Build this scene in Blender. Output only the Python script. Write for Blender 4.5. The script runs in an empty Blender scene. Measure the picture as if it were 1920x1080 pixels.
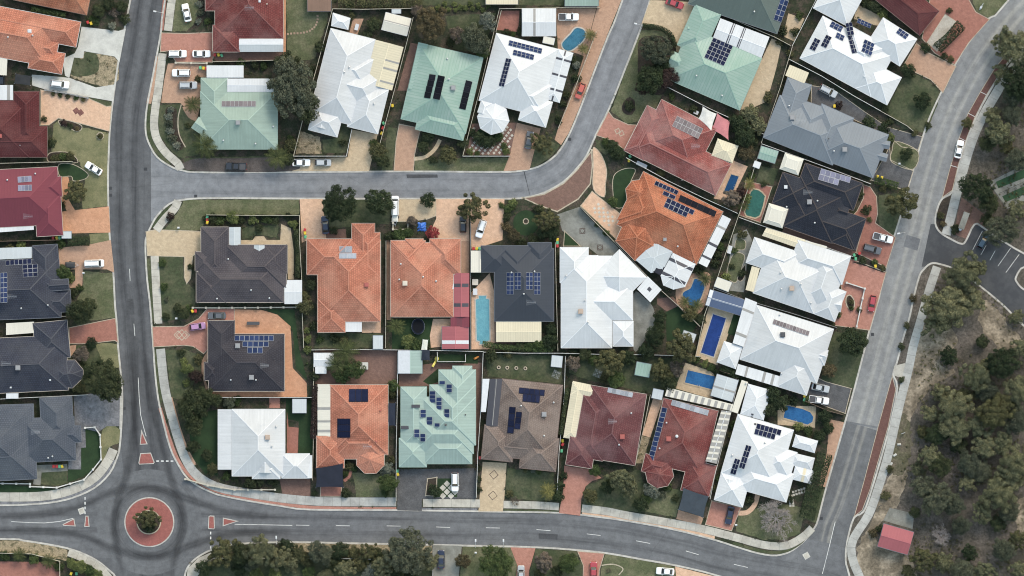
import bpy, math, random
from mathutils import Vector, Matrix
random.seed(7)
SC = bpy.context.scene
COL = SC.collection
R_ = math.radians

# ------------------------------------------------------------------ camera, sky, sun, exposure
CAM_H = 1500.0
cam = bpy.data.cameras.new('camera'); cam.sensor_width = 36.0; cam.lens = 36.0 * CAM_H / 256.0
cam.clip_start = 10.0; cam.clip_end = 6000.0
camo = bpy.data.objects.new('camera', cam); camo.location = (0, 0, CAM_H); COL.objects.link(camo)
SC.camera = camo
SUN_EL, SUN_AZ = 42.0, 28.0            # azimuth clockwise from north (+Y); soft, thinly veiled winter sun
W = bpy.data.worlds.new('World'); SC.world = W; W.use_nodes = True
wn = W.node_tree.nodes; wl = W.node_tree.links
sky = wn.new('ShaderNodeTexSky'); sky.sky_type = 'NISHITA'; sky.sun_disc = False
sky.sun_elevation = R_(SUN_EL); sky.sun_rotation = R_(SUN_AZ)
sky.air_density = 2.4; sky.dust_density = 2.6; sky.ozone_density = 1.0
bg = wn['Background']; bg.inputs['Strength'].default_value = 0.15
wl.new(sky.outputs['Color'], bg.inputs['Color'])
sl = bpy.data.lights.new('sun', 'SUN'); sl.energy = 1.0; sl.angle = R_(20); sl.color = (1.0, 0.95, 0.89)
so = bpy.data.objects.new('sun', sl); COL.objects.link(so)
_d = Vector((math.sin(R_(SUN_AZ)) * math.cos(R_(SUN_EL)), math.cos(R_(SUN_AZ)) * math.cos(R_(SUN_EL)), math.sin(R_(SUN_EL))))
so.rotation_euler = _d.to_track_quat('Z', 'Y').to_euler(); so.location = (0, 0, 200)
vs = SC.view_settings; vs.view_transform = 'Standard'; vs.look = 'None'; vs.exposure = 0.76; vs.gamma = 1.0
vs.use_curve_mapping = False
SC.cycles.filter_width = 1.1
SC.cycles.max_bounces = 6; SC.cycles.diffuse_bounces = 3; SC.cycles.transparent_max_bounces = 8

# ------------------------------------------------------------------ helpers
K = 7.5                                   # survey scale: 7.5 map units to the metre
def P(x, y): return ((x - 960.0) / K, (540.0 - y) / K)
def PP(pts): return [P(x, y) for x, y in pts]

def srgb(r, g, b):
    f = lambda c: ((c / 255.0) / 12.92 if c <= 10 else (((c / 255.0) + 0.055) / 1.055) ** 2.4)
    return (f(r), f(g), f(b))

MATS = {}
def newmat(name):
    m = bpy.data.materials.new(name); m.use_nodes = True
    nt = m.node_tree
    return m, nt.nodes, nt.links, nt.nodes['Principled BSDF']

def mixc(n, l, fac, a, b, blend='MIX'):
    x = n.new('ShaderNodeMix'); x.data_type = 'RGBA'; x.blend_type = blend
    for sock, v in ((x.inputs[0], fac), (x.inputs[6], a), (x.inputs[7], b)):
        if hasattr(v, 'links'): l.new(v, sock)
        elif isinstance(v, tuple): sock.default_value = (*v[:3], 1)
        else: sock.default_value = v
    return x.outputs[2]

def noise(n, l, vec, scale, detail=4, rough=0.6):
    t = n.new('ShaderNodeTexNoise'); t.inputs['Scale'].default_value = scale
    t.inputs['Detail'].default_value = detail; t.inputs['Roughness'].default_value = rough
    l.new(vec, t.inputs['Vector']); return t.outputs['Fac']

def ramp(n, l, fac, p0, p1, c0=(0, 0, 0), c1=(1, 1, 1)):
    r = n.new('ShaderNodeValToRGB'); e = r.color_ramp.elements
    e[0].position = p0; e[1].position = p1; e[0].color = (*c0, 1); e[1].color = (*c1, 1)
    l.new(fac, r.inputs[0]); return r.outputs['Color']

def bump(n, l, b, h, strength, dist=0.05):
    x = n.new('ShaderNodeBump'); x.inputs['Strength'].default_value = strength; x.inputs['Distance'].default_value = dist
    l.new(h, x.inputs['Height']); l.new(x.outputs['Normal'], b.inputs['Normal'])

def sc(c, k): return tuple(min(1.0, v * k) for v in c)

def surf(name, col, col2=None, s1=0.25, s2=2.5, v=0.16, rough=0.85, fine=9.0, fv=0.14, lo=0.42, hi=0.62, bm=0.25, metal=0.0, objvar=0.0, spec=0.3):
    """blotchy two-tone surface with fine grain, all in world metres"""
    if name in MATS: return MATS[name]
    m, n, l, b = newmat(name)
    g = n.new('ShaderNodeNewGeometry').outputs['Position']
    col2 = col2 or sc(col, 1 - 2 * v)
    c = mixc(n, l, ramp(n, l, noise(n, l, g, s1, 6, 0.65), lo, hi), col, col2)
    c = mixc(n, l, ramp(n, l, noise(n, l, g, s2, 4, 0.6), 0.3, 0.7, (1 - v,) * 3, (1 + v,) * 3), (0, 0, 0), c, 'MIX') if False else c
    r2 = ramp(n, l, noise(n, l, g, s2, 4, 0.6), 0.3, 0.7, (1 - v,) * 3, (1.0,) * 3)
    c = mixc(n, l, 1.0, c, r2, 'MULTIPLY')
    nf = noise(n, l, g, fine, 2, 0.7)
    r3 = ramp(n, l, nf, 0.3, 0.7, (1 - fv,) * 3, (1.0,) * 3)
    c = mixc(n, l, 1.0, c, r3, 'MULTIPLY')
    if objvar:
        oi = n.new('ShaderNodeObjectInfo').outputs['Random']
        c = mixc(n, l, 1.0, c, ramp(n, l, oi, 0, 1, (1 - objvar,) * 3, (1, 1, 1)), 'MULTIPLY')
    l.new(c, b.inputs['Base Color']); b.inputs['Roughness'].default_value = rough; b.inputs['Metallic'].default_value = metal
    b.inputs['Specular IOR Level'].default_value = spec
    if bm: bump(n, l, b, nf, bm, 0.04)
    MATS[name] = m; return m

def plain(name, col, rough=0.5, metal=0.0, v=0.06, emit=None, spec=0.5):
    if name in MATS: return MATS[name]
    m, n, l, b = newmat(name)
    g = n.new('ShaderNodeNewGeometry').outputs['Position']
    r = ramp(n, l, noise(n, l, g, 1.7, 3), 0.3, 0.7, (1 - 2 * v,) * 3, (1, 1, 1))
    l.new(mixc(n, l, 1.0, col, r, 'MULTIPLY'), b.inputs['Base Color'])
    b.inputs['Roughness'].default_value = rough; b.inputs['Metallic'].default_value = metal
    b.inputs['Specular IOR Level'].default_value = spec
    MATS[name] = m; return m

def tile_mat(name, col, dark, lichen=None, row=0.55, wid=0.42, mort=0.075, stain=0.5, lam=0.35, cap=None):
    """concrete roof tiles: UV is metres along the eave / up the slope"""
    if name in MATS: return MATS[name]
    lc = lichen or sc(col, 1.5); plain('cap_' + name, cap or tuple(a * .72 + b_ * .28 for a, b_ in zip(col, lc)), 0.8, v=.12, spec=.1)
    m, n, l, b = newmat(name)
    uv = n.new('ShaderNodeUVMap').outputs['UV']; g = n.new('ShaderNodeNewGeometry').outputs['Position']
    br = n.new('ShaderNodeTexBrick'); l.new(uv, br.inputs['Vector'])
    br.inputs['Scale'].default_value = 1.0; br.inputs['Brick Width'].default_value = wid; br.inputs['Row Height'].default_value = row
    br.inputs['Mortar Size'].default_value = mort; br.inputs['Mortar Smooth'].default_value = 0.4
    br.inputs['Color1'].default_value = (*sc(col, 1.08), 1); br.inputs['Color2'].default_value = (*sc(col, 0.82), 1)
    br.inputs['Mortar'].default_value = (*sc(col, 0.40), 1)
    c = mixc(n, l, 0.68, col, br.outputs['Color'])
    st = ramp(n, l, noise(n, l, g, 0.30, 7, 0.72), 0.44, 0.64)
    c = mixc(n, l, st, c, mixc(n, l, stain, c, dark))
    fd = ramp(n, l, noise(n, l, g, 0.16, 3, 0.5), 0.42, 0.62, (0, 0, 0), (0.3,) * 3)
    c = mixc(n, l, fd, c, lichen or sc(col, 1.5))
    sp = ramp(n, l, noise(n, l, g, 1.6, 6, 0.8), 0.52, 0.70)
    c = mixc(n, l, sp, c, mixc(n, l, 0.6, c, dark))
    sp2 = ramp(n, l, noise(n, l, g, 2.6, 4, 0.85), 0.56, 0.70)
    c = mixc(n, l, sp2, c, mixc(n, l, 0.45, c, lichen or sc(col, 1.6)))
    l.new(c, b.inputs['Base Color']); b.inputs['Roughness'].default_value = 0.8
    b.inputs['Specular IOR Level'].default_value = 0.1
    sep = n.new('ShaderNodeSeparateXYZ'); l.new(uv, sep.inputs[0])
    saw = n.new('ShaderNodeMath'); saw.operation = 'PINGPONG'; l.new(sep.outputs[1], saw.inputs[0]); saw.inputs[1].default_value = row
    ad = n.new('ShaderNodeMath'); ad.operation = 'ADD'; l.new(saw.outputs[0], ad.inputs[0]); l.new(br.outputs['Fac'], ad.inputs[1])
    bump(n, l, b, ad.outputs[0], 0.6, 0.06)
    MATS[name] = m; return m

def metal_mat(name, col, dirt, amt=0.25, rib=0.38, rough=0.55, ribd=0.12):
    """ribbed painted steel sheet, ribs run up the slope"""
    if name in MATS: return MATS[name]
    plain('cap_' + name, sc(col, 1.16), 0.6, v=.04, spec=.12)
    m, n, l, b = newmat(name)
    uv = n.new('ShaderNodeUVMap').outputs['UV']; g = n.new('ShaderNodeNewGeometry').outputs['Position']
    sep = n.new('ShaderNodeSeparateXYZ'); l.new(uv, sep.inputs[0])
    pp = n.new('ShaderNodeMath'); pp.operation = 'PINGPONG'; l.new(sep.outputs[0], pp.inputs[0]); pp.inputs[1].default_value = rib
    mr = n.new('ShaderNodeMapRange'); l.new(pp.outputs[0], mr.inputs[0]); mr.inputs[1].default_value = rib * 0.72; mr.inputs[2].default_value = rib
    st = ramp(n, l, noise(n, l, g, 0.22, 6, 0.6), 0.40, 0.72)
    c = mixc(n, l, st, col, mixc(n, l, amt, col, dirt))
    # streaks running down the slope
    mp = n.new('ShaderNodeMapping'); mp.inputs['Scale'].default_value = (1.6, 0.10, 1); l.new(uv, mp.inputs['Vector'])
    sk = ramp(n, l, noise(n, l, mp.outputs[0], 1.0, 5, 0.7), 0.42, 0.70)
    c = mixc(n, l, sk, c, mixc(n, l, amt * 1.1, c, dirt))
    sp = ramp(n, l, noise(n, l, g, 5.0, 3, 0.7), 0.35, 0.75, (1, 1, 1), (0.9, 0.9, 0.9))
    c = mixc(n, l, 1.0, c, sp, 'MULTIPLY')
    c = mixc(n, l, mr.outputs[0], c, sc(col, 1 - ribd))
    l.new(c, b.inputs['Base Color']); b.inputs['Roughness'].default_value = rough
    b.inputs['Specular IOR Level'].default_value = 0.12
    bump(n, l, b, mr.outputs[0], 0.25, 0.04)
    MATS[name] = m; return m

def leaf_mat(name, c1, c2, tr=0.25):
    if name in MATS: return MATS[name]
    m, n, l, b = newmat(name)
    g = n.new('ShaderNodeNewGeometry'); oi = n.new('ShaderNodeObjectInfo').outputs['Random']
    c = mixc(n, l, g.outputs['Random Per Island'], c1, c2)
    nz = ramp(n, l, noise(n, l, g.outputs['Position'], 0.55, 4, .6), 0.34, 0.66, (0.55, 0.58, 0.56), (1.12, 1.10, 1.0))  # clump tones: old and new growth, plus crown light and shade put in colour
    c = mixc(n, l, 1.0, c, nz, 'MULTIPLY')
    c = mixc(n, l, 1.0, c, ramp(n, l, oi, 0, 1, (0.75, 0.79, 0.77), (1.12, 1.09, 1.04)), 'MULTIPLY')
    l.new(c, b.inputs['Base Color']); b.inputs['Roughness'].default_value = 0.7; b.inputs['Specular IOR Level'].default_value = 0.25
    t = n.new('ShaderNodeBsdfTranslucent'); l.new(c, t.inputs['Color'])
    mx = n.new('ShaderNodeMixShader'); mx.inputs[0].default_value = tr
    l.new(b.outputs[0], mx.inputs[1]); l.new(t.outputs[0], mx.inputs[2])
    l.new(mx.outputs[0], n['Material Output'].inputs['Surface'])
    MATS[name] = m; return m

class MB:
    """collects faces for one mesh"""
    def __init__(s): s.v = []; s.f = []; s.m = []; s.uv = []
    def face(s, pts, mi=0, uv=None):
        i = len(s.v); s.v.extend(pts); s.f.append(tuple(range(i, i + len(pts)))); s.m.append(mi)
        s.uv.append(uv or [(p[0], p[1]) for p in pts])
    def box(s, x0, y0, z0, x1, y1, z1, mi=0):
        s.prism([(x0, y0), (x1, y0), (x1, y1), (x0, y1)], z0, z1, mi)
    def prism(s, poly, z0, z1, mi=0, bottom=True, side=None):
        a = area(poly)
        if a < 0: poly = poly[::-1]
        s.face([(x, y, z1) for x, y in poly], mi)
        if bottom: s.face([(x, y, z0) for x, y in poly[::-1]], mi)
        for i in range(len(poly)):
            p, q = poly[i], poly[(i + 1) % len(poly)]
            s.face([(p[0], p[1], z0), (q[0], q[1], z0), (q[0], q[1], z1), (p[0], p[1], z1)], mi if side is None else side)
    def loft(s, rings, mi=0, cap0=True, cap1=True, capm=None):
        n = len(rings[0])
        for a, b in zip(rings, rings[1:]):
            for i in range(n):
                j = (i + 1) % n
                s.face([a[i], a[j], b[j], b[i]], mi)
        if cap0: s.face(list(reversed(rings[0])), mi)
        if cap1: s.face(list(rings[-1]), mi if capm is None else capm)
    def tube(s, pts, rad, n=6, mi=0):
        rings = []
        for k, p in enumerate(pts):
            p = Vector(p); a = Vector(pts[max(0, k - 1)]); b = Vector(pts[min(len(pts) - 1, k + 1)])
            d = (b - a).normalized() if (b - a).length > 1e-6 else Vector((0, 0, 1))
            u = d.orthogonal().normalized(); w = d.cross(u); r = rad[k] if isinstance(rad, (list, tuple)) else rad
            rings.append([tuple(p + r * (math.cos(2 * math.pi * i / n) * u + math.sin(2 * math.pi * i / n) * w)) for i in range(n)])
        s.loft(rings, mi)
    def bar(s, p, q, w, h, mi=0):
        """box of width w and height h along segment p-q (its underside on the segment)"""
        p = Vector(p); q = Vector(q); d = q - p
        if d.length < 1e-5: return
        d.normalize(); sd = Vector((-d.y, d.x, 0)); sd = sd.normalized() if sd.length > 1e-6 else Vector((1, 0, 0))
        up = d.cross(sd) * -1 if d.cross(sd).z < 0 else d.cross(sd)
        a = [p - sd * w / 2, p + sd * w / 2, p + sd * w / 2 + up * h, p - sd * w / 2 + up * h]
        b = [v + (q - p) for v in a]
        s.loft([[tuple(v) for v in a], [tuple(v) for v in b]], mi)
    def mesh(s, name, mats, smooth=False, merge=False):
        me = bpy.data.meshes.new(name); me.from_pydata(s.v, [], s.f)
        for m in (mats if isinstance(mats, (list, tuple)) else [mats]): me.materials.append(m)
        if any(s.m): me.polygons.foreach_set('material_index', s.m)
        ul = me.uv_layers.new(name='UVMap')
        flat = [c for f in s.uv for p in f for c in (p[0], p[1])]
        ul.data.foreach_set('uv', flat)
        if smooth: me.polygons.foreach_set('use_smooth', [True] * len(me.polygons))
        me.update(); return me

def area(p): return 0.5 * sum(p[i][0] * p[(i + 1) % len(p)][1] - p[(i + 1) % len(p)][0] * p[i][1] for i in range(len(p)))
def link(name, me, parent=None, loc=(0, 0, 0)):
    o = bpy.data.objects.new(name, me); COL.objects.link(o); o.location = loc
    if parent is not None: o.parent = parent
    return o
def empty(name, loc):
    o = bpy.data.objects.new(name, None); o.empty_display_size = 0.3; COL.objects.link(o); o.location = loc; return o
def tag(o, label=None, cat=None, group=None, kind=None):
    if label: o['label'] = label
    if cat: o['category'] = cat
    if group: o['group'] = group
    if kind: o['kind'] = kind
    return o
def neg(o): return tuple(-c for c in o.location)
def copy_tree(o, parent=None):
    c = o.copy(); COL.objects.link(c); c.parent = parent
    for ch in o.children: copy_tree(ch, c)
    return c

def clip(poly, a, b, c):
    """keep the part of a convex polygon where a*x+b*y+c <= 0"""
    out = []
    for i in range(len(poly)):
        p, q = poly[i], poly[(i + 1) % len(poly)]
        fp = a * p[0] + b * p[1] + c; fq = a * q[0] + b * q[1] + c
        if fp <= 1e-9: out.append(p)
        if (fp < -1e-9 and fq > 1e-9) or (fp > 1e-9 and fq < -1e-9):
            t = fp / (fp - fq); out.append((p[0] + t * (q[0] - p[0]), p[1] + t * (q[1] - p[1])))
    r = []
    for p in out:
        if not r or math.hypot(p[0] - r[-1][0], p[1] - r[-1][1]) > 1e-4: r.append(p)
    if len(r) > 1 and math.hypot(r[0][0] - r[-1][0], r[0][1] - r[-1][1]) < 1e-4: r.pop()
    return r if len(r) >= 3 and abs(area(r)) > 1e-3 else []

def edges(poly):
    """inward unit normal form (a,b,c): a*x+b*y+c = distance inside, for a ccw polygon"""
    out = []
    for i in range(len(poly)):
        p, q = poly[i], poly[(i + 1) % len(poly)]
        L = math.hypot(q[0] - p[0], q[1] - p[1]); a = -(q[1] - p[1]) / L; b = (q[0] - p[0]) / L
        out.append((a, b, -(a * p[0] + b * p[1])))
    return out
def inset(poly, d):
    if area(poly) < 0: poly = poly[::-1]
    r = poly
    for a, b, c in edges(poly): r = clip(r, -a, -b, -(c - d)) if r else r
    return r
def inside(poly, x, y, m=0.0):
    p = poly if area(poly) > 0 else poly[::-1]
    return all(a * x + b * y + c > -m for a, b, c in edges(p))

# map shapes: rect from an edge A->B and a depth to its right-hand side; box from two corners; octagon
def RC(ax, ay, bx, by, d):
    L = math.hypot(bx - ax, by - ay); nx, ny = -(by - ay) / L * d, (bx - ax) / L * d
    return [(ax, ay), (bx, by), (bx + nx, by + ny), (ax + nx, ay + ny)]
def BX(x0, y0, x1, y1): return [(x0, y0), (x1, y0), (x1, y1), (x0, y1)]
def OC(x, y, r, a=22.5, n=8): return [(x + r * math.cos(R_(a + 360 / n * i)), y + r * math.sin(R_(a + 360 / n * i))) for i in range(n)]
def smooth_line(pts, n=5, closed=False):
    out = []; m = len(pts)
    for i in range(m if closed else m - 1):
        g = lambda k: pts[k % m] if closed else pts[max(0, min(m - 1, k))]
        p0, p1, p2, p3 = g(i - 1), g(i), g(i + 1), g(i + 2)
        for s in range(n):
            t = s / n
            out.append(tuple(0.5 * (2 * p1[k] + (p2[k] - p0[k]) * t + (2 * p0[k] - 5 * p1[k] + 4 * p2[k] - p3[k]) * t * t + (3 * p1[k] - p0[k] - 3 * p2[k] + p3[k]) * t ** 3) for k in (0, 1)))
    if not closed: out.append(pts[-1])
    return out
def offset_line(pts, d):
    """shift an open polyline sideways (left for +d) in world coordinates"""
    out = []
    for i, p in enumerate(pts):
        a = pts[max(0, i - 1)]; b = pts[min(len(pts) - 1, i + 1)]
        L = math.hypot(b[0] - a[0], b[1] - a[1]) or 1
        out.append((p[0] - (b[1] - a[1]) / L * d, p[1] + (b[0] - a[0]) / L * d))
    return out
# ------------------------------------------------------------------ materials of the setting
def road_mat(name, col, dark, light, track=1.75, tw=1.0, tcol=None, tamt=0.55, even=0.0):
    m, n, l, b = newmat(name)
    uv = n.new('ShaderNodeUVMap').outputs['UV']; g = n.new('ShaderNodeNewGeometry').outputs['Position']
    sep = n.new('ShaderNodeSeparateXYZ'); l.new(uv, sep.inputs[0])
    ab = n.new('ShaderNodeMath'); ab.operation = 'ABSOLUTE'; l.new(sep.outputs[1], ab.inputs[0])
    su = n.new('ShaderNodeMath'); su.operation = 'SUBTRACT'; l.new(ab.outputs[0], su.inputs[0]); su.inputs[1].default_value = track
    a2 = n.new('ShaderNodeMath'); a2.operation = 'ABSOLUTE'; l.new(su.outputs[0], a2.inputs[0])
    mr = n.new('ShaderNodeMapRange'); mr.interpolation_type = 'SMOOTHSTEP'; l.new(a2.outputs[0], mr.inputs[0])
    mr.inputs[1].default_value = tw; mr.inputs[2].default_value = 0.1; mr.inputs[3].default_value = 0; mr.inputs[4].default_value = 1
    mp = n.new('ShaderNodeMapping'); mp.inputs['Scale'].default_value = (0.05, 1.3, 1); l.new(uv, mp.inputs['Vector'])
    st = ramp(n, l, noise(n, l, mp.outputs[0], 1.0, 5, 0.65), 0.3, 0.7)
    big = ramp(n, l, noise(n, l, g, 0.09, 5, 0.6), 0.35, 0.7)
    c = mixc(n, l, big, col, light)
    mul = n.new('ShaderNodeMath'); mul.operation = 'MULTIPLY'; l.new(mr.outputs[0], mul.inputs[0]); l.new(ramp(n, l, st, 0, 1, (even,) * 3, (1, 1, 1)), mul.inputs[1])
    sm = n.new('ShaderNodeMath'); sm.operation = 'MULTIPLY'; l.new(mul.outputs[0], sm.inputs[0]); sm.inputs[1].default_value = tamt * 1.6; sm.use_clamp = True
    c = mixc(n, l, sm.outputs[0], c, tcol or dark)
    c = mixc(n, l, ramp(n, l, st, 0.5, 1.0, (0, 0, 0), (0.25,) * 3), c, dark)
    bl = ramp(n, l, noise(n, l, g, 0.5, 6, 0.72), 0.36, 0.64, (0.80,) * 3, (1.10,) * 3)
    c = mixc(n, l, 1.0, c, bl, 'MULTIPLY')
    vo = n.new('ShaderNodeTexVoronoi'); vo.feature = 'DISTANCE_TO_EDGE'; vo.inputs['Scale'].default_value = 0.16
    wv = n.new('ShaderNodeTexNoise'); wv.inputs['Scale'].default_value = 0.8; l.new(g, wv.inputs['Vector']); l.new(mixc(n, l, 0.12, g, wv.outputs['Color']), vo.inputs['Vector'])
    cr = ramp(n, l, vo.outputs['Distance'], 0.0, 0.008, (0.86,) * 3, (1.0,) * 3)
    c = mixc(n, l, 1.0, c, cr, 'MULTIPLY')
    nf = noise(n, l, g, 7.0, 3, 0.8)
    c = mixc(n, l, 1.0, c, ramp(n, l, nf, 0.3, 0.72, (0.80,) * 3, (1.08,) * 3), 'MULTIPLY')
    l.new(c, b.inputs['Base Color']); b.inputs['Roughness'].default_value = 0.9; b.inputs['Specular IOR Level'].default_value = 0.25
    bump(n, l, b, nf, 0.2, 0.03)
    MATS[name] = m; return m

def paver_mat(name, col, col2, joint=0.6, v=0.2):
    """clay / concrete block paving"""
    m, n, l, b = newmat(name)
    g = n.new('ShaderNodeNewGeometry').outputs['Position']
    mp = n.new('ShaderNodeMapping'); mp.inputs['Rotation'].default_value = (0, 0, 0.6); l.new(g, mp.inputs['Vector'])
    br = n.new('ShaderNodeTexBrick'); l.new(mp.outputs[0], br.inputs['Vector']); br.inputs['Scale'].default_value = 1
    br.inputs['Brick Width'].default_value = 0.46; br.inputs['Row Height'].default_value = 0.23; br.inputs['Mortar Size'].default_value = 0.012
    br.inputs['Color1'].default_value = (*sc(col, 1.1), 1); br.inputs['Color2'].default_value = (*sc(col2, 0.9), 1); br.inputs['Mortar'].default_value = (*sc(col, joint), 1)
    c = mixc(n, l, ramp(n, l, noise(n, l, g, 0.35, 6, 0.65), 0.38, 0.66), br.outputs['Color'], col2)
    c = mixc(n, l, 0.45, c, col)
    c = mixc(n, l, 1.0, c, ramp(n, l, noise(n, l, g, 1.1, 5, 0.7), 0.34, 0.66, (1 - v,) * 3, (1.03,) * 3), 'MULTIPLY')
    nf = noise(n, l, g, 6, 3, 0.8)
    c = mixc(n, l, 1.0, c, ramp(n, l, nf, 0.32, 0.68, (0.82,) * 3, (1.05,) * 3), 'MULTIPLY')
    l.new(c, b.inputs['Base Color']); b.inputs['Roughness'].default_value = 0.85; b.inputs['Specular IOR Level'].default_value = 0.25
    bump(n, l, b, br.outputs['Fac'], 0.3, 0.02)
    MATS[name] = m; return m

road_mat('asphalt_dark', (0.092, 0.095, 0.103), (0.034, 0.035, 0.04), (0.125, 0.128, 0.136), 1.9, 1.6, tamt=0.5, even=0.35)
road_mat('asphalt_mid', (0.128, 0.132, 0.142), (0.07, 0.072, 0.078), (0.165, 0.169, 0.178), 1.9, 1.3, tamt=0.55)
road_mat('asphalt_pale', (0.195, 0.202, 0.218), (0.12, 0.123, 0.132), (0.235, 0.24, 0.255), 1.9, 1.4, tamt=0.4)
road_mat('asphalt_dusty', (0.205, 0.208, 0.214), (0.12, 0.122, 0.128), (0.245, 0.246, 0.246), 1.2, 0.9, (0.38, 0.37, 0.34), 0.55)
road_mat('asphalt_worn', (0.120, 0.124, 0.132), (0.08, 0.082, 0.088), (0.150, 0.153, 0.160), 0.9, 0.7, (0.30, 0.29, 0.265), 0.6)
road_mat('asphalt_circle', (0.118, 0.122, 0.131), (0.036, 0.037, 0.042), (0.150, 0.154, 0.163), 8.4, 2.0, tamt=0.45, even=0.2)
surf('asphalt_park', (0.058, 0.061, 0.068), (0.085, 0.087, 0.092), s1=0.2, v=0.1, spec=0.2)
surf('kerb_concrete', (0.52, 0.50, 0.46), (0.38, 0.36, 0.33), s1=0.6, v=0.14)
surf('slab_concrete', (0.53, 0.50, 0.44), (0.40, 0.375, 0.33), s1=0.4, v=0.12, objvar=0.12)
surf('slab_grey', (0.46, 0.455, 0.43), (0.36, 0.355, 0.335), s1=0.4, v=0.12, objvar=0.12)
surf('concrete', (0.56, 0.55, 0.51), (0.45, 0.44, 0.41), s1=0.3, v=0.12)
surf('concrete_grey', (0.26, 0.26, 0.235), (0.17, 0.17, 0.15), s1=0.3, v=0.18)
surf('white_line', (0.72, 0.72, 0.70), (0.5, 0.5, 0.49), s1=1.0, v=0.15)
surf('garden', (0.040, 0.050, 0.026), (0.095, 0.076, 0.056), s1=0.45, v=0.4, fine=5, fv=0.45, lo=0.45, hi=0.58, bm=0.5)
surf('lawn', (0.110, 0.126, 0.062), (0.185, 0.180, 0.105), s1=0.28, v=0.4, fine=6, fv=0.3, bm=0.4)
surf('lawn_dark', (0.064, 0.083, 0.040), (0.120, 0.124, 0.070), s1=0.28, v=0.42, s2=1.6, fine=6, fv=0.32, bm=0.4)
surf('lawn_dry', (0.235, 0.220, 0.118), (0.150, 0.155, 0.078), s1=0.22, v=0.24, fine=6, fv=0.3, bm=0.4)
surf('turf', (0.026, 0.054, 0.020), (0.018, 0.040, 0.015), s1=0.3, v=0.2, fine=7, fv=0.25)
surf('mulch', (0.070, 0.054, 0.040), (0.036, 0.029, 0.023), s1=0.5, v=0.35, fine=4.5, fv=0.45, bm=0.6)
surf('sandbed', (0.40, 0.325, 0.215), (0.15, 0.135, 0.08), s1=0.9, v=0.35, fine=5, fv=0.4, lo=0.5, hi=0.62)
surf('scrub', (0.225, 0.190, 0.162), (0.105, 0.094, 0.074), s1=0.14, s2=1.3, v=0.55, fine=4, fv=0.5, lo=0.36, hi=0.62, bm=0.6)
surf('scrub_sand', (0.52, 0.43, 0.32), (0.22, 0.18, 0.13), s1=0.25, s2=1.6, v=0.5, fine=4, fv=0.4, lo=0.36, hi=0.56, bm=0.6)
surf('scrub_green', (0.135, 0.128, 0.075), (0.20, 0.165, 0.12), s1=0.3, s2=1.5, v=0.5, fine=4, fv=0.45, bm=.5)
surf('soil', (0.125, 0.105, 0.097), (0.085, 0.072, 0.066), s1=0.4, v=0.3, fine=5, fv=.3)
surf('cobble', (0.27, 0.27, 0.29), (0.18, 0.18, 0.195), s1=0.8, v=0.3, fine=3.2, fv=0.5, bm=0.6)
surf('gravel_white', (0.52, 0.48, 0.42), (0.42, 0.38, 0.32), s1=0.6, v=0.2, fine=6, fv=0.3)
surf('drive_grey', (0.125, 0.125, 0.13), (0.092, 0.092, 0.096), s1=0.5, v=0.2, fine=5, fv=0.35)
surf('timber', (0.20, 0.15, 0.10), (0.12, 0.09, 0.06), s1=1.0, v=0.2)
paver_mat('pave_red', (0.36, 0.165, 0.128), (0.28, 0.125, 0.098))
paver_mat('pave_rose', (0.45, 0.225, 0.175), (0.36, 0.17, 0.13))
paver_mat('pave_orange', (0.57, 0.315, 0.195), (0.47, 0.235, 0.14))
paver_mat('pave_peach', (0.66, 0.445, 0.315), (0.56, 0.355, 0.24))
paver_mat('pave_tan', (0.48, 0.305, 0.215), (0.38, 0.235, 0.16))
paver_mat('pave_sand', (0.55, 0.435, 0.30), (0.45, 0.345, 0.23))
paver_mat('pave_brown', (0.225, 0.135, 0.108), (0.14, 0.086, 0.070))
paver_mat('bay_red', (0.155, 0.078, 0.066), (0.115, 0.060, 0.052))
paver_mat('isle_red', (0.33, 0.120, 0.105), (0.26, 0.098, 0.086))
surf('edging', (0.50, 0.43, 0.33), (0.36, 0.31, 0.24), s1=0.8, v=0.15)
M_ = MATS

def struct(name, mb, mats, parent=None):
    o = link(name, mb.mesh(name, mats), parent)
    if parent is None: o['kind'] = 'structure'
    return o

def strip(mb, pts, w0, w1, z, mi=0, uscale=1.0):
    """flat ribbon along a world polyline from offset w0 to w1 with metric UVs"""
    a = offset_line(pts, w0); b = offset_line(pts, w1); u = 0.0
    for i in range(len(pts) - 1):
        L = math.hypot(pts[i + 1][0] - pts[i][0], pts[i + 1][1] - pts[i][1])
        mb.face([(*a[i], z), (*a[i + 1], z), (*b[i + 1], z), (*b[i], z)], mi, [(u, w0), (u + L, w0), (u + L, w1), (u, w1)]); u += L

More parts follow.
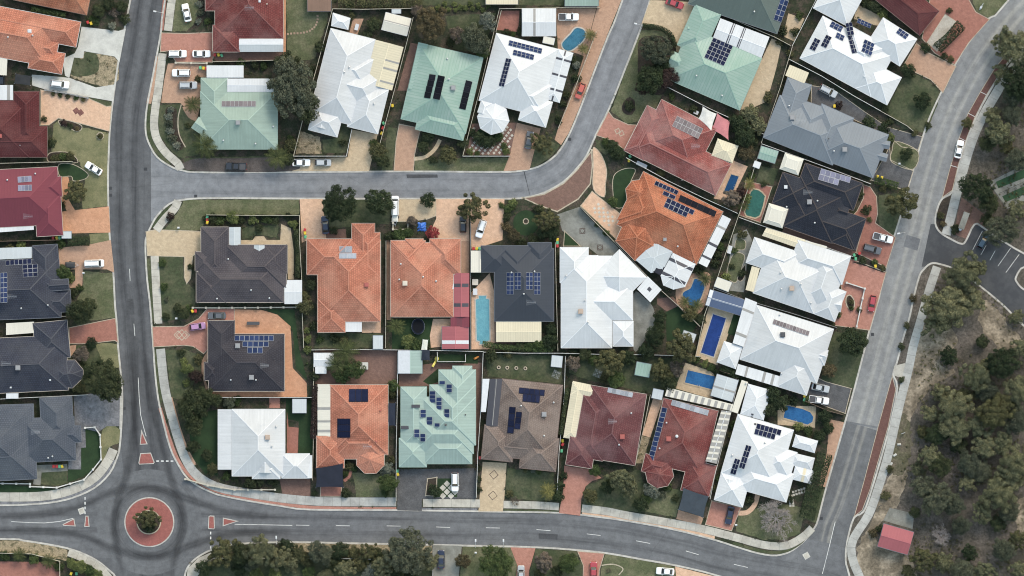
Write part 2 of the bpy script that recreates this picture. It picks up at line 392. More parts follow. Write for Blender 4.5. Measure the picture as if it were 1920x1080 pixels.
# ------------------------------------------------------------------ ground and roads
mb = MB(); mb.face([(-1600, -1600, -0.05), (1600, -1600, -0.05), (1600, 1600, -0.05), (-1600, 1600, -0.05)])
struct('ground', mb, M_['garden'])
mb = MB(); mb.face([(*P(x, y), -0.012) for x, y in ((-320, 1400), (2200, 1400), (2200, -320), (-320, -320))], 0, [(0, 40), (9, 40), (9, 45), (0, 45)]); struct('road_base', mb, M_['asphalt_circle'])
ROADS = [
 ('road', 'asphalt_pale', [(240, 347), (400, 347), (700, 347), (940, 346), (1000, 339), (1050, 315), (1082, 270), (1105, 215), (1142, 115), (1190, 0), (1310, -320)], 9.0, 0.0),
 ('road', 'asphalt_worn', [(1580, 1420), (1560, 1200), (1540, 1090), (1550, 1000), (1575, 935), (1617, 799)], 10.5, 0.005),
 ('road', 'asphalt_dusty', [(1616.5, 801), (1633, 745), (1648, 690), (1675, 590), (1700, 500), (1722, 420), (1745, 330), (1772, 250), (1805, 175), (1850, 100), (1905, 30), (1960, -30), (2200, -320)], 10.5, 0.004),
 ('road', 'asphalt_mid', [(-330, 980), (0, 980), (140, 979), (280, 979), (420, 980), (600, 985), (850, 989), (1000, 992), (1140, 1005), (1260, 1027), (1360, 1053), (1470, 1072), (1560, 1090), (1640, 1130)], 9.0, 0.008),
 ('road', 'asphalt_dark', [(330, -320), (277, 0), (268, 55), (258, 117), (246, 178), (240, 217), (238, 260), (238, 345), (239, 440), (244, 520), (250, 580), (255, 650), (262, 740), (270, 820), (278, 900), (280, 979), (283, 1080), (290, 1420)], 6.0, 0.012)]
for nm, mt, pts, hw, z in ROADS:
    mb = MB(); w = PP(smooth_line(pts, 6)); strip(mb, w, -hw, hw, z); struct(nm, mb, M_[mt])
mb = MB(); c = P(280, 979); n = 72                                     # circulating carriageway of the roundabout
for i in range(n):
    a0, a1 = 2 * math.pi * i / n, 2 * math.pi * (i + 1) / n
    for r0, r1 in ((4, 7.5), (7.5, 11), (11, 13.2)):
        mb.face([(c[0] + r * math.cos(a), c[1] + r * math.sin(a), 0.016) for r, a in ((r0, a0), (r1, a0), (r1, a1), (r0, a1))], 0,
                [(a * 9, r) for r, a in ((r0, a0), (r1, a0), (r1, a1), (r0, a1))])
struct('roundabout_road', mb, M_['asphalt_circle'])
mb = MB(); mb.face([(*P(x, y), 0.02) for x, y in [(1745, 420), (2000, 420), (2000, 700), (1920, 640), (1745, 500), (1728, 500)]][::-1])
struct('car_park', mb, M_['asphalt_park'])

# ------------------------------------------------------------------ street blocks with their kerbs
Z0 = 0.10
W_E = [(306, -300), (246, 0), (235, 55), (226, 100), (213, 190), (207, 250), (205, 300), (204, 345), (207, 440), (214, 510), (217, 570), (220, 600), (223, 650), (228, 700), (231, 745), (229, 800), (226, 838), (221, 858), (207, 888), (178, 916), (136, 935), (94, 944), (42, 948), (-10, 949), (-320, 950)]
SW_N = [(-320, 1008), (0, 1009), (44, 1012), (111, 1023), (150, 1034), (181, 1049), (203, 1066), (219, 1083), (228, 1120), (236, 1400)]
N_W = [(1280, -320), (1167, 5), (1142, 67), (1114, 139), (1089, 205), (1069, 252), (1052, 281), (1035, 299), (1010, 314), (975, 322), (930, 324), (740, 323), (400, 325), (342, 321), (317, 312), (294, 296), (280, 274), (272, 250), (272, 217), (278, 178), (290, 117), (301, 55), (308, 0), (370, -320)]
C_T = [(1310, -300), (1217, 0), (1200, 53), (1169, 133), (1142, 200), (1117, 250), (1099, 290), (1080, 315), (1055, 340), (1019, 360), (989, 368), (958, 371), (850, 371), (600, 371), (400, 370), (344, 373), (317, 381), (294, 403), (282, 423), (274, 442), (271, 459), (274, 520), (280, 572), (286, 651), (289, 696), (294, 740), (301, 776), (317, 838), (333, 872), (350, 897), (372, 913), (400, 926), (421, 932), (468, 941), (525, 950), (581, 957), (742, 958), (946, 961), (1048, 963), (1100, 968), (1174, 978), (1262, 994), (1337, 1013), (1381, 1027), (1422, 1039), (1456, 1043), (1485, 1034), (1511, 1013), (1528, 991), (1535, 975), (1548, 924), (1567, 858), (1585, 795), (1600, 742), (1616, 681), (1631, 622), (1649, 560), (1660, 510), (1672, 463), (1692, 399), (1702, 359), (1714, 318), (1730, 262), (1744, 222), (1767, 172), (1792, 122), (1817, 81), (1856, 35), (1893, 0), (2120, -300)]
S_N = [(340, 1400), (342, 1120), (345, 1080), (352, 1061), (369, 1044), (400, 1028), (450, 1018), (544, 1015), (654, 1017), (809, 1020), (893, 1022), (990, 1024), (1073, 1029), (1140, 1036), (1202, 1047), (1269, 1059), (1346, 1078), (1430, 1110), (1480, 1180), (1500, 1400)]
E_T = [(2200, -200), (1990, -10), (1925, 75), (1885, 122), (1850, 178), (1828, 221), (1811, 264), (1797, 310), (1786, 357), (1766, 371), (1756, 391), (1752, 418), (1761, 436), (1781, 449), (1804, 459), (1814, 449), (1828, 422), (1844, 429), (1900, 466), (2000, 520)]
E_B = [(2000, 675), (1919, 608), (1883, 572), (1833, 531), (1795, 505), (1760, 493), (1744, 493), (1731, 504), (1722, 518), (1711, 560), (1704, 594), (1693, 630), (1680, 680), (1673, 702), (1681, 728), (1667, 799), (1633, 917), (1618, 958), (1600, 970), (1588, 1010), (1584, 1050), (1592, 1083), (1620, 1200), (1640, 1400)]
E_I = [(2000, 500), (1925, 497), (1904, 518), (1906, 531), (1925, 548), (2000, 590)]
BLOCKS = [('block_terrain', W_E, [(-320, -320)], 'garden'), ('block_terrain', SW_N, [(-320, 1400)], 'garden'), ('block_terrain', N_W, [], 'garden'),
          ('block_terrain', C_T, [], 'garden'), ('block_terrain', S_N, [], 'garden'), ('block_terrain', E_T, [(2200, 520)], 'scrub'),
          ('block_terrain', E_B, [(2200, 1400), (2200, 675)], 'scrub'), ('block_terrain', E_I, [], 'scrub')]
for nm, line, extra, mt in BLOCKS:
    w = PP(smooth_line(line, 3)); poly = w + PP(extra)
    mb = MB(); mb.prism(poly, -0.04, Z0, 0, bottom=False); struct(nm, mb, M_[mt])
    s = 1 if area(poly) > 0 else -1
    mb = MB(); a = offset_line(w, -0.02 * s); b = offset_line(w, 0.42 * s)
    for i in range(len(w) - 1):
        q = [a[i], a[i + 1], b[i + 1], b[i]]
        if s < 0: q = q[::-1]
        mb.face([(*p, Z0 + 0.035) for p in q])
        mb.face([(*p, z) for p, z in ((a[i], -0.03), (a[i + 1], -0.03), (a[i + 1], Z0 + 0.035), (a[i], Z0 + 0.035))])
        mb.face([(*p, z) for p, z in ((b[i], Z0), (b[i + 1], Z0), (b[i + 1], Z0 + 0.035), (b[i], Z0 + 0.035))])
    struct('kerb', mb, M_['kerb_concrete'])

# ------------------------------------------------------------------ surfaces laid on the blocks
_lv = {}; ZONES = []
def zone(name, mt, pts, level=1, sm=False, edge=None, ew=0.16, z=None):
    w = PP(smooth_line(pts, 4, True) if sm else pts)
    jag = 0.45 if name == 'terrain' else 0.14 if (name in ('lawn', 'verge', 'garden_bed') and not edge and ('lawn' in mt or 'sand' in mt or 'mulch' in mt)) else 0
    if jag:
        rj = random.Random(int(pts[0][0] * 7 + pts[0][1])); w2 = []
        for i in range(len(w)):
            p, q = w[i], w[(i + 1) % len(w)]; n = max(1, int(math.hypot(q[0] - p[0], q[1] - p[1]) / .7))
            w2 += [(p[0] + (q[0] - p[0]) * t / n + rj.uniform(-jag, jag), p[1] + (q[1] - p[1]) * t / n + rj.uniform(-jag, jag)) for t in range(n)]
        w = w2
    k = _lv.get(level, 0); _lv[level] = k + 1
    zz = z if z is not None else Z0 + 0.004 + level * 0.014 + (k % 7) * 0.002
    mb = MB(); mb.prism(w, zz - 0.04, zz, 0, bottom=False); o = struct(name, mb, M_[mt])
    ZONES.append((w, zz, o))
    if edge:
        s = 1 if area(w) > 0 else -1
        m2 = MB(); nn = len(w)
        for i in range(nn):
            p, q = Vector((*w[i], zz)), Vector((*w[(i + 1) % nn], zz)); d = (q - p)
            if d.length < 0.05: continue
            d.normalize(); sd = Vector((-d.y, d.x, 0)) * s * ew * 0.55
            m2.bar(p + sd - d * ew * 0.3, q + sd + d * ew * 0.3, ew, 0.02 + 0.0006 * (i % 5))
        link('edging', m2.mesh('edging', M_[edge]), o)
    return o
def ribbon(name, mt, pts, wpx, level=1, sm=True):
    w = PP(smooth_line(pts, 5) if sm else pts); k = _lv.get(level, 0); _lv[level] = k + 1
    mb = MB(); zz = Z0 + 0.004 + level * 0.014 + (k % 7) * 0.002; strip(mb, w, -wpx / K / 2, wpx / K / 2, zz); o = struct(name, mb, M_[mt]); ZONES.append((offset_line(w, -wpx / K / 2) + offset_line(w, wpx / K / 2)[::-1], zz, o)); return o
def footpath(pts, wpx, mt='slab_concrete', step=1.75):
    w = PP(smooth_line(pts, 8)); h = wpx / K / 2
    mb = MB(); strip(mb, w, -h - 0.02, h + 0.02, Z0 + 0.064); o = struct('footpath', mb, M_['concrete_grey']); ZONES.append((offset_line(w, -h) + offset_line(w, h)[::-1], Z0 + .064, o))
    cum = [0.0]
    for i in range(len(w) - 1): cum.append(cum[-1] + math.hypot(w[i + 1][0] - w[i][0], w[i + 1][1] - w[i][1]))
    def at(t):
        for i in range(len(w) - 1):
            if cum[i + 1] >= t: break
        L = cum[i + 1] - cum[i] or 1; f = min(1, max(0, (t - cum[i]) / L)); dx, dy = (w[i + 1][0] - w[i][0]) / L, (w[i + 1][1] - w[i][1]) / L
        return (w[i][0] + f * (w[i + 1][0] - w[i][0]), w[i][1] + f * (w[i + 1][1] - w[i][1])), (-dy, dx)
    n = max(1, round(cum[-1] / step))
    for k in range(n):
        (p, u), (q, v) = at(cum[-1] * k / n + 0.03), at(cum[-1] * (k + 1) / n - 0.03)
        quad = [(p[0] - u[0] * h, p[1] - u[1] * h), (q[0] - v[0] * h, q[1] - v[1] * h), (q[0] + v[0] * h, q[1] + v[1] * h), (p[0] + u[0] * h, p[1] + u[1] * h)]
        m2 = MB(); m2.prism(quad, Z0 + 0.05, Z0 + 0.078 + random.uniform(0, 0.008), 0, bottom=False)
        link('slab', m2.mesh('slab', M_[mt]), o)
    return o
def marking(pts, w=0.14, z=0.030):
    mb = MB(); strip(mb, PP(pts), -w / 2, w / 2, z); return struct('road_marking', mb, M_['white_line'])

# western block
zone('driveway', 'concrete', [(153, 50), (222, 58), (236, 54), (224, 117), (215, 106), (158, 96), (156, 109), (139, 108), (130, 146), (122, 142), (118, 110), (140, 100), (146, 88)], 3)
zone('driveway', 'concrete', [(60, 140), (88, 142), (130, 146), (180, 164), (216, 158), (212, 190), (86, 168), (60, 160)], 3)
zone('garden_bed', 'sandbed', [(158, 97), (215, 107), (223, 118), (222, 150), (203, 165), (139, 147), (132, 142), (139, 110), (156, 110)], 1)
zone('garden_bed', 'lawn_dark', [(160, 97), (180, 101), (186, 115), (182, 135), (160, 142), (134, 140), (139, 110), (156, 110)], 2, True)
zone('verge', 'lawn_dark', [(163, 182), (212, 192), (208, 200), (165, 195)], 1)
zone('driveway', 'pave_peach', [(76, 168), (160, 181), (200, 199), (210, 198), (206, 247), (150, 232), (110, 222), (92, 235), (76, 235)], 3, False, 'edging')
zone('lawn', 'lawn_dry', [(100, 233), (112, 225), (150, 238), (206, 250), (204, 300), (203, 350), (204, 386), (155, 392), (152, 370), (160, 340), (150, 305), (110, 300), (96, 285)], 1)
zone('garden_bed', 'mulch', [(110, 225), (130, 226), (152, 234), (153, 243), (143, 247), (125, 238), (113, 235)], 2, True, 'edging')
zone('garden_bed', 'mulch', OC(188, 255, 7.5), 2, False, 'edging', 0.22)
zone('garden_bed', 'mulch', [(92, 287), (118, 284), (135, 288), (146, 300), (140, 306), (92, 304)], 2, True, 'edging')
zone('lawn', 'turf', [(110, 308), (138, 308), (165, 325), (160, 336), (138, 340), (133, 331), (112, 331)], 2, True, 'edging')
zone('driveway', 'pave_orange', [(114, 397), (204, 387), (207, 436), (116, 438)], 3)
zone('path', 'pave_orange', [(117, 332), (128, 332), (133, 350), (124, 366), (141, 395), (126, 397), (113, 370)], 3)
zone('verge', 'lawn_dry', [(168, 438), (204, 436), (207, 452), (168, 458)], 1)
zone('driveway', 'pave_tan', [(110, 465), (170, 458), (208, 450), (214, 511), (200, 505), (156, 505), (154, 540), (131, 540), (129, 532), (141, 527), (141, 505), (112, 508)], 3)
zone('lawn', 'lawn', [(156, 508), (213, 513), (218, 595), (180, 600), (148, 600), (145, 560), (156, 540)], 1)
zone('driveway', 'pave_red', [(129, 614), (217, 596), (222, 643), (215, 639), (165, 645), (130, 645)], 3, False, 'edging')
zone('path', 'pave_tan', [(132, 648), (143, 647), (142, 656), (134, 667), (127, 668), (128, 658)], 3)
zone('lawn', 'lawn_dry', [(180, 644), (221, 644), (227, 690), (190, 690)], 1)
zone('lawn', 'lawn_dark', [(140, 648), (180, 646), (195, 690), (200, 735), (160, 735), (160, 690)], 1)
zone('driveway', 'cobble', [(138, 743), (170, 738), (229, 747), (226, 799), (200, 799), (185, 810), (150, 802), (141, 797)], 3)
zone('verge', 'kerb_concrete', [(225, 742), (231, 744), (229, 805), (224, 805)], 3)
zone('lawn', 'turf', [(160, 804), (178, 804), (188, 815), (189, 860), (165, 890), (127, 905), (128, 880), (152, 878), (152, 840), (160, 838)], 1)
zone('path', 'cobble', [(150, 802), (160, 804), (161, 839), (152, 840), (152, 880), (128, 880), (128, 862), (143, 860), (143, 800)], 2)
zone('path', 'concrete_grey', [(68, 872), (126, 870), (127, 883), (78, 886), (76, 910), (62, 908)], 2)
zone('lawn', 'lawn_dark', [(78, 886), (126, 883), (127, 906), (107, 911), (77, 908)], 1)
zone('lawn', 'lawn_dry', [(190, 812), (200, 800), (215, 798), (226, 810), (224, 830), (205, 838), (198, 856), (191, 862)], 1, True)
zone('verge', 'turf', [(0, 908), (55, 912), (110, 918), (100, 921), (0, 924)], 1)
ribbon('verge', 'cobble', [(-40, 943), (60, 942), (135, 929), (175, 908), (200, 886), (214, 862)], 9, 1)
footpath([(-60, 931), (69, 931), (133, 919), (178, 895), (203, 863), (213, 842)], 17, 'slab_concrete', 2.6)
# south-western block
zone('verge', 'sandbed', [(-40, 1012), (44, 1014), (111, 1026), (126, 1030), (126, 1052), (80, 1042), (0, 1034), (-40, 1034)], 1)
zone('paving', 'pave_red', [(-60, 1052), (112, 1054), (112, 1100), (-60, 1100)], 2)
footpath([(128, 1036), (156, 1047), (187, 1064), (206, 1086), (214, 1120)], 13, 'slab_concrete', 2.4)
zone('verge', 'mulch', [(152, 1038), (181, 1052), (203, 1070), (214, 1084), (209, 1086), (195, 1066), (170, 1052), (152, 1044)], 1)
# northern block
ribbon('verge', 'pave_red', [(319, -60), (309, 0), (303, 57)], 7, 1)
ribbon('verge', 'pave_tan', [(296, 106), (288, 150), (279, 194)], 9, 1)
footpath([(332, -60), (322, 0), (315, 58)], 15)
footpath([(305, 100), (297, 165), (291, 205), (289, 235), (294, 260), (311, 286), (333, 306), (339, 318)], 15)
zone('verge', 'lawn_dark', [(277, 196), (283, 196), (281, 235), (286, 262), (303, 288), (322, 305), (316, 310), (296, 294), (282, 272), (275, 250), (274, 217)], 1)
zone('lawn', 'lawn', [(331, -20), (368, -20), (373, 20), (364, 45), (350, 58), (323, 59), (330, 0)], 1)
zone('garden_bed', 'mulch', [(371, -20), (388, -20), (386, 30), (372, 52), (352, 58), (368, 42), (375, 18)], 2)
zone('driveway', 'pave_rose', [(302, 61), (350, 62), (402, 60), (402, 98), (399, 117), (330, 117), (316, 96), (300, 98)], 3, False, 'edging')
zone('driveway', 'pave_tan', [(315, 119), (388, 119), (389, 146), (377, 152), (376, 195), (370, 222), (360, 222), (345, 200), (338, 193), (302, 193), (308, 150)], 3)
zone('lawn', 'lawn_dark', [(297, 197), (338, 196), (352, 212), (367, 226), (372, 250), (371, 290), (340, 296), (318, 280), (300, 255), (296, 225)], 1)
ribbon('path', 'edging', [(340, 196), (334, 222), (336, 252), (348, 276)], 2, 4)
ribbon('path', 'pave_tan', [(345, 200), (356, 218), (369, 224)], 7, 2)
zone('garden_bed', 'mulch', [(312, 202), (330, 205), (333, 240), (345, 275), (330, 280), (318, 255), (311, 228)], 2, True)
zone('lawn', 'lawn', [(536, -20), (625, -20), (612, 45), (590, 110), (540, 118)], 1)
zone('verge', 'lawn_dark', [(345, 296), (545, 292), (545, 321), (345, 319)], 1)
zone('verge', 'soil', [(362, 298), (440, 297), (545, 296), (546, 321), (352, 319)], 3, True)
zone('paving', 'pave_brown', [(402, 98), (535, 98), (535, 114), (402, 114)], 2)
zone('path', 'pave_orange', [(531, -20), (536, -20), (536, 105), (531, 105)], 3)
zone('driveway', 'pave_sand', [(660, 243), (708, 252), (692, 321), (548, 321), (548, 297), (652, 295)], 3)
zone('lawn', 'lawn_dark', [(605, 262), (634, 258), (643, 226), (658, 245), (650, 288), (606, 286)], 1)
zone('garden_bed', 'sandbed', [(560, 245), (600, 258), (604, 288), (555, 288)], 1)
zone('path', 'pave_tan', [(662, 35), (682, 35), (670, 65), (655, 62)], 2)
zone('lawn', 'lawn_dark', [(728, 238), (744, 240), (738, 300), (736, 321), (716, 321)], 1)
zone('driveway', 'pave_tan', [(748, 232), (790, 240), (784, 262), (778, 290), (776, 321), (738, 321), (742, 265)], 3, False, 'edging')
ribbon('path', 'pave_sand', [(776, 298), (798, 294), (815, 280), (825, 262)], 7, 3)
zone('verge', 'lawn', [(778, 300), (870, 296), (955, 296), (950, 321), (778, 321)], 1)
zone('paving', 'pave_brown', [(885, 232), (968, 230), (958, 292), (876, 290)], 2)
zone('lawn', 'turf', [(893, 250), (905, 240), (940, 248), (938, 262), (915, 272), (895, 262)], 3, True)
zone('driveway', 'pave_tan', [(969, 230), (1014, 241), (1000, 290), (993, 318), (944, 321), (957, 287)], 3)
zone('lawn', 'lawn_dark', [(1008, 252), (1050, 272), (1030, 298), (996, 315)], 1)
zone('verge', 'pave_tan', [(1280, -300), (1165, 0), (1138, 67), (1110, 139), (1085, 205), (1066, 250), (1052, 272), (1040, 262), (1048, 235), (1075, 165), (1090, 120), (1105, 70), (1120, 12), (1225, -300)], 1, False)
zone('paving', 'pave_tan', [(1042, 16), (1118, 16), (1104, 70), (1095, 105), (1075, 98), (1046, 92)], 2)
zone('paving', 'pave_red', [(936, 20), (974, 20), (972, 60), (930, 56)], 2)
zone('paving', 'pave_brown', [(770, 80), (790, 84), (768, 170), (745, 170)], 2)
zone('lawn', 'lawn_dark', [(790, -30), (1060, -30), (1060, 10), (790, 10)], 1)
zone('lawn', 'lawn_dark', [(835, 30), (930, 24), (905, 100), (850, 92)], 1)
# red brick forecourt and driveways on the street corner
zone('paving', 'pave_brown', [(978, 371), (1020, 363), (1056, 343), (1082, 317), (1101, 292), (1110, 280), (1112, 310), (1108, 345), (1085, 374), (1045, 398), (1010, 386)], 1, False, 'edging', 0.3)
zone('path', 'pave_peach', [(1112, 276), (1128, 290), (1138, 318), (1136, 345), (1133, 370), (1112, 354), (1112, 310)], 3, True, 'edging')
zone('driveway', 'pave_peach', [(1110, 358), (1165, 402), (1176, 416), (1156, 450), (1088, 386)], 3, False, 'edging')
zone('lawn', 'turf', [(1150, 330), (1170, 316), (1192, 318), (1182, 345), (1180, 382), (1155, 390), (1149, 365)], 1, True, 'edging')
zone('lawn', 'lawn_dark', [(1116, 262), (1140, 262), (1150, 280), (1135, 290), (1120, 280)], 1)
zone('driveway', 'concrete_grey', [(1045, 402), (1086, 388), (1160, 465), (1133, 500), (1121, 478), (1103, 464), (1092, 463), (1054, 432)], 3)
zone('lawn', 'turf', [(1058, 432), (1090, 462), (1056, 462)], 4, False, 'edging')
zone('driveway', 'pave_rose', [(1141, 208), (1150, 220), (1178, 233), (1197, 234), (1176, 286), (1150, 265), (1117, 254)], 3, False, 'edging')
zone('lawn', 'lawn', [(1200, 57), (1245, 57), (1270, 100), (1252, 150), (1236, 188), (1217, 233), (1195, 228), (1175, 232), (1146, 208), (1172, 135)], 1)
zone('garden_bed', 'mulch', [(1166, 198), (1178, 182), (1190, 190), (1191, 206), (1180, 216), (1168, 210)], 2, True)
zone('garden_bed', 'mulch', [(1205, 70), (1262, 75), (1262, 120), (1250, 170), (1222, 178), (1200, 160), (1196, 110)], 2, True)
zone('driveway', 'pave_sand', [(1219, 0), (1302, 4), (1290, 50), (1278, 72), (1276, 100), (1268, 96), (1264, 68), (1235, 50), (1203, 44)], 3)
zone('driveway', 'pave_sand', [(1447, 72), (1466, 80), (1455, 130), (1438, 190), (1405, 205), (1388, 206), (1428, 112)], 3)
zone('paving', 'pave_sand', [(1478, 25), (1508, 35), (1490, 78), (1468, 68)], 2)
zone('driveway', 'drive_grey', [(1521, 160), (1560, 165), (1620, 208), (1665, 238), (1730, 256), (1722, 281), (1690, 276), (1664, 254), (1595, 222), (1556, 206), (1520, 196)], 3, False, 'edging')
zone('driveway', 'drive_grey', [(1668, 272), (1671, 300), (1713, 320), (1701, 358), (1632, 338), (1660, 290)], 3, False, 'edging')
zone('lawn', 'lawn', [(1680, 264), (1722, 284), (1712, 318), (1671, 304), (1672, 282)], 4, True, 'edging')
zone('driveway', 'pave_tan', [(1718, 80), (1740, 98), (1793, 124), (1768, 175), (1745, 150), (1692, 125)], 3, False, 'edging')
zone('lawn', 'lawn_dark', [(1690, 148), (1720, 140), (1742, 152), (1765, 176), (1737, 250), (1690, 240), (1662, 210)], 1)
zone('driveway', 'pave_red', [(1745, -10), (1812, -10), (1830, 22), (1856, 36), (1817, 80), (1790, 122), (1752, 100), (1728, 72)], 3, False, 'edging')
zone('garden_bed', 'gravel_white', [(1737, 80), (1772, 26), (1793, 40), (1757, 97)], 4, False, 'edging')
zone('lawn', 'lawn', [(1815, -20), (1900, -20), (1893, 0), (1856, 35), (1830, 20)], 1)
zone('garden_bed', 'pave_sand', [(1610, 10), (1650, 30), (1668, 38), (1650, 50), (1600, 35)], 1)
zone('driveway', 'pave_red', [(1618, 345), (1632, 350), (1644, 368), (1646, 402), (1642, 418), (1680, 445), (1662, 502), (1604, 474), (1617, 428), (1592, 410), (1606, 396), (1618, 372)], 3, False, 'edging')
zone('lawn', 'lawn_dark', [(1648, 365), (1701, 361), (1690, 399), (1674, 455), (1650, 440), (1647, 400)], 1)
zone('garden_bed', 'mulch', [(1630, 486), (1662, 502), (1660, 512), (1600, 492)], 4)
zone('driveway', 'pave_rose', [(1594, 484), (1662, 510), (1648, 560), (1631, 620), (1560, 610), (1566, 600), (1580, 552), (1572, 520)], 3, False, 'edging')
zone('lawn', 'lawn_dark', [(1565, 620), (1625, 640), (1616, 681), (1600, 728), (1540, 712), (1545, 665)], 1)
zone('driveway', 'drive_grey', [(1528, 705), (1548, 715), (1597, 728), (1585, 776), (1552, 764), (1506, 744)], 3, False, 'edging')
zone('verge', 'pave_tan', [(1556, 786), (1584, 792), (1566, 856), (1549, 914), (1534, 910), (1550, 850)], 1)
zone('verge', 'lawn_dark', [(1534, 914), (1547, 918), (1532, 980), (1500, 972)], 1)
zone('driveway', 'pave_rose', [(1334, 938), (1390, 951), (1372, 996), (1322, 984)], 3, False, 'edging')
ribbon('path', 'pave_peach', [(1384, 962), (1402, 960), (1416, 944), (1422, 918)], 9, 3)
zone('lawn', 'lawn', [(1384, 968), (1420, 952), (1470, 945), (1510, 952), (1500, 1000), (1470, 1012), (1430, 1012), (1379, 996)], 1)
footpath([(1091, 953), (1140, 959), (1174, 966), (1262, 981), (1318, 992), (1381, 1008), (1434, 1022), (1474, 1023), (1505, 1007), (1523, 990)], 14.5, 'slab_concrete', 2.4)
ribbon('verge', 'pave_peach', [(1091, 963), (1174, 974), (1262, 989), (1340, 1008)], 5, 1)
ribbon('verge', 'lawn_dark', [(1375, 1018), (1430, 1034), (1470, 1034), (1500, 1018), (1516, 1000)], 6, 2)
# middle block, upper row
footpath([(334, 376), (328, 390), (308, 412), (293, 432)], 15)
zone('verge', 'lawn_dark', [(320, 384), (330, 384), (308, 400), (292, 424), (284, 430), (287, 418), (300, 400)], 1)
zone('lawn', 'lawn', [(345, 375), (560, 373), (561, 402), (385, 403), (378, 432), (308, 432), (335, 395)], 1)
zone('driveway', 'pave_sand', [(273, 434), (290, 430), (376, 433), (378, 470), (362, 480), (358, 522), (350, 533), (345, 520), (345, 482), (276, 480)], 3, False, 'edging')
zone('lawn', 'lawn_dark', [(298, 480), (343, 479), (344, 525), (364, 542), (366, 578), (350, 598), (303, 602)], 1)
zone('verge', 'lawn_dark', [(275, 486), (283, 482), (289, 600), (283, 605)], 1)
footpath([(290, 480), (293, 540), (297, 607)], 15)
zone('paving', 'pave_sand', [(527, 420), (545, 428), (551, 470), (551, 524), (540, 524), (540, 459), (525, 459)], 3, False)
zone('paving', 'pave_sand', [(452, 450), (474, 450), (479, 443), (495, 443), (500, 450), (526, 450), (526, 459), (452, 459)], 4, False)
zone('lawn', 'lawn_dark', [(452, 426), (522, 420), (520, 446), (498, 442), (482, 440), (455, 450)], 1)
zone('driveway', 'pave_peach', [(562, 373), (605, 373), (612, 448), (577, 450), (566, 455)], 3, False)
zone('lawn', 'lawn_dark', [(605, 373), (736, 373), (730, 420), (704, 420), (660, 424), (612, 430)], 1)
zone('paving', 'pave_brown', [(612, 430), (648, 430), (650, 448), (612, 448)], 2)
zone('driveway', 'pave_sand', [(737, 373), (818, 373), (818, 405), (800, 412), (760, 416), (733, 416)], 3, False, 'edging')
zone('driveway', 'pave_peach', [(818, 373), (879, 373), (880, 452), (864, 452), (862, 448), (815, 448), (808, 432), (818, 410)], 4)
zone('driveway', 'pave_peach', [(881, 373), (946, 373), (942, 450), (905, 462), (884, 470)], 3)
zone('lawn', 'turf', OC(986, 418, 25, n=16), 2, False, 'mulch', 0.1)
zone('garden_bed', 'mulch', OC(986, 415, 6), 3, False, 'edging', 0.2)
zone('paving', 'pave_tan', [(725, 450), (733, 450), (733, 600), (725, 600)], 2)
zone('paving', 'pave_tan', [(864, 452), (880, 452), (880, 512), (864, 512)], 2)
zone('paving', 'pave_peach', [(679, 602), (714, 602), (714, 624), (679, 624)], 2)
zone('lawn', 'lawn_dark', [(596, 624), (720, 626), (720, 652), (590, 652)], 1)
zone('lawn', 'turf', [(735, 598), (812, 598), (808, 630), (806, 654), (735, 654)], 1)
zone('paving', 'pave_peach', [(812, 598), (846, 598), (846, 612), (828, 614), (828, 650), (808, 652), (806, 630)], 2)
zone('paving', 'pave_peach', [(884, 548), (918, 512), (926, 545), (928, 655), (884, 655)], 2)
zone('paving', 'pave_brown', [(928, 602), (1016, 602), (972, 656), (928, 656)], 2)
zone('paving', 'concrete_grey', [(1188, 552), (1210, 560), (1226, 580), (1226, 610), (1210, 636), (1188, 656)], 2, True)
zone('lawn', 'turf', [(1248, 585), (1280, 572), (1310, 606), (1290, 632), (1250, 640)], 1)
zone('paving', 'pave_brown', [(1232, 560), (1262, 556), (1275, 572), (1250, 584), (1232, 570)], 2)
zone('paving', 'pave_tan', [(1268, 540), (1284, 520), (1308, 510), (1332, 516), (1325, 560), (1314, 585), (1290, 590), (1270, 570)], 2, True)
# pools decks of the right-hand row
zone('paving', 'pave_sand', [(1330, 572), (1376, 588), (1366, 625), (1345, 685), (1303, 668)], 2)
zone('lawn', 'turf', [(1375, 590), (1390, 594), (1378, 630), (1364, 625)], 3)
zone('paving', 'pave_sand', [(1285, 680), (1330, 695), (1345, 706), (1335, 748), (1266, 728)], 2)
zone('paving', 'pave_red', [(1398, 338), (1448, 350), (1426, 418), (1386, 404)], 2, False, 'edging')
zone('paving', 'pave_peach', [(1372, 300), (1402, 312), (1370, 378), (1338, 372)], 2)
zone('paving', 'pave_sand', [(1458, 760), (1530, 762), (1528, 802), (1458, 796)], 2)
zone('lawn', 'lawn_dark', [(1425, 310), (1460, 318), (1450, 348), (1418, 340)], 1)
zone('paving', 'concrete_grey', [(1375, 440), (1400, 430), (1410, 450), (1400, 500), (1395, 548), (1368, 545), (1365, 500)], 1)
zone('lawn', 'lawn', [(1382, 445), (1398, 452), (1396, 468), (1378, 466)], 2, True, 'edging')
zone('lawn', 'lawn', [(1375, 475), (1396, 478), (1392, 500), (1380, 530), (1362, 515)], 2, True, 'edging')
zone('garden_bed', 'mulch', [(1390, 505), (1398, 495), (1396, 520), (1388, 528), (1382, 522)], 3, True, 'edging')
zone('paving', 'pave_brown', [(1470, 425), (1605, 472), (1600, 482), (1466, 436)], 2)
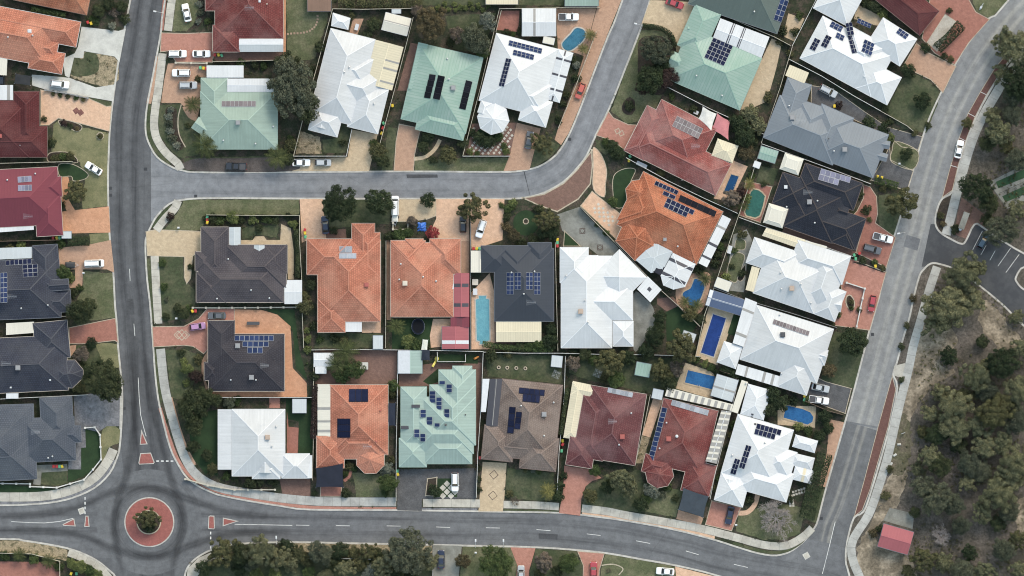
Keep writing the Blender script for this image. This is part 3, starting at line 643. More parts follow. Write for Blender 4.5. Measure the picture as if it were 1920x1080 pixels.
# middle block, lower row
footpath([(301, 654), (308, 720), (319, 770), (337, 832), (353, 870), (375, 896), (411, 914), (474, 926), (537, 935), (600, 940), (663, 941), (743, 941)], 16.5, 'slab_grey', 2.3)
ribbon('verge', 'pave_rose', [(300, 765), (318, 822), (332, 858), (350, 886), (373, 905), (410, 922), (474, 936), (537, 946), (600, 952), (743, 954)], 6, 1)
ribbon('verge', 'pave_tan', [(320, 745), (335, 800), (350, 842), (366, 872)], 6, 1)
zone('driveway', 'pave_rose', [(285, 612), (345, 611), (372, 597), (388, 578), (440, 578), (440, 602), (391, 602), (391, 655), (382, 664), (362, 650), (345, 648), (287, 651)], 3, False, 'edging')
zone('paving', 'pave_orange', [(440, 580), (490, 581), (520, 590), (545, 612), (549, 690), (575, 718), (576, 744), (394, 744), (392, 733), (533, 733), (533, 626), (440, 626)], 3, False)
zone('path', 'pave_tan', [(391, 655), (394, 660), (384, 684), (386, 715), (393, 733), (386, 730), (378, 700), (378, 676)], 3)
zone('lawn', 'lawn_dark', [(310, 656), (345, 655), (378, 668), (376, 700), (340, 750), (322, 745)], 1)
zone('verge', 'lawn_dark', [(288, 656), (294, 656), (306, 750), (300, 760), (293, 720)], 1)
zone('lawn', 'turf', [(498, 580), (552, 580), (560, 650), (577, 715), (555, 690), (549, 620), (525, 592)], 1)
zone('lawn', 'turf', [(350, 780), (408, 768), (408, 892), (385, 888), (362, 860)], 1)
zone('lawn', 'turf', [(536, 748), (586, 750), (588, 850), (560, 850), (560, 790), (536, 785)], 1)
zone('paving', 'pave_red', [(538, 770), (541, 800), (560, 802), (558, 850), (538, 850)], 2)
zone('paving', 'pave_rose', [(505, 745), (525, 745), (525, 765), (505, 765)], 3)
zone('driveway', 'pave_brown', [(524, 898), (582, 898), (582, 930), (530, 928)], 3)
zone('driveway', 'pave_red', [(600, 905), (642, 905), (640, 931), (600, 931)], 3, False, 'edging')
ribbon('path', 'pave_red', [(654, 866), (658, 880), (654, 894), (645, 902)], 6, 3)
zone('lawn', 'lawn', [(660, 885), (700, 890), (738, 888), (742, 932), (668, 932), (665, 905)], 1)
zone('driveway', 'drive_grey', [(745, 880), (893, 878), (893, 935), (791, 935), (791, 958), (745, 957)], 3, False)
zone('paving', 'pave_brown', [(590, 656), (744, 656), (744, 720), (590, 720)], 1)
zone('paving', 'pave_brown', [(748, 690), (820, 680), (895, 680), (895, 720), (748, 725)], 2)
zone('paving', 'pave_brown', [(893, 680), (904, 680), (896, 870), (892, 870)], 2)
zone('lawn', 'turf', [(793, 715), (822, 690), (822, 716), (805, 722)], 3)
zone('lawn', 'turf', [(822, 664), (896, 666), (896, 682), (822, 680)], 3)
zone('lawn', 'lawn_dark', [(912, 665), (1050, 667), (1056, 720), (914, 706)], 1)
zone('driveway', 'pave_sand', [(905, 866), (950, 868), (946, 930), (943, 959), (897, 959), (901, 910)], 3, False)
zone('lawn', 'lawn_dark', [(950, 878), (1038, 886), (1042, 938), (990, 938), (948, 932)], 1)
footpath([(793, 943), (900, 944)], 15, 'slab_concrete', 2.4)
footpath([(944, 946), (1000, 947), (1048, 950)], 14, 'slab_concrete', 2.4)
zone('verge', 'cobble', [(791, 952), (896, 953), (894, 959), (791, 958)], 2)
zone('verge', 'lawn_dark', [(944, 954), (1048, 957), (1044, 963), (946, 961)], 1)
zone('driveway', 'pave_rose', [(1058, 873), (1106, 880), (1128, 896), (1110, 902), (1098, 912), (1090, 935), (1088, 967), (1048, 962), (1056, 920)], 3)
zone('lawn', 'lawn_dark', [(1100, 908), (1128, 900), (1200, 880), (1222, 960), (1150, 958), (1092, 945)], 1)
zone('lawn', 'lawn_dark', [(1065, 666), (1284, 672), (1270, 745), (1220, 738), (1108, 714), (1068, 700)], 1)
zone('paving', 'pave_peach', [(1226, 742), (1244, 746), (1219, 820), (1204, 816)], 2)
zone('garden_bed', 'sandbed', [(1204, 818), (1218, 821), (1206, 870), (1192, 868)], 1)
zone('lawn', 'lawn', [(1208, 905), (1280, 920), (1268, 970), (1196, 956)], 1)
zone('driveway', 'pave_tan', [(1272, 956), (1319, 970), (1314, 985), (1268, 973)], 3)
# south side of the lower street
zone('verge', 'sandbed', [(540, 1018), (810, 1023), (810, 1036), (540, 1034)], 1)
zone('lawn', 'lawn_dark', [(380, 1050), (810, 1050), (810, 1130), (360, 1130)], 1)
zone('path', 'slab_concrete', [(352, 1066), (372, 1046), (395, 1036), (402, 1046), (370, 1080), (348, 1100)], 2)
zone('driveway', 'concrete_grey', [(811, 1022), (866, 1023), (856, 1120), (811, 1120)], 3)
zone('lawn', 'lawn', [(868, 1024), (957, 1026), (970, 1055), (962, 1130), (856, 1130)], 1)
zone('driveway', 'pave_rose', [(957, 1026), (1004, 1028), (992, 1070), (990, 1130), (962, 1130), (970, 1060)], 3)
zone('lawn', 'lawn_dark', [(1005, 1029), (1080, 1033), (1092, 1060), (1092, 1130), (992, 1130), (994, 1070)], 1)
zone('driveway', 'pave_rose', [(1082, 1033), (1134, 1037), (1124, 1070), (1124, 1130), (1092, 1130), (1093, 1060)], 3, False, 'edging')
zone('lawn', 'lawn', [(1136, 1038), (1200, 1050), (1266, 1063), (1270, 1130), (1126, 1130), (1126, 1070)], 1)
ribbon('path', 'edging', [(1128, 1060), (1150, 1058), (1168, 1066), (1160, 1078)], 2, 3)
zone('driveway', 'pave_peach', [(1266, 1062), (1342, 1081), (1345, 1130), (1272, 1130)], 3)
# eastern reserve
zone('parking_bay', 'bay_red', [(1925, 55), (1990, -30), (2010, -20), (1925, 75), (1885, 122), (1850, 178), (1828, 221), (1811, 264), (1797, 310), (1786, 357), (1766, 371), (1780, 318), (1797, 261), (1814, 214), (1836, 175), (1864, 129), (1900, 85)], 0, False, 'edging', 0.14, 0.03)
zone('parking_bay', 'bay_red', [(1673, 703), (1680, 730), (1666, 799), (1632, 917), (1617, 957), (1601, 969), (1620, 900), (1646, 800)], 0, False, 'edging', 0.14, 0.03)
for a, b in (((1838, 172), (1852, 179)), ((1815, 212), (1830, 220)), ((1798, 258), (1812, 265)), ((1782, 310), (1796, 314))): marking([a, b], 0.14, 0.036)
footpath([(1960, 45), (1915, 105), (1885, 147), (1866, 178), (1844, 216), (1828, 250), (1814, 290), (1803, 330), (1793, 366), (1784, 402), (1774, 440)], 17, 'slab_grey', 2.3)
footpath([(1757, 500), (1742, 545), (1725, 605), (1712, 650), (1704, 690), (1694, 730), (1684, 770), (1666, 850), (1650, 905), (1630, 962), (1606, 1000), (1596, 1022), (1599, 1050), (1611, 1080), (1635, 1140)], 16, 'slab_grey', 2.3)
zone('verge', 'slab_concrete', [(1676, 686), (1700, 680), (1698, 712), (1676, 704)], 2)
zone('verge', 'mulch', [(1768, 374), (1783, 366), (1772, 428), (1764, 434), (1756, 418), (1758, 392)], 1)
zone('paving', 'pave_brown', [(1795, 400), (1803, 370), (1850, 405), (1846, 428), (1826, 420), (1812, 448), (1790, 440)], 1)
zone('terrain', 'scrub_sand', [(1712, 655), (1730, 610), (1790, 620), (1790, 650), (1760, 680), (1790, 700), (1740, 730), (1700, 800), (1690, 790)], 1, True)
zone('terrain', 'scrub_sand', [(1660, 905), (1690, 870), (1700, 900), (1680, 950), (1648, 985), (1645, 1020), (1700, 1040), (1715, 1090), (1620, 1100), (1608, 1030), (1632, 985)], 1, True)
zone('terrain', 'scrub_sand', [(1900, 950), (1935, 930), (1940, 1010), (1915, 1010)], 1, True)
zone('terrain', 'scrub_sand', [(1850, 560), (1900, 620), (1935, 660), (1880, 660), (1835, 600)], 1, True)
zone('terrain', 'scrub_green', [(1684, 790), (1700, 780), (1710, 840), (1690, 890), (1672, 880)], 2, True)
zone('paving', 'concrete_grey', [(1668, 952), (1714, 963), (1711, 992), (1656, 976)], 3)

# ------------------------------------------------------------------ markings
for a in ([(440, 983), (495, 984), (548, 985)], [(555, 984.5), (580, 985)], [(630, 985.5), (656, 986)], [(725, 986), (751, 986.5)], [(818, 988), (844, 989)], [(911, 989.5), (937, 990)],
          [(1006, 993), (1032, 995)], [(1100, 1001), (1126, 1004)], [(1193, 1014), (1219, 1019)], [(1286, 1033), (1310, 1040)], [(1376, 1058), (1402, 1064)],
          [(243, 504), (244, 527)], [(251, 607), (253, 630)], [(259, 708), (261, 745), (264, 779), (269, 800), (274, 818)], [(21, 978), (60, 980), (83, 980.5), (110, 978), (137, 972)],
          [(1566, 978), (1556, 1020), (1542, 1076)]): marking(a)
for i in range(4):
    marking([(293 + i * 9, 864.5), (298 + i * 9, 864.5)], 0.3); marking([(159.5, 932 + i * 9), (159.5, 937 + i * 9)], 0.3); marking([(395, 997 + i * 9), (395, 1002 + i * 9)], 0.3)
for a, b in (((1842, 433), (1824, 468)), ((1849, 460), (1839, 478)), ((1866, 470), (1856, 488)), ((1895, 465), (1871, 499)), ((1911, 477), (1886, 511))): marking([a, b], 0.12, 0.034)

# resurfaced patches and seams in the carriageways
surf('patch_dark', (0.062, 0.064, 0.070), (0.085, 0.087, 0.094), s1=0.5, v=0.25); surf('patch_pale', (0.172, 0.177, 0.188), (0.135, 0.139, 0.15), s1=0.3, v=0.2)
def patch(pts, mt, z): mb = MB(); mb.prism(PP(pts), z - .006, z, bottom=False); return struct('road_patch', mb, M_[mt])
patch([(762, 327), (820, 327), (821, 333), (763, 334)], 'patch_dark', .010); patch([(1590, 790), (1645, 800), (1644, 803), (1589, 793)], 'patch_pale', .022);
patch([(1010, 1000), (1046, 1002), (1045, 1012), (1010, 1010)], 'patch_dark', .022); patch([(1700, 440), (1726, 448), (1720, 470), (1694, 462)], 'patch_pale', .022); patch([(236, 560), (250, 560), (252, 590), (238, 590)], 'patch_dark', .026)

# rubber worn into the asphalt where traffic turns
def wear_mat():
    m, n, l, b = newmat('tyre_wear'); uv = n.new('ShaderNodeUVMap').outputs['UV']; sep = n.new('ShaderNodeSeparateXYZ'); l.new(uv, sep.inputs[0])
    ab = n.new('ShaderNodeMath'); ab.operation = 'ABSOLUTE'; l.new(sep.outputs[1], ab.inputs[0]); mr = n.new('ShaderNodeMapRange'); mr.interpolation_type = 'SMOOTHSTEP'; l.new(ab.outputs[0], mr.inputs[0])
    mr.inputs[1].default_value = 1.5; mr.inputs[2].default_value = 0.2; mr.inputs[3].default_value = 0; mr.inputs[4].default_value = .40
    mp = n.new('ShaderNodeMapping'); mp.inputs['Scale'].default_value = (0.06, 1.1, 1); l.new(uv, mp.inputs['Vector'])
    mu = n.new('ShaderNodeMath'); mu.operation = 'MULTIPLY'; l.new(mr.outputs[0], mu.inputs[0]); l.new(ramp(n, l, noise(n, l, mp.outputs[0], 1, 4, .6), .28, .62, (.35,) * 3, (1, 1, 1)), mu.inputs[1])
    l.new(mu.outputs[0], b.inputs['Alpha']); b.inputs['Base Color'].default_value = (.03, .031, .035, 1); b.inputs['Roughness'].default_value = .9; b.inputs['Specular IOR Level'].default_value = .2; MATS['tyre_wear'] = m
wear_mat()
for k, pts in enumerate(([(248, 560), (254, 700), (252, 800), (240, 880), (222, 935), (214, 985), (222, 1040), (240, 1110)], [(268, 640), (284, 740), (302, 830), (322, 900), (338, 950), (342, 985), (330, 1040), (312, 1110)],
                         [(-40, 968), (60, 966), (150, 950), (205, 925), (250, 915), (300, 918), (360, 938), (440, 962), (560, 972)], [(-40, 994), (70, 996), (150, 1004), (215, 1030), (260, 1042), (310, 1042), (360, 1022), (440, 1000), (560, 1000)])):
    w = PP(smooth_line(pts, 6)); mb = MB(); z = .021 + .0015 * k; cum = [0.0]
    for i in range(len(w) - 1): cum.append(cum[-1] + math.dist(w[i], w[i + 1]))
    L_, R2 = offset_line(w, 1.5), offset_line(w, -1.5); vc = [1.5 * (1 - min(1, t / 12, (cum[-1] - t) / 12)) for t in cum]
    for i in range(len(w) - 1):
        for E in (L_, R2): mb.face([(*w[i], z), (*w[i + 1], z), (*E[i + 1], z), (*E[i], z)], 0, [(cum[i], vc[i]), (cum[i + 1], vc[i + 1]), (cum[i + 1], 1.5), (cum[i], 1.5)])
    struct('tyre_marks', mb, M_['tyre_wear'])
# ------------------------------------------------------------------ houses: library
tile_mat('tile_orange', (0.46, 0.180, 0.122), (0.17, 0.070, 0.048), (0.58, 0.33, 0.24))
tile_mat('tile_vivid', (0.42, 0.145, 0.082), (0.10, 0.042, 0.027), (0.52, 0.27, 0.17))
tile_mat('tile_rust', (0.38, 0.145, 0.088), (0.13, 0.062, 0.042), (0.46, 0.28, 0.19))
tile_mat('tile_red', (0.180, 0.054, 0.052), (0.075, 0.024, 0.023), (0.32, 0.19, 0.175))
tile_mat('tile_maroon', (0.100, 0.029, 0.031), (0.048, 0.016, 0.018), (0.17, 0.085, 0.085), stain=0.35)
tile_mat('tile_rosered', (0.275, 0.088, 0.080), (0.11, 0.042, 0.040), (0.42, 0.29, 0.27))
tile_mat('tile_plum', (0.150, 0.060, 0.064), (0.075, 0.030, 0.032), (0.27, 0.18, 0.18))
tile_mat('tile_slate', (0.048, 0.053, 0.075), (0.024, 0.025, 0.033), (0.085, 0.088, 0.10), stain=0.3, cap=(0.085, 0.088, 0.104))
tile_mat('tile_grey', (0.086, 0.098, 0.124), (0.056, 0.064, 0.08), (0.13, 0.14, 0.155), stain=0.25)
tile_mat('tile_mauve', (0.074, 0.068, 0.080), (0.042, 0.037, 0.042), (0.13, 0.115, 0.12), stain=0.3, cap=(0.100, 0.088, 0.094))
tile_mat('tile_char', (0.050, 0.048, 0.059), (0.027, 0.024, 0.029), (0.09, 0.082, 0.088), stain=0.3)
tile_mat('tile_black', (0.031, 0.035, 0.049), (0.015, 0.016, 0.022), (0.055, 0.058, 0.066), stain=0.3, cap=(0.070, 0.062, 0.064))
tile_mat('tile_brown', (0.185, 0.140, 0.122), (0.08, 0.064, 0.060), (0.31, 0.26, 0.235))
metal_mat('metal_white', (0.590, 0.600, 0.615), (0.39, 0.40, 0.41), 0.34, ribd=.14)
metal_mat('metal_offwhite', (0.54, 0.55, 0.565), (0.35, 0.36, 0.37), 0.36, ribd=.14)
metal_mat('metal_green', (0.285, 0.365, 0.318), (0.185, 0.235, 0.205), 0.45, ribd=.18)
metal_mat('metal_greenfade', (0.215, 0.320, 0.275), (0.37, 0.43, 0.395), 0.4)
metal_mat('metal_mint', (0.300, 0.388, 0.356), (0.20, 0.25, 0.235), 0.45, ribd=.2)
metal_mat('metal_olive', (0.112, 0.140, 0.130), (0.08, 0.095, 0.09), 0.3)
metal_mat('metal_slate', (0.050, 0.057, 0.072), (0.035, 0.04, 0.05), 0.3)
metal_mat('metal_bluegrey', (0.190, 0.212, 0.240), (0.135, 0.15, 0.17), 0.35, ribd=.18)
metal_mat('metal_crimson', (0.170, 0.046, 0.062), (0.13, 0.038, 0.050), 0.35)
metal_mat('metal_pinkred', (0.335, 0.110, 0.122), (0.25, 0.085, 0.095), 0.4)
metal_mat('metal_cream', (0.61, 0.545, 0.405), (0.42, 0.37, 0.28), 0.3, 0.3, ribd=.25)
metal_mat('metal_pale', (0.60, 0.57, 0.50), (0.44, 0.42, 0.36), 0.3, 0.3)
metal_mat('metal_zinc', (0.46, 0.49, 0.51), (0.33, 0.35, 0.36), 0.3, 0.3)
metal_mat('metal_brown', (0.20, 0.13, 0.10), (0.12, 0.08, 0.06), 0.4)
metal_mat('metal_blue', (0.085, 0.115, 0.190), (0.06, 0.08, 0.13), 0.3)
plain('sheet_dark', (0.055, 0.052, 0.060), 0.3); plain('sheet_grey', (0.27, 0.26, 0.245), 0.35); plain('sheet_white', (0.56, 0.575, 0.60), 0.5, spec=.2); plain('sheet_maroon', (0.12, 0.025, 0.035), 0.4)
plain('gutter_white', (0.52, 0.52, 0.51), 0.5); plain('gutter_cream', (0.44, 0.38, 0.32), 0.5); plain('gutter_grey', (0.14, 0.15, 0.17), 0.5); plain('gutter_green', (0.24, 0.33, 0.28), 0.5); plain('gutter_brown', (0.16, 0.11, 0.09), 0.5); plain('gutter_red', (0.2, 0.05, 0.05), 0.5)
surf('wall_cream', (0.52, 0.46, 0.36), (0.44, 0.38, 0.29), s1=0.5, v=0.1); surf('wall_brick', (0.30, 0.16, 0.11), (0.22, 0.12, 0.085), s1=0.8, v=0.2); surf('wall_white', (0.62, 0.60, 0.56), (0.54, 0.52, 0.48), s1=0.5, v=0.08)
plain('window_frame', (0.68, 0.68, 0.66), 0.4); plain('window_glass', (0.03, 0.04, 0.05), 0.08, spec=0.8); plain('door_timber', (0.16, 0.08, 0.045), 0.5); plain('garage_panel', (0.60, 0.57, 0.50), 0.5); plain('post_white', (0.65, 0.65, 0.62), 0.5)
plain('frame_silver', (0.40, 0.41, 0.43), 0.6, 0.0, spec=.05); plain('frame_black', (0.02, 0.02, 0.025), 0.7, spec=0.0)
plain('unit_grey', (0.26, 0.26, 0.27), 0.5); plain('unit_cream', (0.56, 0.50, 0.42), 0.5); plain('unit_red', (0.34, 0.09, 0.075), 0.6); plain('unit_dark', (0.06, 0.06, 0.065), 0.5); plain('unit_tan', (0.40, 0.31, 0.25), 0.6); plain('steel', (0.55, 0.55, 0.55), 0.35, 0.6)
def cell_mat(name, col, col2):
    m, n, l, b = newmat(name); uv = n.new('ShaderNodeUVMap').outputs['UV']
    br = n.new('ShaderNodeTexBrick'); br.offset = 0; l.new(uv, br.inputs['Vector']); br.inputs['Scale'].default_value = 1
    br.inputs['Brick Width'].default_value = 1 / 6; br.inputs['Row Height'].default_value = 1 / 10; br.inputs['Mortar Size'].default_value = 0.004
    br.inputs['Color1'].default_value = (*col, 1); br.inputs['Color2'].default_value = (*col2, 1); br.inputs['Mortar'].default_value = (*sc(col2, 2.2), 1)
    oi = n.new('ShaderNodeObjectInfo').outputs['Random']
    l.new(mixc(n, l, 1.0, br.outputs['Color'], ramp(n, l, oi, 0, 1, (0.7,) * 3, (1.15,) * 3), 'MULTIPLY'), b.inputs['Base Color'])
    b.inputs['Roughness'].default_value = 0.5; b.inputs['Specular IOR Level'].default_value = 0.0; MATS[name] = m
cell_mat('cell_blue', (0.020, 0.030, 0.075), (0.026, 0.040, 0.092)); cell_mat('cell_navy', (0.012, 0.016, 0.036), (0.016, 0.020, 0.045))
cell_mat('cell_grey', (0.13, 0.115, 0.125), (0.16, 0.14, 0.15)); cell_mat('cell_pale', (0.20, 0.22, 0.26), (0.24, 0.26, 0.30)); cell_mat('cell_lav', (0.135, 0.14, 0.20), (0.16, 0.165, 0.23))
cell_mat('cell_black', (0.010, 0.011, 0.015), (0.014, 0.015, 0.02))

def panel_mesh(cell, frame):
    mb = MB(); mb.box(-.5, -.5, 0, .5, .5, 0.04); f = 0.035
    mb.face([(-.5 + f, -.5 + f, 0.046), (.5 - f, -.5 + f, 0.046), (.5 - f, .5 - f, 0.046), (-.5 + f, .5 - f, 0.046)], 1, [(0, 0), (1, 0), (1, 1), (0, 1)])
    return mb.mesh('solar_panel', [M_[frame], M_[cell]])
PANEL = {k: panel_mesh(*v) for k, v in {'blue': ('cell_blue', 'frame_silver'), 'navy': ('cell_navy', 'frame_silver'), 'bk': ('cell_black', 'frame_black'), 'nb': ('cell_navy', 'frame_black'),
         'grey': ('cell_grey', 'frame_silver'), 'pale': ('cell_pale', 'frame_silver'), 'lav': ('cell_lav', 'frame_silver')}.items()}

def unit_mesh(kind, mt):
    mb = MB()
    if kind == 'cooler':                                              # evaporative cooler: louvred box with a cap
        mb.box(-.55, -.55, -0.5, .55, .55, .62); mb.prism(inset([(-.6, -.6), (.6, -.6), (.6, .6), (-.6, .6)], 0.0), .62, .70)
        mb.prism([(-.45, -.45), (.45, -.45), (.45, .45), (-.45, .45)], .70, .76)
        for k in range(4):
            for s in (-1, 1): mb.box(s * .56 - .015, -.45, -.05 + k * .15, s * .56 + .015, .45, .02 + k * .15); mb.box(-.45, s * .56 - .015, -.05 + k * .15, .45, s * .56 + .015, .02 + k * .15)
    elif kind == 'vent':                                              # whirlybird
        mb.tube([(0, 0, -.3), (0, 0, .16)], .13, 10)
        mb.loft([[(r * math.cos(a * math.pi / 6), r * math.sin(a * math.pi / 6), z) for a in range(12)] for r, z in ((.14, .16), (.22, .24), (.24, .34), (.18, .44), (.05, .48))])
    elif kind == 'pipe':
        mb.tube([(0, 0, -.3), (0, 0, .35)], .07, 8); mb.tube([(0, 0, .33), (0, 0, .38)], .11, 8)
    elif kind == 'skylight':
        mb.box(-.45, -.45, -.1, .45, .45, .12); mb.loft([[(x * .40, y * .40, .12) for x, y in ((-1, -1), (1, -1), (1, 1), (-1, 1))], [(x * .28, y * .28, .24) for x, y in ((-1, -1), (1, -1), (1, 1), (-1, 1))]])
    elif kind == 'antenna':
        mb.tube([(0, 0, -.5), (0, 0, 1.9)], .025, 5); mb.tube([(-1.1, 0, 1.8), (1.1, 0, 1.8)], .02, 4)
        for k in range(9): w = .75 - .05 * k; mb.tube([(-1.1 + k * .26, -w, 1.8), (-1.1 + k * .26, w, 1.8)], .018, 4)
    return mb.mesh(kind, M_[mt])
UNIT = {}
def unit_of(kind, mt):
    if (kind, mt) not in UNIT: UNIT[(kind, mt)] = unit_mesh(kind, mt)
    return UNIT[(kind, mt)]
UNAME = {'cooler': 'air_cooler', 'vent': 'roof_vent', 'pipe': 'vent_pipe', 'skylight': 'roof_skylight', 'antenna': 'antenna'}

mb = MB(); mb.box(-.75, -.03, -.6, .75, .05, .6); WIN = mb.mesh('window', M_['window_frame'])
mb = MB(); mb.box(-.69, .045, -.54, -.03, .07, .54); mb.box(.03, .045, -.54, .69, .07, .54); PANE = mb.mesh('pane', M_['window_glass'])
mb = MB(); mb.box(-.45, -.03, 0, .45, .06, 2.05); mb.box(.3, .06, 1.0, .38, .12, 1.1); DOOR = mb.mesh('door', M_['door_timber'])
mb = MB(); mb.box(-2.4, -.03, 0, 2.4, .05, 2.15)
for k in range(4): mb.box(-2.35, .05, .06 + k * .53, 2.35, .075, .53 + k * .53)
GDOOR = mb.mesh('garage_door', M_['garage_panel'])

class Sec:
    """one convex roof volume: every sloped edge gives a plane, the roof is their lower envelope"""
    def __init__(s, pts, z0, pitch, gables='', cap=None, hook=None):
        w = PP(pts); gab = {int(c) for c in gables}
        if area(w) < 0:
            n = len(w); w = w[::-1]; gab = {(n - 2 - g) % n for g in gab}
        s.p = w; s.z0 = z0; s.e = edges(w); s.s = [None if i in gab else pitch for i in range(len(w))]; s.cap = cap
        s.faces = []
        for i, si in enumerate(s.s):
            if si is None: continue
            f = w; a, b, c = s.e[i]
            for j, sj in enumerate(s.s):
                if j == i or sj is None or not f: continue
                a2, b2, c2 = s.e[j]; f = clip(f, si * a - sj * a2, si * b - sj * b2, si * c - sj * c2)
            if cap and f: f = clip(f, si * a, si * b, si * c - cap)
            if f: s.faces.append((i, f))
        if cap:
            f = w
            for j, sj in enumerate(s.s):
                if sj is not None and f: a, b, c = s.e[j]; f = clip(f, -sj * a, -sj * b, -(sj * c - cap))
            if f: s.faces.append((-1, f))
    def h(s, x, y):
        if not inside(s.p, x, y, 0.02): return None
        z = min(sj * (a * x + b * y + c) for sj, (a, b, c) in zip(s.s, s.e) if sj is not None)
        return s.z0 + (min(z, s.cap) if s.cap else z)
    def zi(s, i, x, y):
        if i < 0: return s.z0 + s.cap
        a, b, c = s.e[i]; return s.z0 + s.s[i] * (a * x + b * y + c)
    def put(s, mb, mi=0, gi=1):
        for i, f in s.faces:
            if i >= 0:
                a, b, c = s.e[i]; k = math.sqrt(1 + s.s[i] ** 2); uv = [(b * x - a * y, (a * x + b * y + c) * k) for x, y in f]
            else: uv = [(x, y) for x, y in f]
            mb.face([(x, y, s.zi(i, x, y)) for x, y in f], mi, uv)
        n = len(s.p)
        for i in range(n):
            p, q = s.p[i], s.p[(i + 1) % n]; a, b, c = s.e[i]; pts = []
            for k, f in s.faces:
                for x, y in f:
                    if abs(a * x + b * y + c) < 1e-3: pts.append((x, y, s.zi(k, x, y)))
            pts.sort(key=lambda t: (t[0] - p[0]) * (q[0] - p[0]) + (t[1] - p[1]) * (q[1] - p[1]))
            ring = [(p[0], p[1], s.z0 - .09), (q[0], q[1], s.z0 - .09)]
            for t in reversed(pts):
                if math.dist(t, ring[-1]) > 0.01 and (t[2] > s.z0 + 1e-3 or True): ring.append(t)
            if len(ring) >= 3: mb.face(ring, gi)
        mb.face([(x, y, s.z0 - .09) for x, y in s.p[::-1]], gi)
    def ridges(s, mb, w=0.24, h=0.07, mi=0):
        seen = set()
        for i, f in s.faces:
            for k in range(len(f)):
                p, q = f[k], f[(k + 1) % len(f)]
                if s.zi(i, *p) - s.z0 < 0.02 and s.zi(i, *q) - s.z0 < 0.02: continue
                m = ((p[0] + q[0]) / 2, (p[1] + q[1]) / 2)
                if min(a * m[0] + b * m[1] + c for a, b, c in s.e) < 0.02: continue
                key = (round(m[0], 2), round(m[1], 2))
                if key in seen: continue
                seen.add(key)
                mb.bar((p[0], p[1], s.zi(i, *p) - 0.02), (q[0], q[1], s.zi(i, *q) - 0.02), w, h, mi)
    def gutters(s, mb, w=0.10, mi=0):
        n = len(s.p)
        for i in range(n):
            p, q = s.p[i], s.p[(i + 1) % n]; a, b, c = s.e[i]; d = w / 2
            mb.bar((p[0] - a * d + b * -d, p[1] - b * d + a * d, s.z0 - .11), (q[0] - a * d + b * d, q[1] - b * d - a * d, s.z0 - .11), w, .125, mi)

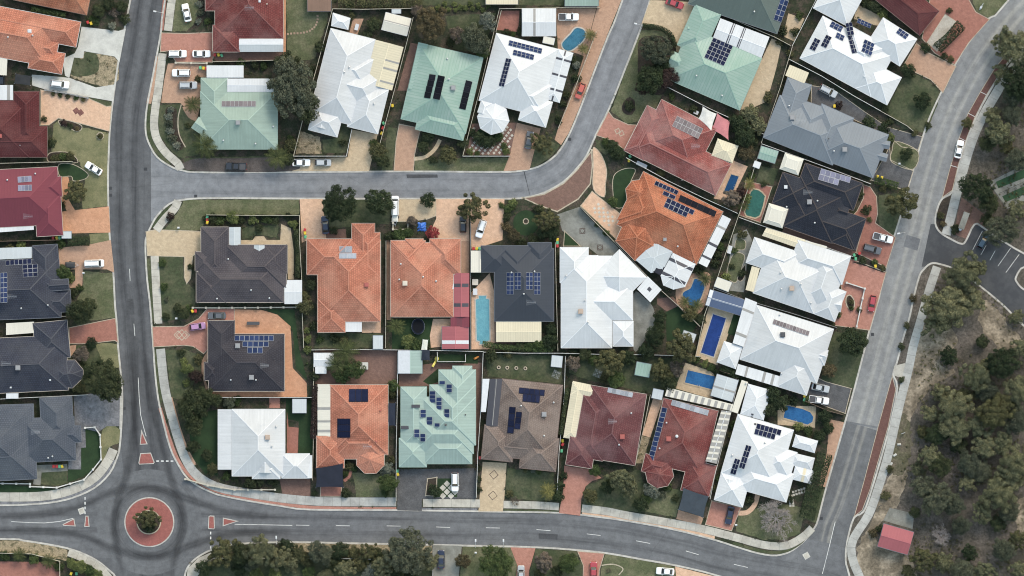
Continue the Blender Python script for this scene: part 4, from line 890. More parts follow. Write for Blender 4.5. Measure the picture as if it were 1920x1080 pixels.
HOUSES = {}
class House:
    def __init__(s, key, nick, label, mat, secs, pitch=0.40, eave=2.55, gut='gutter_white', wall='wall_cream', ridge=None, gd=None, name='house', cat='house', over=0.5, group='houses of the estate', windows=True):
        s.secs = []; s.nick = nick
        for k, q in enumerate(secs):
            gab = ''; cap = None; dz = 0.0; pt = pitch
            if isinstance(q, tuple): q, o = q; gab = o.get('g', ''); cap = o.get('cap'); dz = o.get('dz', 0); pt = o.get('p', pitch)
            s.secs.append(Sec(q, eave + dz + 0.006 * k, pt, gab, cap))
        allp = [p for c in s.secs for p in c.p]
        s.x0, s.x1 = min(p[0] for p in allp), max(p[0] for p in allp); s.y0, s.y1 = min(p[1] for p in allp), max(p[1] for p in allp)
        s.root = empty(name, ((s.x0 + s.x1) / 2, (s.y0 + s.y1) / 2, Z0)); s.off = neg(s.root)
        tag(s.root, label, cat, group if cat == 'house' else None)
        if cat == 'house': HOUSES[key] = s
        mb = MB()
        for c in s.secs: c.put(mb)
        s.roof = s.part('roof', mb, [M_[mat], M_[gut]])
        mb = MB()
        for c in s.secs: c.ridges(mb, 0.26 if mat.startswith('tile') else 0.2, 0.08 if mat.startswith('tile') else 0.05)
        if mb.f:
            if ridge and ridge not in MATS: pass
            r = link('ridge_capping', mb.mesh('ridge_capping', M_['cap_' + mat] if 'cap_' + mat in M_ else M_[mat]), s.roof)
        mb = MB()
        for c in s.secs: c.gutters(mb)
        s.part('gutter', mb, M_[gut])
        mb = MB(); s.walls = []
        for k, c in enumerate(s.secs):
            w = inset(c.p, over + 0.006 * k)
            if w: mb.prism(w, Z0 - 0.05, c.z0 - 0.1, bottom=False); s.walls.append(w)
        s.part('wall', mb, M_[wall])
        if windows: s.openings(gd)
        s.patn = 0
    def part(s, name, mb, mats): return link(name, mb.mesh(name, mats), s.root, s.off)
    def h(s, x, y):
        best = None
        for c in s.secs:
            z = c.h(x, y)
            if z is not None and (best is None or z > best[0]):
                i = min((sj * (a * x + b * y + cc), j) for j, (sj, (a, b, cc)) in enumerate(zip(c.s, c.e)) if sj is not None)[1]
                a, b, _ = c.e[i]; best = (z, a * c.s[i], b * c.s[i])
        return best
    def openings(s, gd):
        segs = []
        for k, w in enumerate(s.walls):
            for i in range(len(w)):
                p, q = w[i], w[(i + 1) % len(w)]; L = math.hypot(q[0] - p[0], q[1] - p[1])
                if L < 2.6: continue
                for t in ([.5] if L < 7 else [.25, .75]):
                    x, y = p[0] + t * (q[0] - p[0]), p[1] + t * (q[1] - p[1])
                    if any(inside(o, x, y, 0.9) for j, o in enumerate(s.walls) if j != k): continue
                    segs.append((x, y, math.atan2(q[1] - p[1], q[0] - p[0]) + math.pi, L))
        if gd:
            gx, gy = P(*gd); segs.sort(key=lambda g: math.hypot(g[0] - gx, g[1] - gy))
        door = False
        for k, (x, y, a, L) in enumerate(segs[:9]):
            if k == 0 and gd and L > 5.2: me, z, nm = GDOOR, 0.0, 'garage_door'
            elif not door and k >= 1: me, z, nm = DOOR, 0.0, 'door'; door = True
            else: me, z, nm = WIN, 1.5, 'window'
            o = link(nm, me, s.root, (x + s.off[0], y + s.off[1], z)); o.rotation_euler.z = a
            if nm == 'window': link('pane', PANE, o)
    def patio(s, pts, kind='flat', mat='metal_white', strips=(), z=2.45, pitch=None, sheet='sheet_dark', posts=True, slope_edge=0, cap=None, name='patio_roof'):
        n = len(pts); g = ''
        if kind == 'flat': g = ''.join(str(i) for i in range(n) if i != slope_edge); pt = pitch or 0.05
        elif kind == 'gu': g = '13'; pt = pitch or 0.2                     # ridge parallel to edge 0
        elif kind == 'gv': g = '02'; pt = pitch or 0.2
        else: pt = pitch or 0.3
        s.patn += 1; c = Sec(pts, z + 0.007 * s.patn, pt, g, cap); mb = MB(); c.put(mb)
        o = s.part(name, mb, [M_[mat], M_['gutter_white']])
        if kind != 'flat':
            mb = MB(); c.ridges(mb, 0.14, 0.05)
            if mb.f: link('ridge_capping', mb.mesh('ridge_capping', M_.get('cap_' + mat, M_[mat])), o)
        A = Vector(P(*pts[0])); U = Vector(P(*pts[1])) - A; V = Vector(P(*pts[-1])) - A
        for st in strips:
            ax, t0, t1 = st[:3]; v0, v1 = (st[3:5] if len(st) >= 5 else (0.0, 1.0)); sh = st[5] if len(st) > 5 else sheet
            if ax == 'u': q = [A + U * t0 + V * v0, A + U * t1 + V * v0, A + U * t1 + V * v1, A + U * t0 + V * v1]
            else: q = [A + V * t0 + U * v0, A + V * t1 + U * v0, A + V * t1 + U * v1, A + V * t0 + U * v1]
            q = [tuple(t) for t in q]; q = q if area(q) > 0 else q[::-1]; mb = MB()
            for i, f in c.faces:
                for a, b, cc in edges(q): f = clip(f, -a, -b, -cc) if f else f
                if f:
                    top = [(x, y, c.zi(i, x, y) + .025) for x, y in f]; bot = [(x, y, t - .03) for x, y, t in top]
                    mb.face(top); mb.face(bot[::-1])
                    for k in range(len(f)): kk = (k + 1) % len(f); mb.face([bot[k], bot[kk], top[kk], top[k]])
            if mb.f: link('roof_sheet', mb.mesh('roof_sheet', M_[sh]), o)
        if posts:
            ins = inset(c.p, 0.15)
            for x, y in ins[:6]:
                if any(inside(w, x, y, 0.1) for w in s.walls): continue
                if 'post' not in UNIT: m2 = MB(); m2.box(-.05, -.05, 0, .05, .05, 1.0); UNIT['post'] = m2.mesh('post', M_['post_white'])
                q = link('patio_post', UNIT['post'], s.root, (x + s.off[0], y + s.off[1], 0)); q.scale.z = z - 0.12
        s.secs.append(c); return s
    def solar(s, O, U, V, nu, nv, style='navy', skip=(), lift=0.10):
        O, U, V = Vector(P(*O)), Vector(P(*U)), Vector(P(*V)); u = (U - O) / nu; v = (V - O) / nv
        C = O + u * nu / 2 + v * nv / 2; pl = s.h(C.x, C.y) or (3.5, 0, 0)
        nrm = Vector((-pl[1], -pl[2], 1)).normalized()
        X = Vector((u.x, u.y, pl[1] * u.x + pl[2] * u.y)); Xn = X.normalized(); Yn = nrm.cross(Xn)
        sv = Vector((v.x, v.y, pl[1] * v.x + pl[2] * v.y)); ly = abs(sv.dot(Yn)); sgn = 1
        for i in range(nu):
            for j in range(nv):
                if (i, j) in skip: continue
                c = O + u * (i + .5) + v * (j + .5); z = pl[0] + pl[1] * (c.x - C.x) + pl[2] * (c.y - C.y) + lift
                o = link('solar_panel', PANEL[style], s.root)
                m = Matrix((Xn * (X.length - .03), Yn * (ly - .03), nrm)).transposed().to_4x4()
                m.translation = Vector((c.x + s.off[0], c.y + s.off[1], z + s.off[2])); o.matrix_local = m
        return s
    def unit(s, x, y, kind='vent', mt='steel', sc_=1.0, rot=0.0):
        w = P(x, y); z = (s.h(*w) or (3.2,))[0]
        o = link(UNAME[kind], unit_of(kind, mt), s.root, (w[0] + s.off[0], w[1] + s.off[1], z + s.off[2])); o.scale = (sc_,) * 3; o.rotation_euler.z = rot
        return s
# ------------------------------------------------------------------ houses: the estate
H = House; g = lambda q, **o: (q, o)
h = H('W1', 'the top left corner roof', 'rust tiled roof cut off by the top left corner of the view', 'tile_rust', [RC(164, 29, 10, -3, 110)], gut='gutter_brown')
h = H('W2', 'the orange house by the concrete driveway', 'orange tiled house beside the pale concrete driveway at upper left', 'tile_orange', [RC(-60, 1, 153, 42, 48), RC(-60, 3, 108, 35, 92), RC(124, 101, 117, 140, 64), RC(60, 70, 112, 80, 30)], gd=(150, 66))
h.patio([(-30, 92), (16, 98), (14, 142), (-30, 140)], 'flat', 'metal_pale').unit(58, 60, 'skylight', 'sheet_white', 1.1).unit(64, 68, 'vent').unit(18, 71, 'vent')
h = H('W3', 'the maroon house by the peach driveway', 'maroon tiled house beside the peach driveway with two dark diamonds', 'tile_maroon', [RC(27, 172, 75, 172, 100), BX(-70, 189, 56, 295), BX(-70, 237, 90, 295)], gd=(76, 200), gut='gutter_brown')
h.patio(BX(-30, 160, 26, 188), 'flat', 'metal_white', [('u', .80, .90, 0, 1, 'sheet_grey')]).unit(40, 273, 'pipe', 'steel').unit(3, 256, 'cooler', 'unit_red', .8)
h = H('W4', 'the crimson metal house', 'crimson metal roofed house with eight small solar panels at left edge', 'metal_crimson', [RC(-70, 322, 109, 313, 108), RC(58, 334, 116, 331, 38), RC(66, 368, 115, 365, 76)], gut='gutter_cream', gd=(116, 418))
h.patio([(-30, 421), (65, 416), (65, 431), (-30, 438)], 'flat', 'metal_white').solar((35, 332), (61, 330), (36, 343), 4, 1, 'lav').solar((36, 348), (62, 347), (37, 359), 4, 1, 'lav').unit(68, 326, 'vent').unit(16, 338, 'vent').unit(56, 406, 'antenna', 'steel')
h = H('W5', 'the slate house by the white van', 'dark slate tiled house by the white van with three solar arrays', 'tile_slate', [RC(62, 461, 109, 458, 80), RC(-70, 492, 112, 485, 110), g(RC(84, 526, 130, 523, 20), g='1', p=.5, dz=.8), RC(80, 546, 133, 543, 41)], gut='gutter_grey', gd=(111, 485))
h.patio([(-30, 466), (61, 463), (61, 484), (-30, 488)], 'flat', 'metal_zinc').solar((12, 488), (60, 485), (13, 498), 6, 1, 'navy').solar((44, 497), (72, 495), (46, 520), 3, 3, 'navy').solar((3, 512), (16, 511), (5, 568), 2, 6, 'blue').unit(27, 556, 'antenna', 'steel').unit(42, 578, 'vent').unit(92, 572, 'vent')
h = H('W6', 'the slate house with octagonal bay', 'dark slate tiled house with an octagonal bay beside the big round tree', 'tile_slate', [RC(63, 606, 127, 600, 70), RC(-70, 637, 125, 628, 103), [(96, 682), (126, 675), (142, 675), (157, 693), (157, 708), (137, 727), (98, 724)]], gut='gutter_cream', gd=(129, 625))
h.patio([(13, 606), (65, 603), (65, 624), (13, 628)], 'flat', 'metal_pale').patio(BX(13, 737, 36, 747), 'flat', 'metal_white').unit(37, 689, 'cooler', 'unit_grey').unit(16, 681, 'antenna', 'steel').unit(96, 712, 'skylight', 'sheet_white', .5).unit(22, 726, 'skylight', 'sheet_white', .5)
h = H('W7', 'the blue-grey house behind the white wall', 'blue grey house behind the white corner wall near the roundabout', 'tile_grey', [RC(76, 746, 136, 743, 82), RC(-60, 761, 64, 757, 140), RC(40, 785, 140, 780, 82), RC(112, 800, 152, 797, 31), RC(-60, 816, 66, 809, 88)], gut='gutter_grey', gd=(139, 770), wall='wall_white')
h.unit(70, 809, 'antenna', 'steel').unit(30, 778, 'pipe', 'unit_dark').unit(100, 855, 'vent').unit(92, 858, 'vent')

h = H('N1', 'the red tiled house at top', 'red tiled house at the top with a white awning and stepping stones', 'tile_red', [BX(404, -60, 532, 73), BX(400, 48, 450, 98), BX(386, -60, 442, 21)], gut='gutter_cream', gd=(400, 80))
h.patio(BX(449, 71, 532, 98), 'gu', 'metal_zinc', [('v', 0.03, .48, 0, 1, 'sheet_white')]).unit(470, 17, 'antenna', 'steel').unit(488, 4, 'skylight', 'sheet_white', .7).unit(502, 9, 'pipe', 'unit_cream', 1.5)
h = H('N2', 'the green house by the big tree', 'pale green metal house beside the large dark tree, eight panels in a row', 'metal_green', [BX(377, 172, 521, 280), BX(378, 147, 428, 222), g(RC(374, 220, 404, 241, 24), g='3')], gut='gutter_green', gd=(376, 170))
h.patio(BX(427, 148, 514, 173), 'gu', 'metal_white', z=2.7, pitch=.12).solar((417, 190), (481, 190), (417, 201), 8, 1, 'grey').unit(448, 231, 'cooler', 'unit_grey', .9).unit(513, 238, 'vent').unit(420, 264, 'vent').unit(480, 270, 'vent')
h = H('N3', 'the long white house with cream patio', 'long white metal house with a ribbed cream patio on its right', 'metal_offwhite', [RC(621, 54, 704, 75, 166), RC(672, 155, 729, 169, 85), RC(638, 96, 702, 112, 58), RC(630, 122, 718, 144, 62), RC(590, 200, 644, 214, 45), g(RC(596, 212, 622, 219, 26), dz=.3, g='2', p=.3)], gd=(684, 246))
h.patio(RC(704, 75, 757, 89, 84), 'gv', 'metal_cream', [('v', .36, .40, .5, 1, 'sheet_grey'), ('v', .54, .58, .5, 1, 'sheet_grey'), ('v', .84, .88, .5, 1, 'sheet_grey')]).unit(647, 136, 'vent').unit(656, 127, 'vent').unit(598, 185, 'vent').unit(702, 195, 'vent').unit(614, 91, 'pipe')
h = H('N4', 'the green house with black heating mats', 'sage green metal house with three long black pool heating mats', 'metal_greenfade', [RC(785, 81, 906, 109, 146), RC(790, 197, 879, 218, 47), g(RC(800, 212, 817, 216, 26), g='2'), g(RC(840, 222, 858, 226, 26), g='2')], gut='gutter_green', gd=(765, 228))
h.patio(RC(785, 80, 803, 84, 90), 'flat', 'metal_greenfade', z=2.9, slope_edge=3).solar((806, 140), (818, 142), (795, 184), 1, 4, 'bk').solar((822, 142), (835, 145), (812, 186), 1, 4, 'bk').solar((874, 151), (886, 154), (861, 204), 1, 5, 'bk').unit(850, 166, 'cooler', 'unit_grey').unit(842, 150, 'vent').unit(839, 111, 'vent')
h = H('N5', 'the white house by kidney pool', 'bright white metal house beside the kidney shaped pool with octagonal bay', 'metal_white', [RC(931, 63, 1046, 93, 130), RC(985, 178, 1036, 192, 49), RC(955, 140, 1035, 160, 60), OC(925, 223, 30, 8), g(RC(903, 188, 922, 194, 24), g='2')], gd=(997, 234))
h.patio(RC(1046, 92, 1075, 100, 97), 'hip', 'metal_white', [('v', .16, .20, 0, .45), ('v', .16, .20, .55, 1), ('v', .47, .51, 0, .45), ('v', .47, .51, .55, 1), ('v', .76, .80, 0, .45), ('v', .76, .80, .55, 1), ('u', .45, .55, 0, .1), ('u', .45, .55, .9, 1)], pitch=.22).solar((955, 76), (1017, 92), (953, 86), 8, 2, 'blue').solar((963, 94), (1002, 104), (961, 104), 5, 2, 'blue').solar((949, 110), (959, 112), (935, 162), 2, 7, 'navy')

h = H('E1', 'the dark olive house at top', 'dark olive metal house cut by the top edge with a blue array', 'metal_olive', [RC(1456, 64, 1290, 8, 120)], gut='gutter_grey')
h.solar((1463, -2), (1478, 3), (1449, 38), 2, 4, 'blue').unit(1413, 23, 'vent')
h = H('E2', 'the green house with white verandah roof', 'weathered green metal house with a broad white verandah roof and solar square', 'metal_greenfade', [RC(1386, 207, 1251, 149, 105), RC(1304, 7, 1351, 28, 85), RC(1290, 62, 1340, 84, 80), g(RC(1262, 97, 1290, 110, 30), g='3'), g(RC(1293, 45, 1312, 53, 20), g='3')], gut='gutter_green', gd=(1282, 60))
h.patio(RC(1350, 35, 1442, 70, 44), 'gu', 'metal_white', [('u', .26, .28), ('u', .30, .315), ('u', .48, .50), ('u', .515, .53)], pitch=.15).solar((1337, 71), (1374, 87), (1319, 109), 5, 5, 'navy').unit(1305, 143, 'vent').unit(1353, 180, 'vent')
h = H('E3', 'the white house with many arrays', 'sprawling white metal house at upper right with many scattered solar arrays', 'metal_white', [RC(1632, 182, 1499, 110, 90), RC(1588, 50, 1524, 16, 75), RC(1655, 34, 1718, 74, 60), RC(1630, 115, 1689, 146, 58), RC(1595, 50, 1665, 88, 70)], gd=(1702, 100))
Z5 = lambda x, y: (1400 + x / 2.769, y / 2.769)
for O, U, V, a, b, sty in (((440, 112), (500, 142), (425, 140), 3, 2, 'blue'), ((352, 198), (380, 212), (322, 255), 2, 3, 'navy'), ((410, 183), (438, 197), (380, 240), 2, 3, 'navy'), ((466, 170), (506, 190), (455, 197), 2, 2, 'blue'), ((508, 124), (542, 117), (520, 190), 2, 3, 'navy'), ((520, 190), (553, 183), (542, 283), 2, 4, 'navy'), ((575, 97), (645, 128), (567, 120), 4, 2, 'blue'), ((608, 205), (660, 230), (590, 270), 3, 3, 'blue'), ((790, 147), (840, 183), (770, 172), 3, 2, 'blue')):
    h.solar(Z5(*O), Z5(*U), Z5(*V), a, b, sty)
h.unit(1619, 144, 'skylight', 'sheet_white', .6)
h = H('E4', 'the maroon house at upper right', 'maroon tiled house by the red driveway and white gravel bed at upper right', 'tile_maroon', [RC(1723, 67, 1630, -8, 58)], gut='gutter_brown')
h = H('E5', 'the large blue-grey metal house', 'large blue grey metal house with jagged gables below a dark driveway', 'metal_bluegrey', [RC(1560, 310, 1430, 258, 85), RC(1476, 146, 1521, 160, 85), RC(1500, 187, 1557, 206, 80), RC(1555, 213, 1665, 253, 86), RC(1540, 195, 1600, 222, 90), g(RC(1645, 262, 1668, 266, 14), g='1'), g(RC(1640, 283, 1664, 290, 14), g='1')], gut='gutter_grey', gd=(1518, 178))
h.unit(1484, 221, 'cooler', 'unit_grey').unit(1582, 281, 'cooler', 'unit_grey').unit(1552, 261, 'pipe', 'unit_dark', 1.6).unit(1478, 199, 'vent').unit(1562, 284, 'vent').unit(1500, 228, 'antenna', 'steel').patio(RC(1480, 122, 1516, 137, 22), 'flat', 'metal_cream')
h = H('E6', 'the black tiled house by green pool', 'black tiled house beside the green pool with white framed solar panels', 'tile_black', [RC(1509, 306, 1617, 344, 54), RC(1603, 469, 1468, 423, 62), RC(1467, 323, 1525, 343, 62), RC(1500, 330, 1592, 362, 100), g(RC(1566, 380, 1592, 389, 22), g='1', p=.5), RC(1575, 402, 1617, 417, 55)], gut='gutter_brown', gd=(1612, 450))
h.patio(RC(1471, 287, 1506, 299, 32), 'hip', 'metal_pale', pitch=.5, cap=.5, z=2.75).patio(RC(1441, 381, 1477, 392, 38), 'hip', 'metal_pale', pitch=.5, cap=.5, z=2.75).solar((1539, 316), (1595, 333), (1532, 337), 6, 2, 'lav', {(4, 1), (5, 1)}).unit(1516, 379, 'cooler', 'unit_grey').unit(1472, 351, 'cooler', 'sheet_white', .7).unit(1513, 361, 'antenna', 'steel').unit(1526, 418, 'vent').unit(1531, 377, 'vent').unit(1474, 388, 'vent')
h = H('E7', 'the rosy red house with shade sails', 'rosy red tiled house with white and pink shade sails behind it', 'tile_rosered', [RC(1341, 367, 1174, 284, 66), RC(1240, 187, 1345, 241, 100), RC(1213, 198, 1250, 217, 95), RC(1199, 227, 1230, 243, 60)], gut='gutter_cream', gd=(1186, 256))
h.patio(RC(1345, 260, 1384, 274, 34), 'hip', 'metal_cream', pitch=.25, z=2.7).solar((1269, 218), (1318, 242), (1259, 237), 7, 2, 'grey').unit(1278, 338, 'pipe').unit(1303, 275, 'antenna', 'steel')
h = H('E8', 'the vivid orange house', 'vivid orange tiled house with large solar arrays on the street corner', 'tile_vivid', [RC(1206, 322, 1355, 397, 111), [(1172, 411), (1154, 452), (1190, 489), (1226, 462), (1228, 410)], OC(1197, 361, 25, 15), RC(1190, 345, 1250, 375, 75)], gut='gutter_cream', gd=(1163, 430))
h.patio([(1205, 462), (1235, 456), (1262, 470), (1243, 506), (1220, 512), (1192, 488)], 'hip', 'metal_zinc', pitch=.12, z=2.6).patio([(1261, 474), (1304, 495), (1284, 538), (1262, 543), (1243, 535), (1238, 517)], 'hip', 'metal_white', [('u', .0, 1.0, .2, .32), ('u', .0, 1.0, .8, .92)], pitch=.2, z=2.75).patio(RC(1354, 403, 1370, 411, 101), 'flat', 'metal_white', [('v', .20, .24, 0, 1, 'sheet_grey'), ('v', .55, .60), ('v', .82, .86)])
h.solar((1229, 339), (1272, 358), (1226, 347), 6, 1, 'navy').solar((1244, 358), (1267, 368), (1241, 365), 2, 1, 'navy').solar((1251, 371), (1302, 395), (1243, 388), 6, 2, 'navy', {(5, 1)}).solar((1276, 366), (1344, 397), (1270, 376), 6, 1, 'bk').unit(1246, 449, 'cooler', 'unit_grey', .7).unit(1270, 462, 'vent').unit(1300, 490, 'pipe')
h = H('E9', 'the white house with brick forecourt', 'big white metal house by the red brick forecourt with the oval planter', 'metal_offwhite', [RC(1525, 588, 1411, 549, 95), RC(1414, 445, 1500, 474, 50), RC(1495, 450, 1594, 481, 55), RC(1528, 470, 1588, 490, 95), RC(1564, 603, 1525, 588, 60), RC(1440, 470, 1540, 503, 80), g(RC(1550, 555, 1579, 560, 25), g='1')], gd=(1580, 515))
h.patio([(1436, 427), (1510, 450), (1503, 468), (1428, 442)], 'gu', 'metal_cream', pitch=.15).patio([(1510, 451), (1550, 462), (1545, 474), (1504, 462)], 'flat', 'metal_pale').patio(RC(1409, 499, 1424, 503, 46), 'flat', 'metal_cream').unit(1483, 541, 'cooler', 'unit_tan').unit(1462, 511, 'vent').unit(1500, 533, 'vent').unit(1464, 542, 'vent').unit(1519, 568, 'vent')
h = H('E10', 'the white house by lap pool', 'white metal house beside the long blue lap pool with grey roof strips', 'metal_offwhite', [RC(1418, 572, 1562, 617, 106), RC(1476, 660, 1531, 677, 67), RC(1480, 642, 1551, 664, 22), g(RC(1495, 640, 1552, 657, 24), g='1')], gd=(1528, 700))
h.patio([(1357, 639), (1392, 650), (1379, 692), (1343, 679)], 'hip', 'metal_white', pitch=.3).patio([(1397, 558), (1419, 567), (1393, 650), (1373, 643)], 'flat', 'metal_white', [('v', .22, .27, 0, 1, 'sheet_grey'), ('v', .74, .80, 0, 1, 'sheet_grey')]).patio([(1383, 682), (1464, 706), (1460, 726), (1378, 701)], 'flat', 'metal_white', [('u', .20, .25, 0, 1, 'sheet_grey'), ('u', .60, .66, 0, 1, 'sheet_grey'), ('u', .80, .86, 0, 1, 'sheet_grey')])
h.solar((1450, 598), (1517, 621), (1447, 607), 11, 1, 'grey').unit(1466, 627, 'cooler', 'unit_dark').unit(1416, 632, 'antenna', 'steel').unit(1461, 590, 'vent').unit(1464, 700, 'vent')
h = H('E11', 'the white corner house', 'white metal corner house with zigzag solar array near the bare tree', 'metal_white', [RC(1383, 776, 1487, 806, 115), RC(1352, 885, 1405, 899, 53), RC(1395, 862, 1488, 888, 55), RC(1440, 832, 1494, 848, 52), g(RC(1355, 895, 1380, 902, 20), dz=.2, g='0')], gd=(1362, 944))
h.patio([(1402, 719), (1445, 731), (1431, 788), (1387, 776)], 'hip', 'metal_white', [('u', .45, .55, .88, .94), ('u', .45, .55, .97, 1)], pitch=.25).patio(RC(1491, 814, 1533, 826, 24), 'hip', 'metal_white', pitch=.3).patio(RC(1486, 848, 1527, 858, 24), 'hip', 'metal_offwhite', pitch=.3).patio(RC(1490, 873, 1526, 882, 26), 'hip', 'metal_white', [('u', .45, .6, 0, 1, 'metal_cream')], pitch=.25).patio(RC(1390, 712, 1402, 716, 62), 'flat', 'metal_pale')
h.solar((1419, 793), (1465, 806), (1412, 813), 6, 2, 'navy', {(5, 1)}).solar((1398, 833), (1408, 836), (1384, 876), 2, 4, 'navy').solar((1377, 858), (1387, 861), (1368, 887), 2, 3, 'navy').unit(1415, 795, 'skylight', 'unit_dark', .6).unit(1372, 853, 'vent').unit(1433, 829, 'vent').unit(1398, 719, 'vent')
h = H('E12', 'the red house with striped pergola', 'dark red tiled house with a striped cream pergola and long blue array', 'tile_red', [RC(1244, 746, 1346, 770, 125), RC(1290, 860, 1343, 873, 60), OC(1236, 888, 27, 10), RC(1210, 850, 1260, 862, 34)], gut='gutter_cream', gd=(1306, 924))
h.patio([(1251, 726), (1374, 758), (1370, 770), (1246, 742)], 'flat', 'metal_pale', [('u', k / 10 + .03, k / 10 + .075, .1, .95, 'sheet_grey') for k in range(10)], z=2.9).patio([(1352, 769), (1371, 771), (1343, 869), (1322, 864)], 'flat', 'sheet_grey', [('v', k / 9 + .03, k / 9 + .07, 0, 1, 'metal_pale') for k in range(9)] + [('u', .48, .55, 0, 1, 'sheet_white')], z=2.9)
h.solar((1260, 749), (1329, 769), (1257, 759), 8, 1, 'pale').solar((1241, 763), (1251, 765), (1214, 862), 1, 11, 'blue').unit(1253, 822, 'cooler', 'unit_red').unit(1268, 817, 'vent', 'sheet_white', 1.7).unit(1236, 840, 'vent').unit(1249, 792, 'vent')
h = H('E13', 'the plum house with L-shaped patio', 'plum tiled house with an L shaped cream patio and pale panels', 'tile_plum', [RC(1108, 722, 1212, 739, 135), RC(1069, 817, 1118, 825, 54), RC(1094, 740, 1150, 750, 116)], gut='gutter_cream', gd=(1083, 876))
h.patio([(1074, 714), (1122, 724), (1118, 750), (1069, 740)], 'hip', 'metal_cream', pitch=.25).patio([(1073, 716), (1098, 722), (1081, 824), (1056, 820)], 'hip', 'metal_cream', pitch=.25).solar((1140, 726), (1187, 736), (1138, 735), 6, 1, 'pale').unit(1166, 818, 'cooler', 'unit_red').unit(1148, 789, 'antenna', 'steel').unit(1183, 774, 'vent').unit(1160, 833, 'vent')
h = H('E14', 'the brown tiled house', 'weathered brown tiled house with three black solar arrays', 'tile_brown', [RC(942, 710, 1055, 722, 145), RC(909, 796, 967, 802, 64), RC(980, 815, 1048, 822, 62), RC(930, 815, 1010, 823, 40)], gut='gutter_brown', gd=(934, 866))
h.patio([(919, 710), (942, 710), (933, 799), (911, 797)], 'gv', 'sheet_dark', [('u', .46, .56, 0, 1, 'sheet_grey')], z=2.65).patio([(905, 710), (918, 710), (911, 772), (902, 772)], 'flat', 'sheet_white').solar((974, 726), (1022, 731), (972, 737), 5, 1, 'nb').solar((981, 738), (1013, 741), (979, 752), 4, 1, 'nb').solar((955, 762), (967, 763), (951, 811), 1, 4, 'nb').solar((968, 771), (979, 772), (964, 803), 1, 3, 'nb').unit(1020, 776, 'cooler', 'unit_grey').unit(1038, 754, 'vent').unit(977, 760, 'vent').unit(1020, 816, 'vent')
h = H('E15', 'the mint house with sawtooth roof', 'mint green metal house with sawtooth ridges and scattered solar panels', 'metal_mint', [BX(752, 725, 800, 838), BX(849, 686, 885, 760), BX(823, 693, 892, 829), BX(806, 721, 892, 829), BX(790, 744, 892, 834), BX(774, 776, 888, 850), BX(749, 821, 800, 875), BX(795, 812, 885, 869)], gut='gutter_green', gd=(774, 876))
Z6 = lambda x, y: (560 + x / 3.6, 600 + y / 3.6)
for a, b, c, d, nv in ((950, 410, 990, 433, 1), (998, 432, 1037, 487, 2), (885, 478, 925, 557, 3), (930, 520, 968, 603, 3), (822, 603, 862, 655, 2), (983, 598, 1020, 655, 2), (865, 652, 905, 705, 2), (918, 693, 955, 718, 1), (780, 735, 817, 790, 2), (822, 765, 858, 818, 2)):
    h.solar(Z6(a, b), Z6(c, b), Z6(a, d), 1, nv, 'blue', lift=.36)
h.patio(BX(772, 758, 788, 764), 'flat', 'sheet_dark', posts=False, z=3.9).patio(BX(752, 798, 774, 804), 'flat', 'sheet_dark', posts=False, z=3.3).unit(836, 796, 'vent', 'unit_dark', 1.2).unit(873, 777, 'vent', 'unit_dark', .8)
h = H('E16', 'the orange house with navy carport sail', 'orange tiled house with a navy carport sail and two black roof mats', 'tile_orange', [BX(619, 721, 728, 852), BX(594, 817, 646, 877), OC(695, 861, 28, 22.5), BX(625, 800, 720, 860)], gut='gutter_cream', gd=(620, 878))
h.patio(BX(596, 720, 620, 818), 'flat', 'metal_pale', [('v', .44, .49, 0, 1, 'sheet_grey'), ('v', .69, .73, 0, 1, 'sheet_grey'), ('v', .87, .92, 0, 1, 'sheet_grey')], slope_edge=3).solar((655, 729), (691, 729), (655, 753), 3, 1, 'nb').solar((633, 784), (658, 784), (633, 820), 1, 3, 'nb').unit(690, 836, 'antenna', 'steel').unit(714, 769, 'vent', 'unit_red').unit(706, 827, 'vent', 'unit_red')
h = H('E17', 'the white house near the roundabout', 'plain white metal house with a low side verandah nearest the roundabout', 'metal_offwhite', [BX(436, 767, 535, 892), BX(529, 850, 581, 896), BX(474, 862, 526, 897), g(BX(484, 854, 512, 886), g='2', dz=.5, p=.5)], gd=(556, 897))
h.patio(BX(409, 767, 437, 880), 'flat', 'metal_offwhite', z=2.3, slope_edge=3).patio(BX(577, 853, 586, 896), 'flat', 'metal_white').unit(503, 819, 'cooler', 'unit_tan').unit(492, 796, 'antenna', 'steel').unit(519, 799, 'vent').unit(511, 836, 'vent')
h = H('E18', 'the charcoal house by the pink car', 'charcoal tiled house by the pink car with stepped rows of blue panels', 'tile_char', [BX(392, 626, 534, 733), BX(391, 601, 441, 690), BX(384, 679, 414, 713)], gut='gutter_cream', gd=(391, 625))
h.solar((441, 629), (514, 629), (441, 639), 8, 1, 'blue').solar((456, 640), (505, 640), (456, 650), 5, 1, 'blue').solar((465, 651), (494, 651), (465, 662), 3, 1, 'blue').unit(447, 648, 'cooler', 'unit_grey').unit(473, 707, 'cooler', 'unit_grey').unit(498, 685, 'antenna', 'steel').unit(434, 712, 'vent').unit(481, 712, 'vent').unit(515, 672, 'pipe', 'unit_dark')
h = H('E19', 'the mauve-grey house on the lawn corner', 'mauve grey tiled house on the grassy street corner with small awnings', 'tile_mauve', [BX(372, 480, 533, 567), BX(378, 426, 430, 520), BX(425, 459, 538, 540), BX(495, 459, 539, 513), BX(367, 472, 398, 508), BX(369, 510, 424, 567)], gut='gutter_cream', gd=(377, 452))
h.patio(BX(428, 426, 452, 460), 'gv', 'metal_zinc').patio(BX(477, 460, 497, 483), 'gv', 'metal_zinc', z=2.9).patio(BX(534, 525, 567, 570), 'gu', 'metal_white', pitch=.1).unit(429, 486, 'vent').unit(472, 544, 'vent').unit(506, 559, 'vent').unit(408, 560, 'vent')
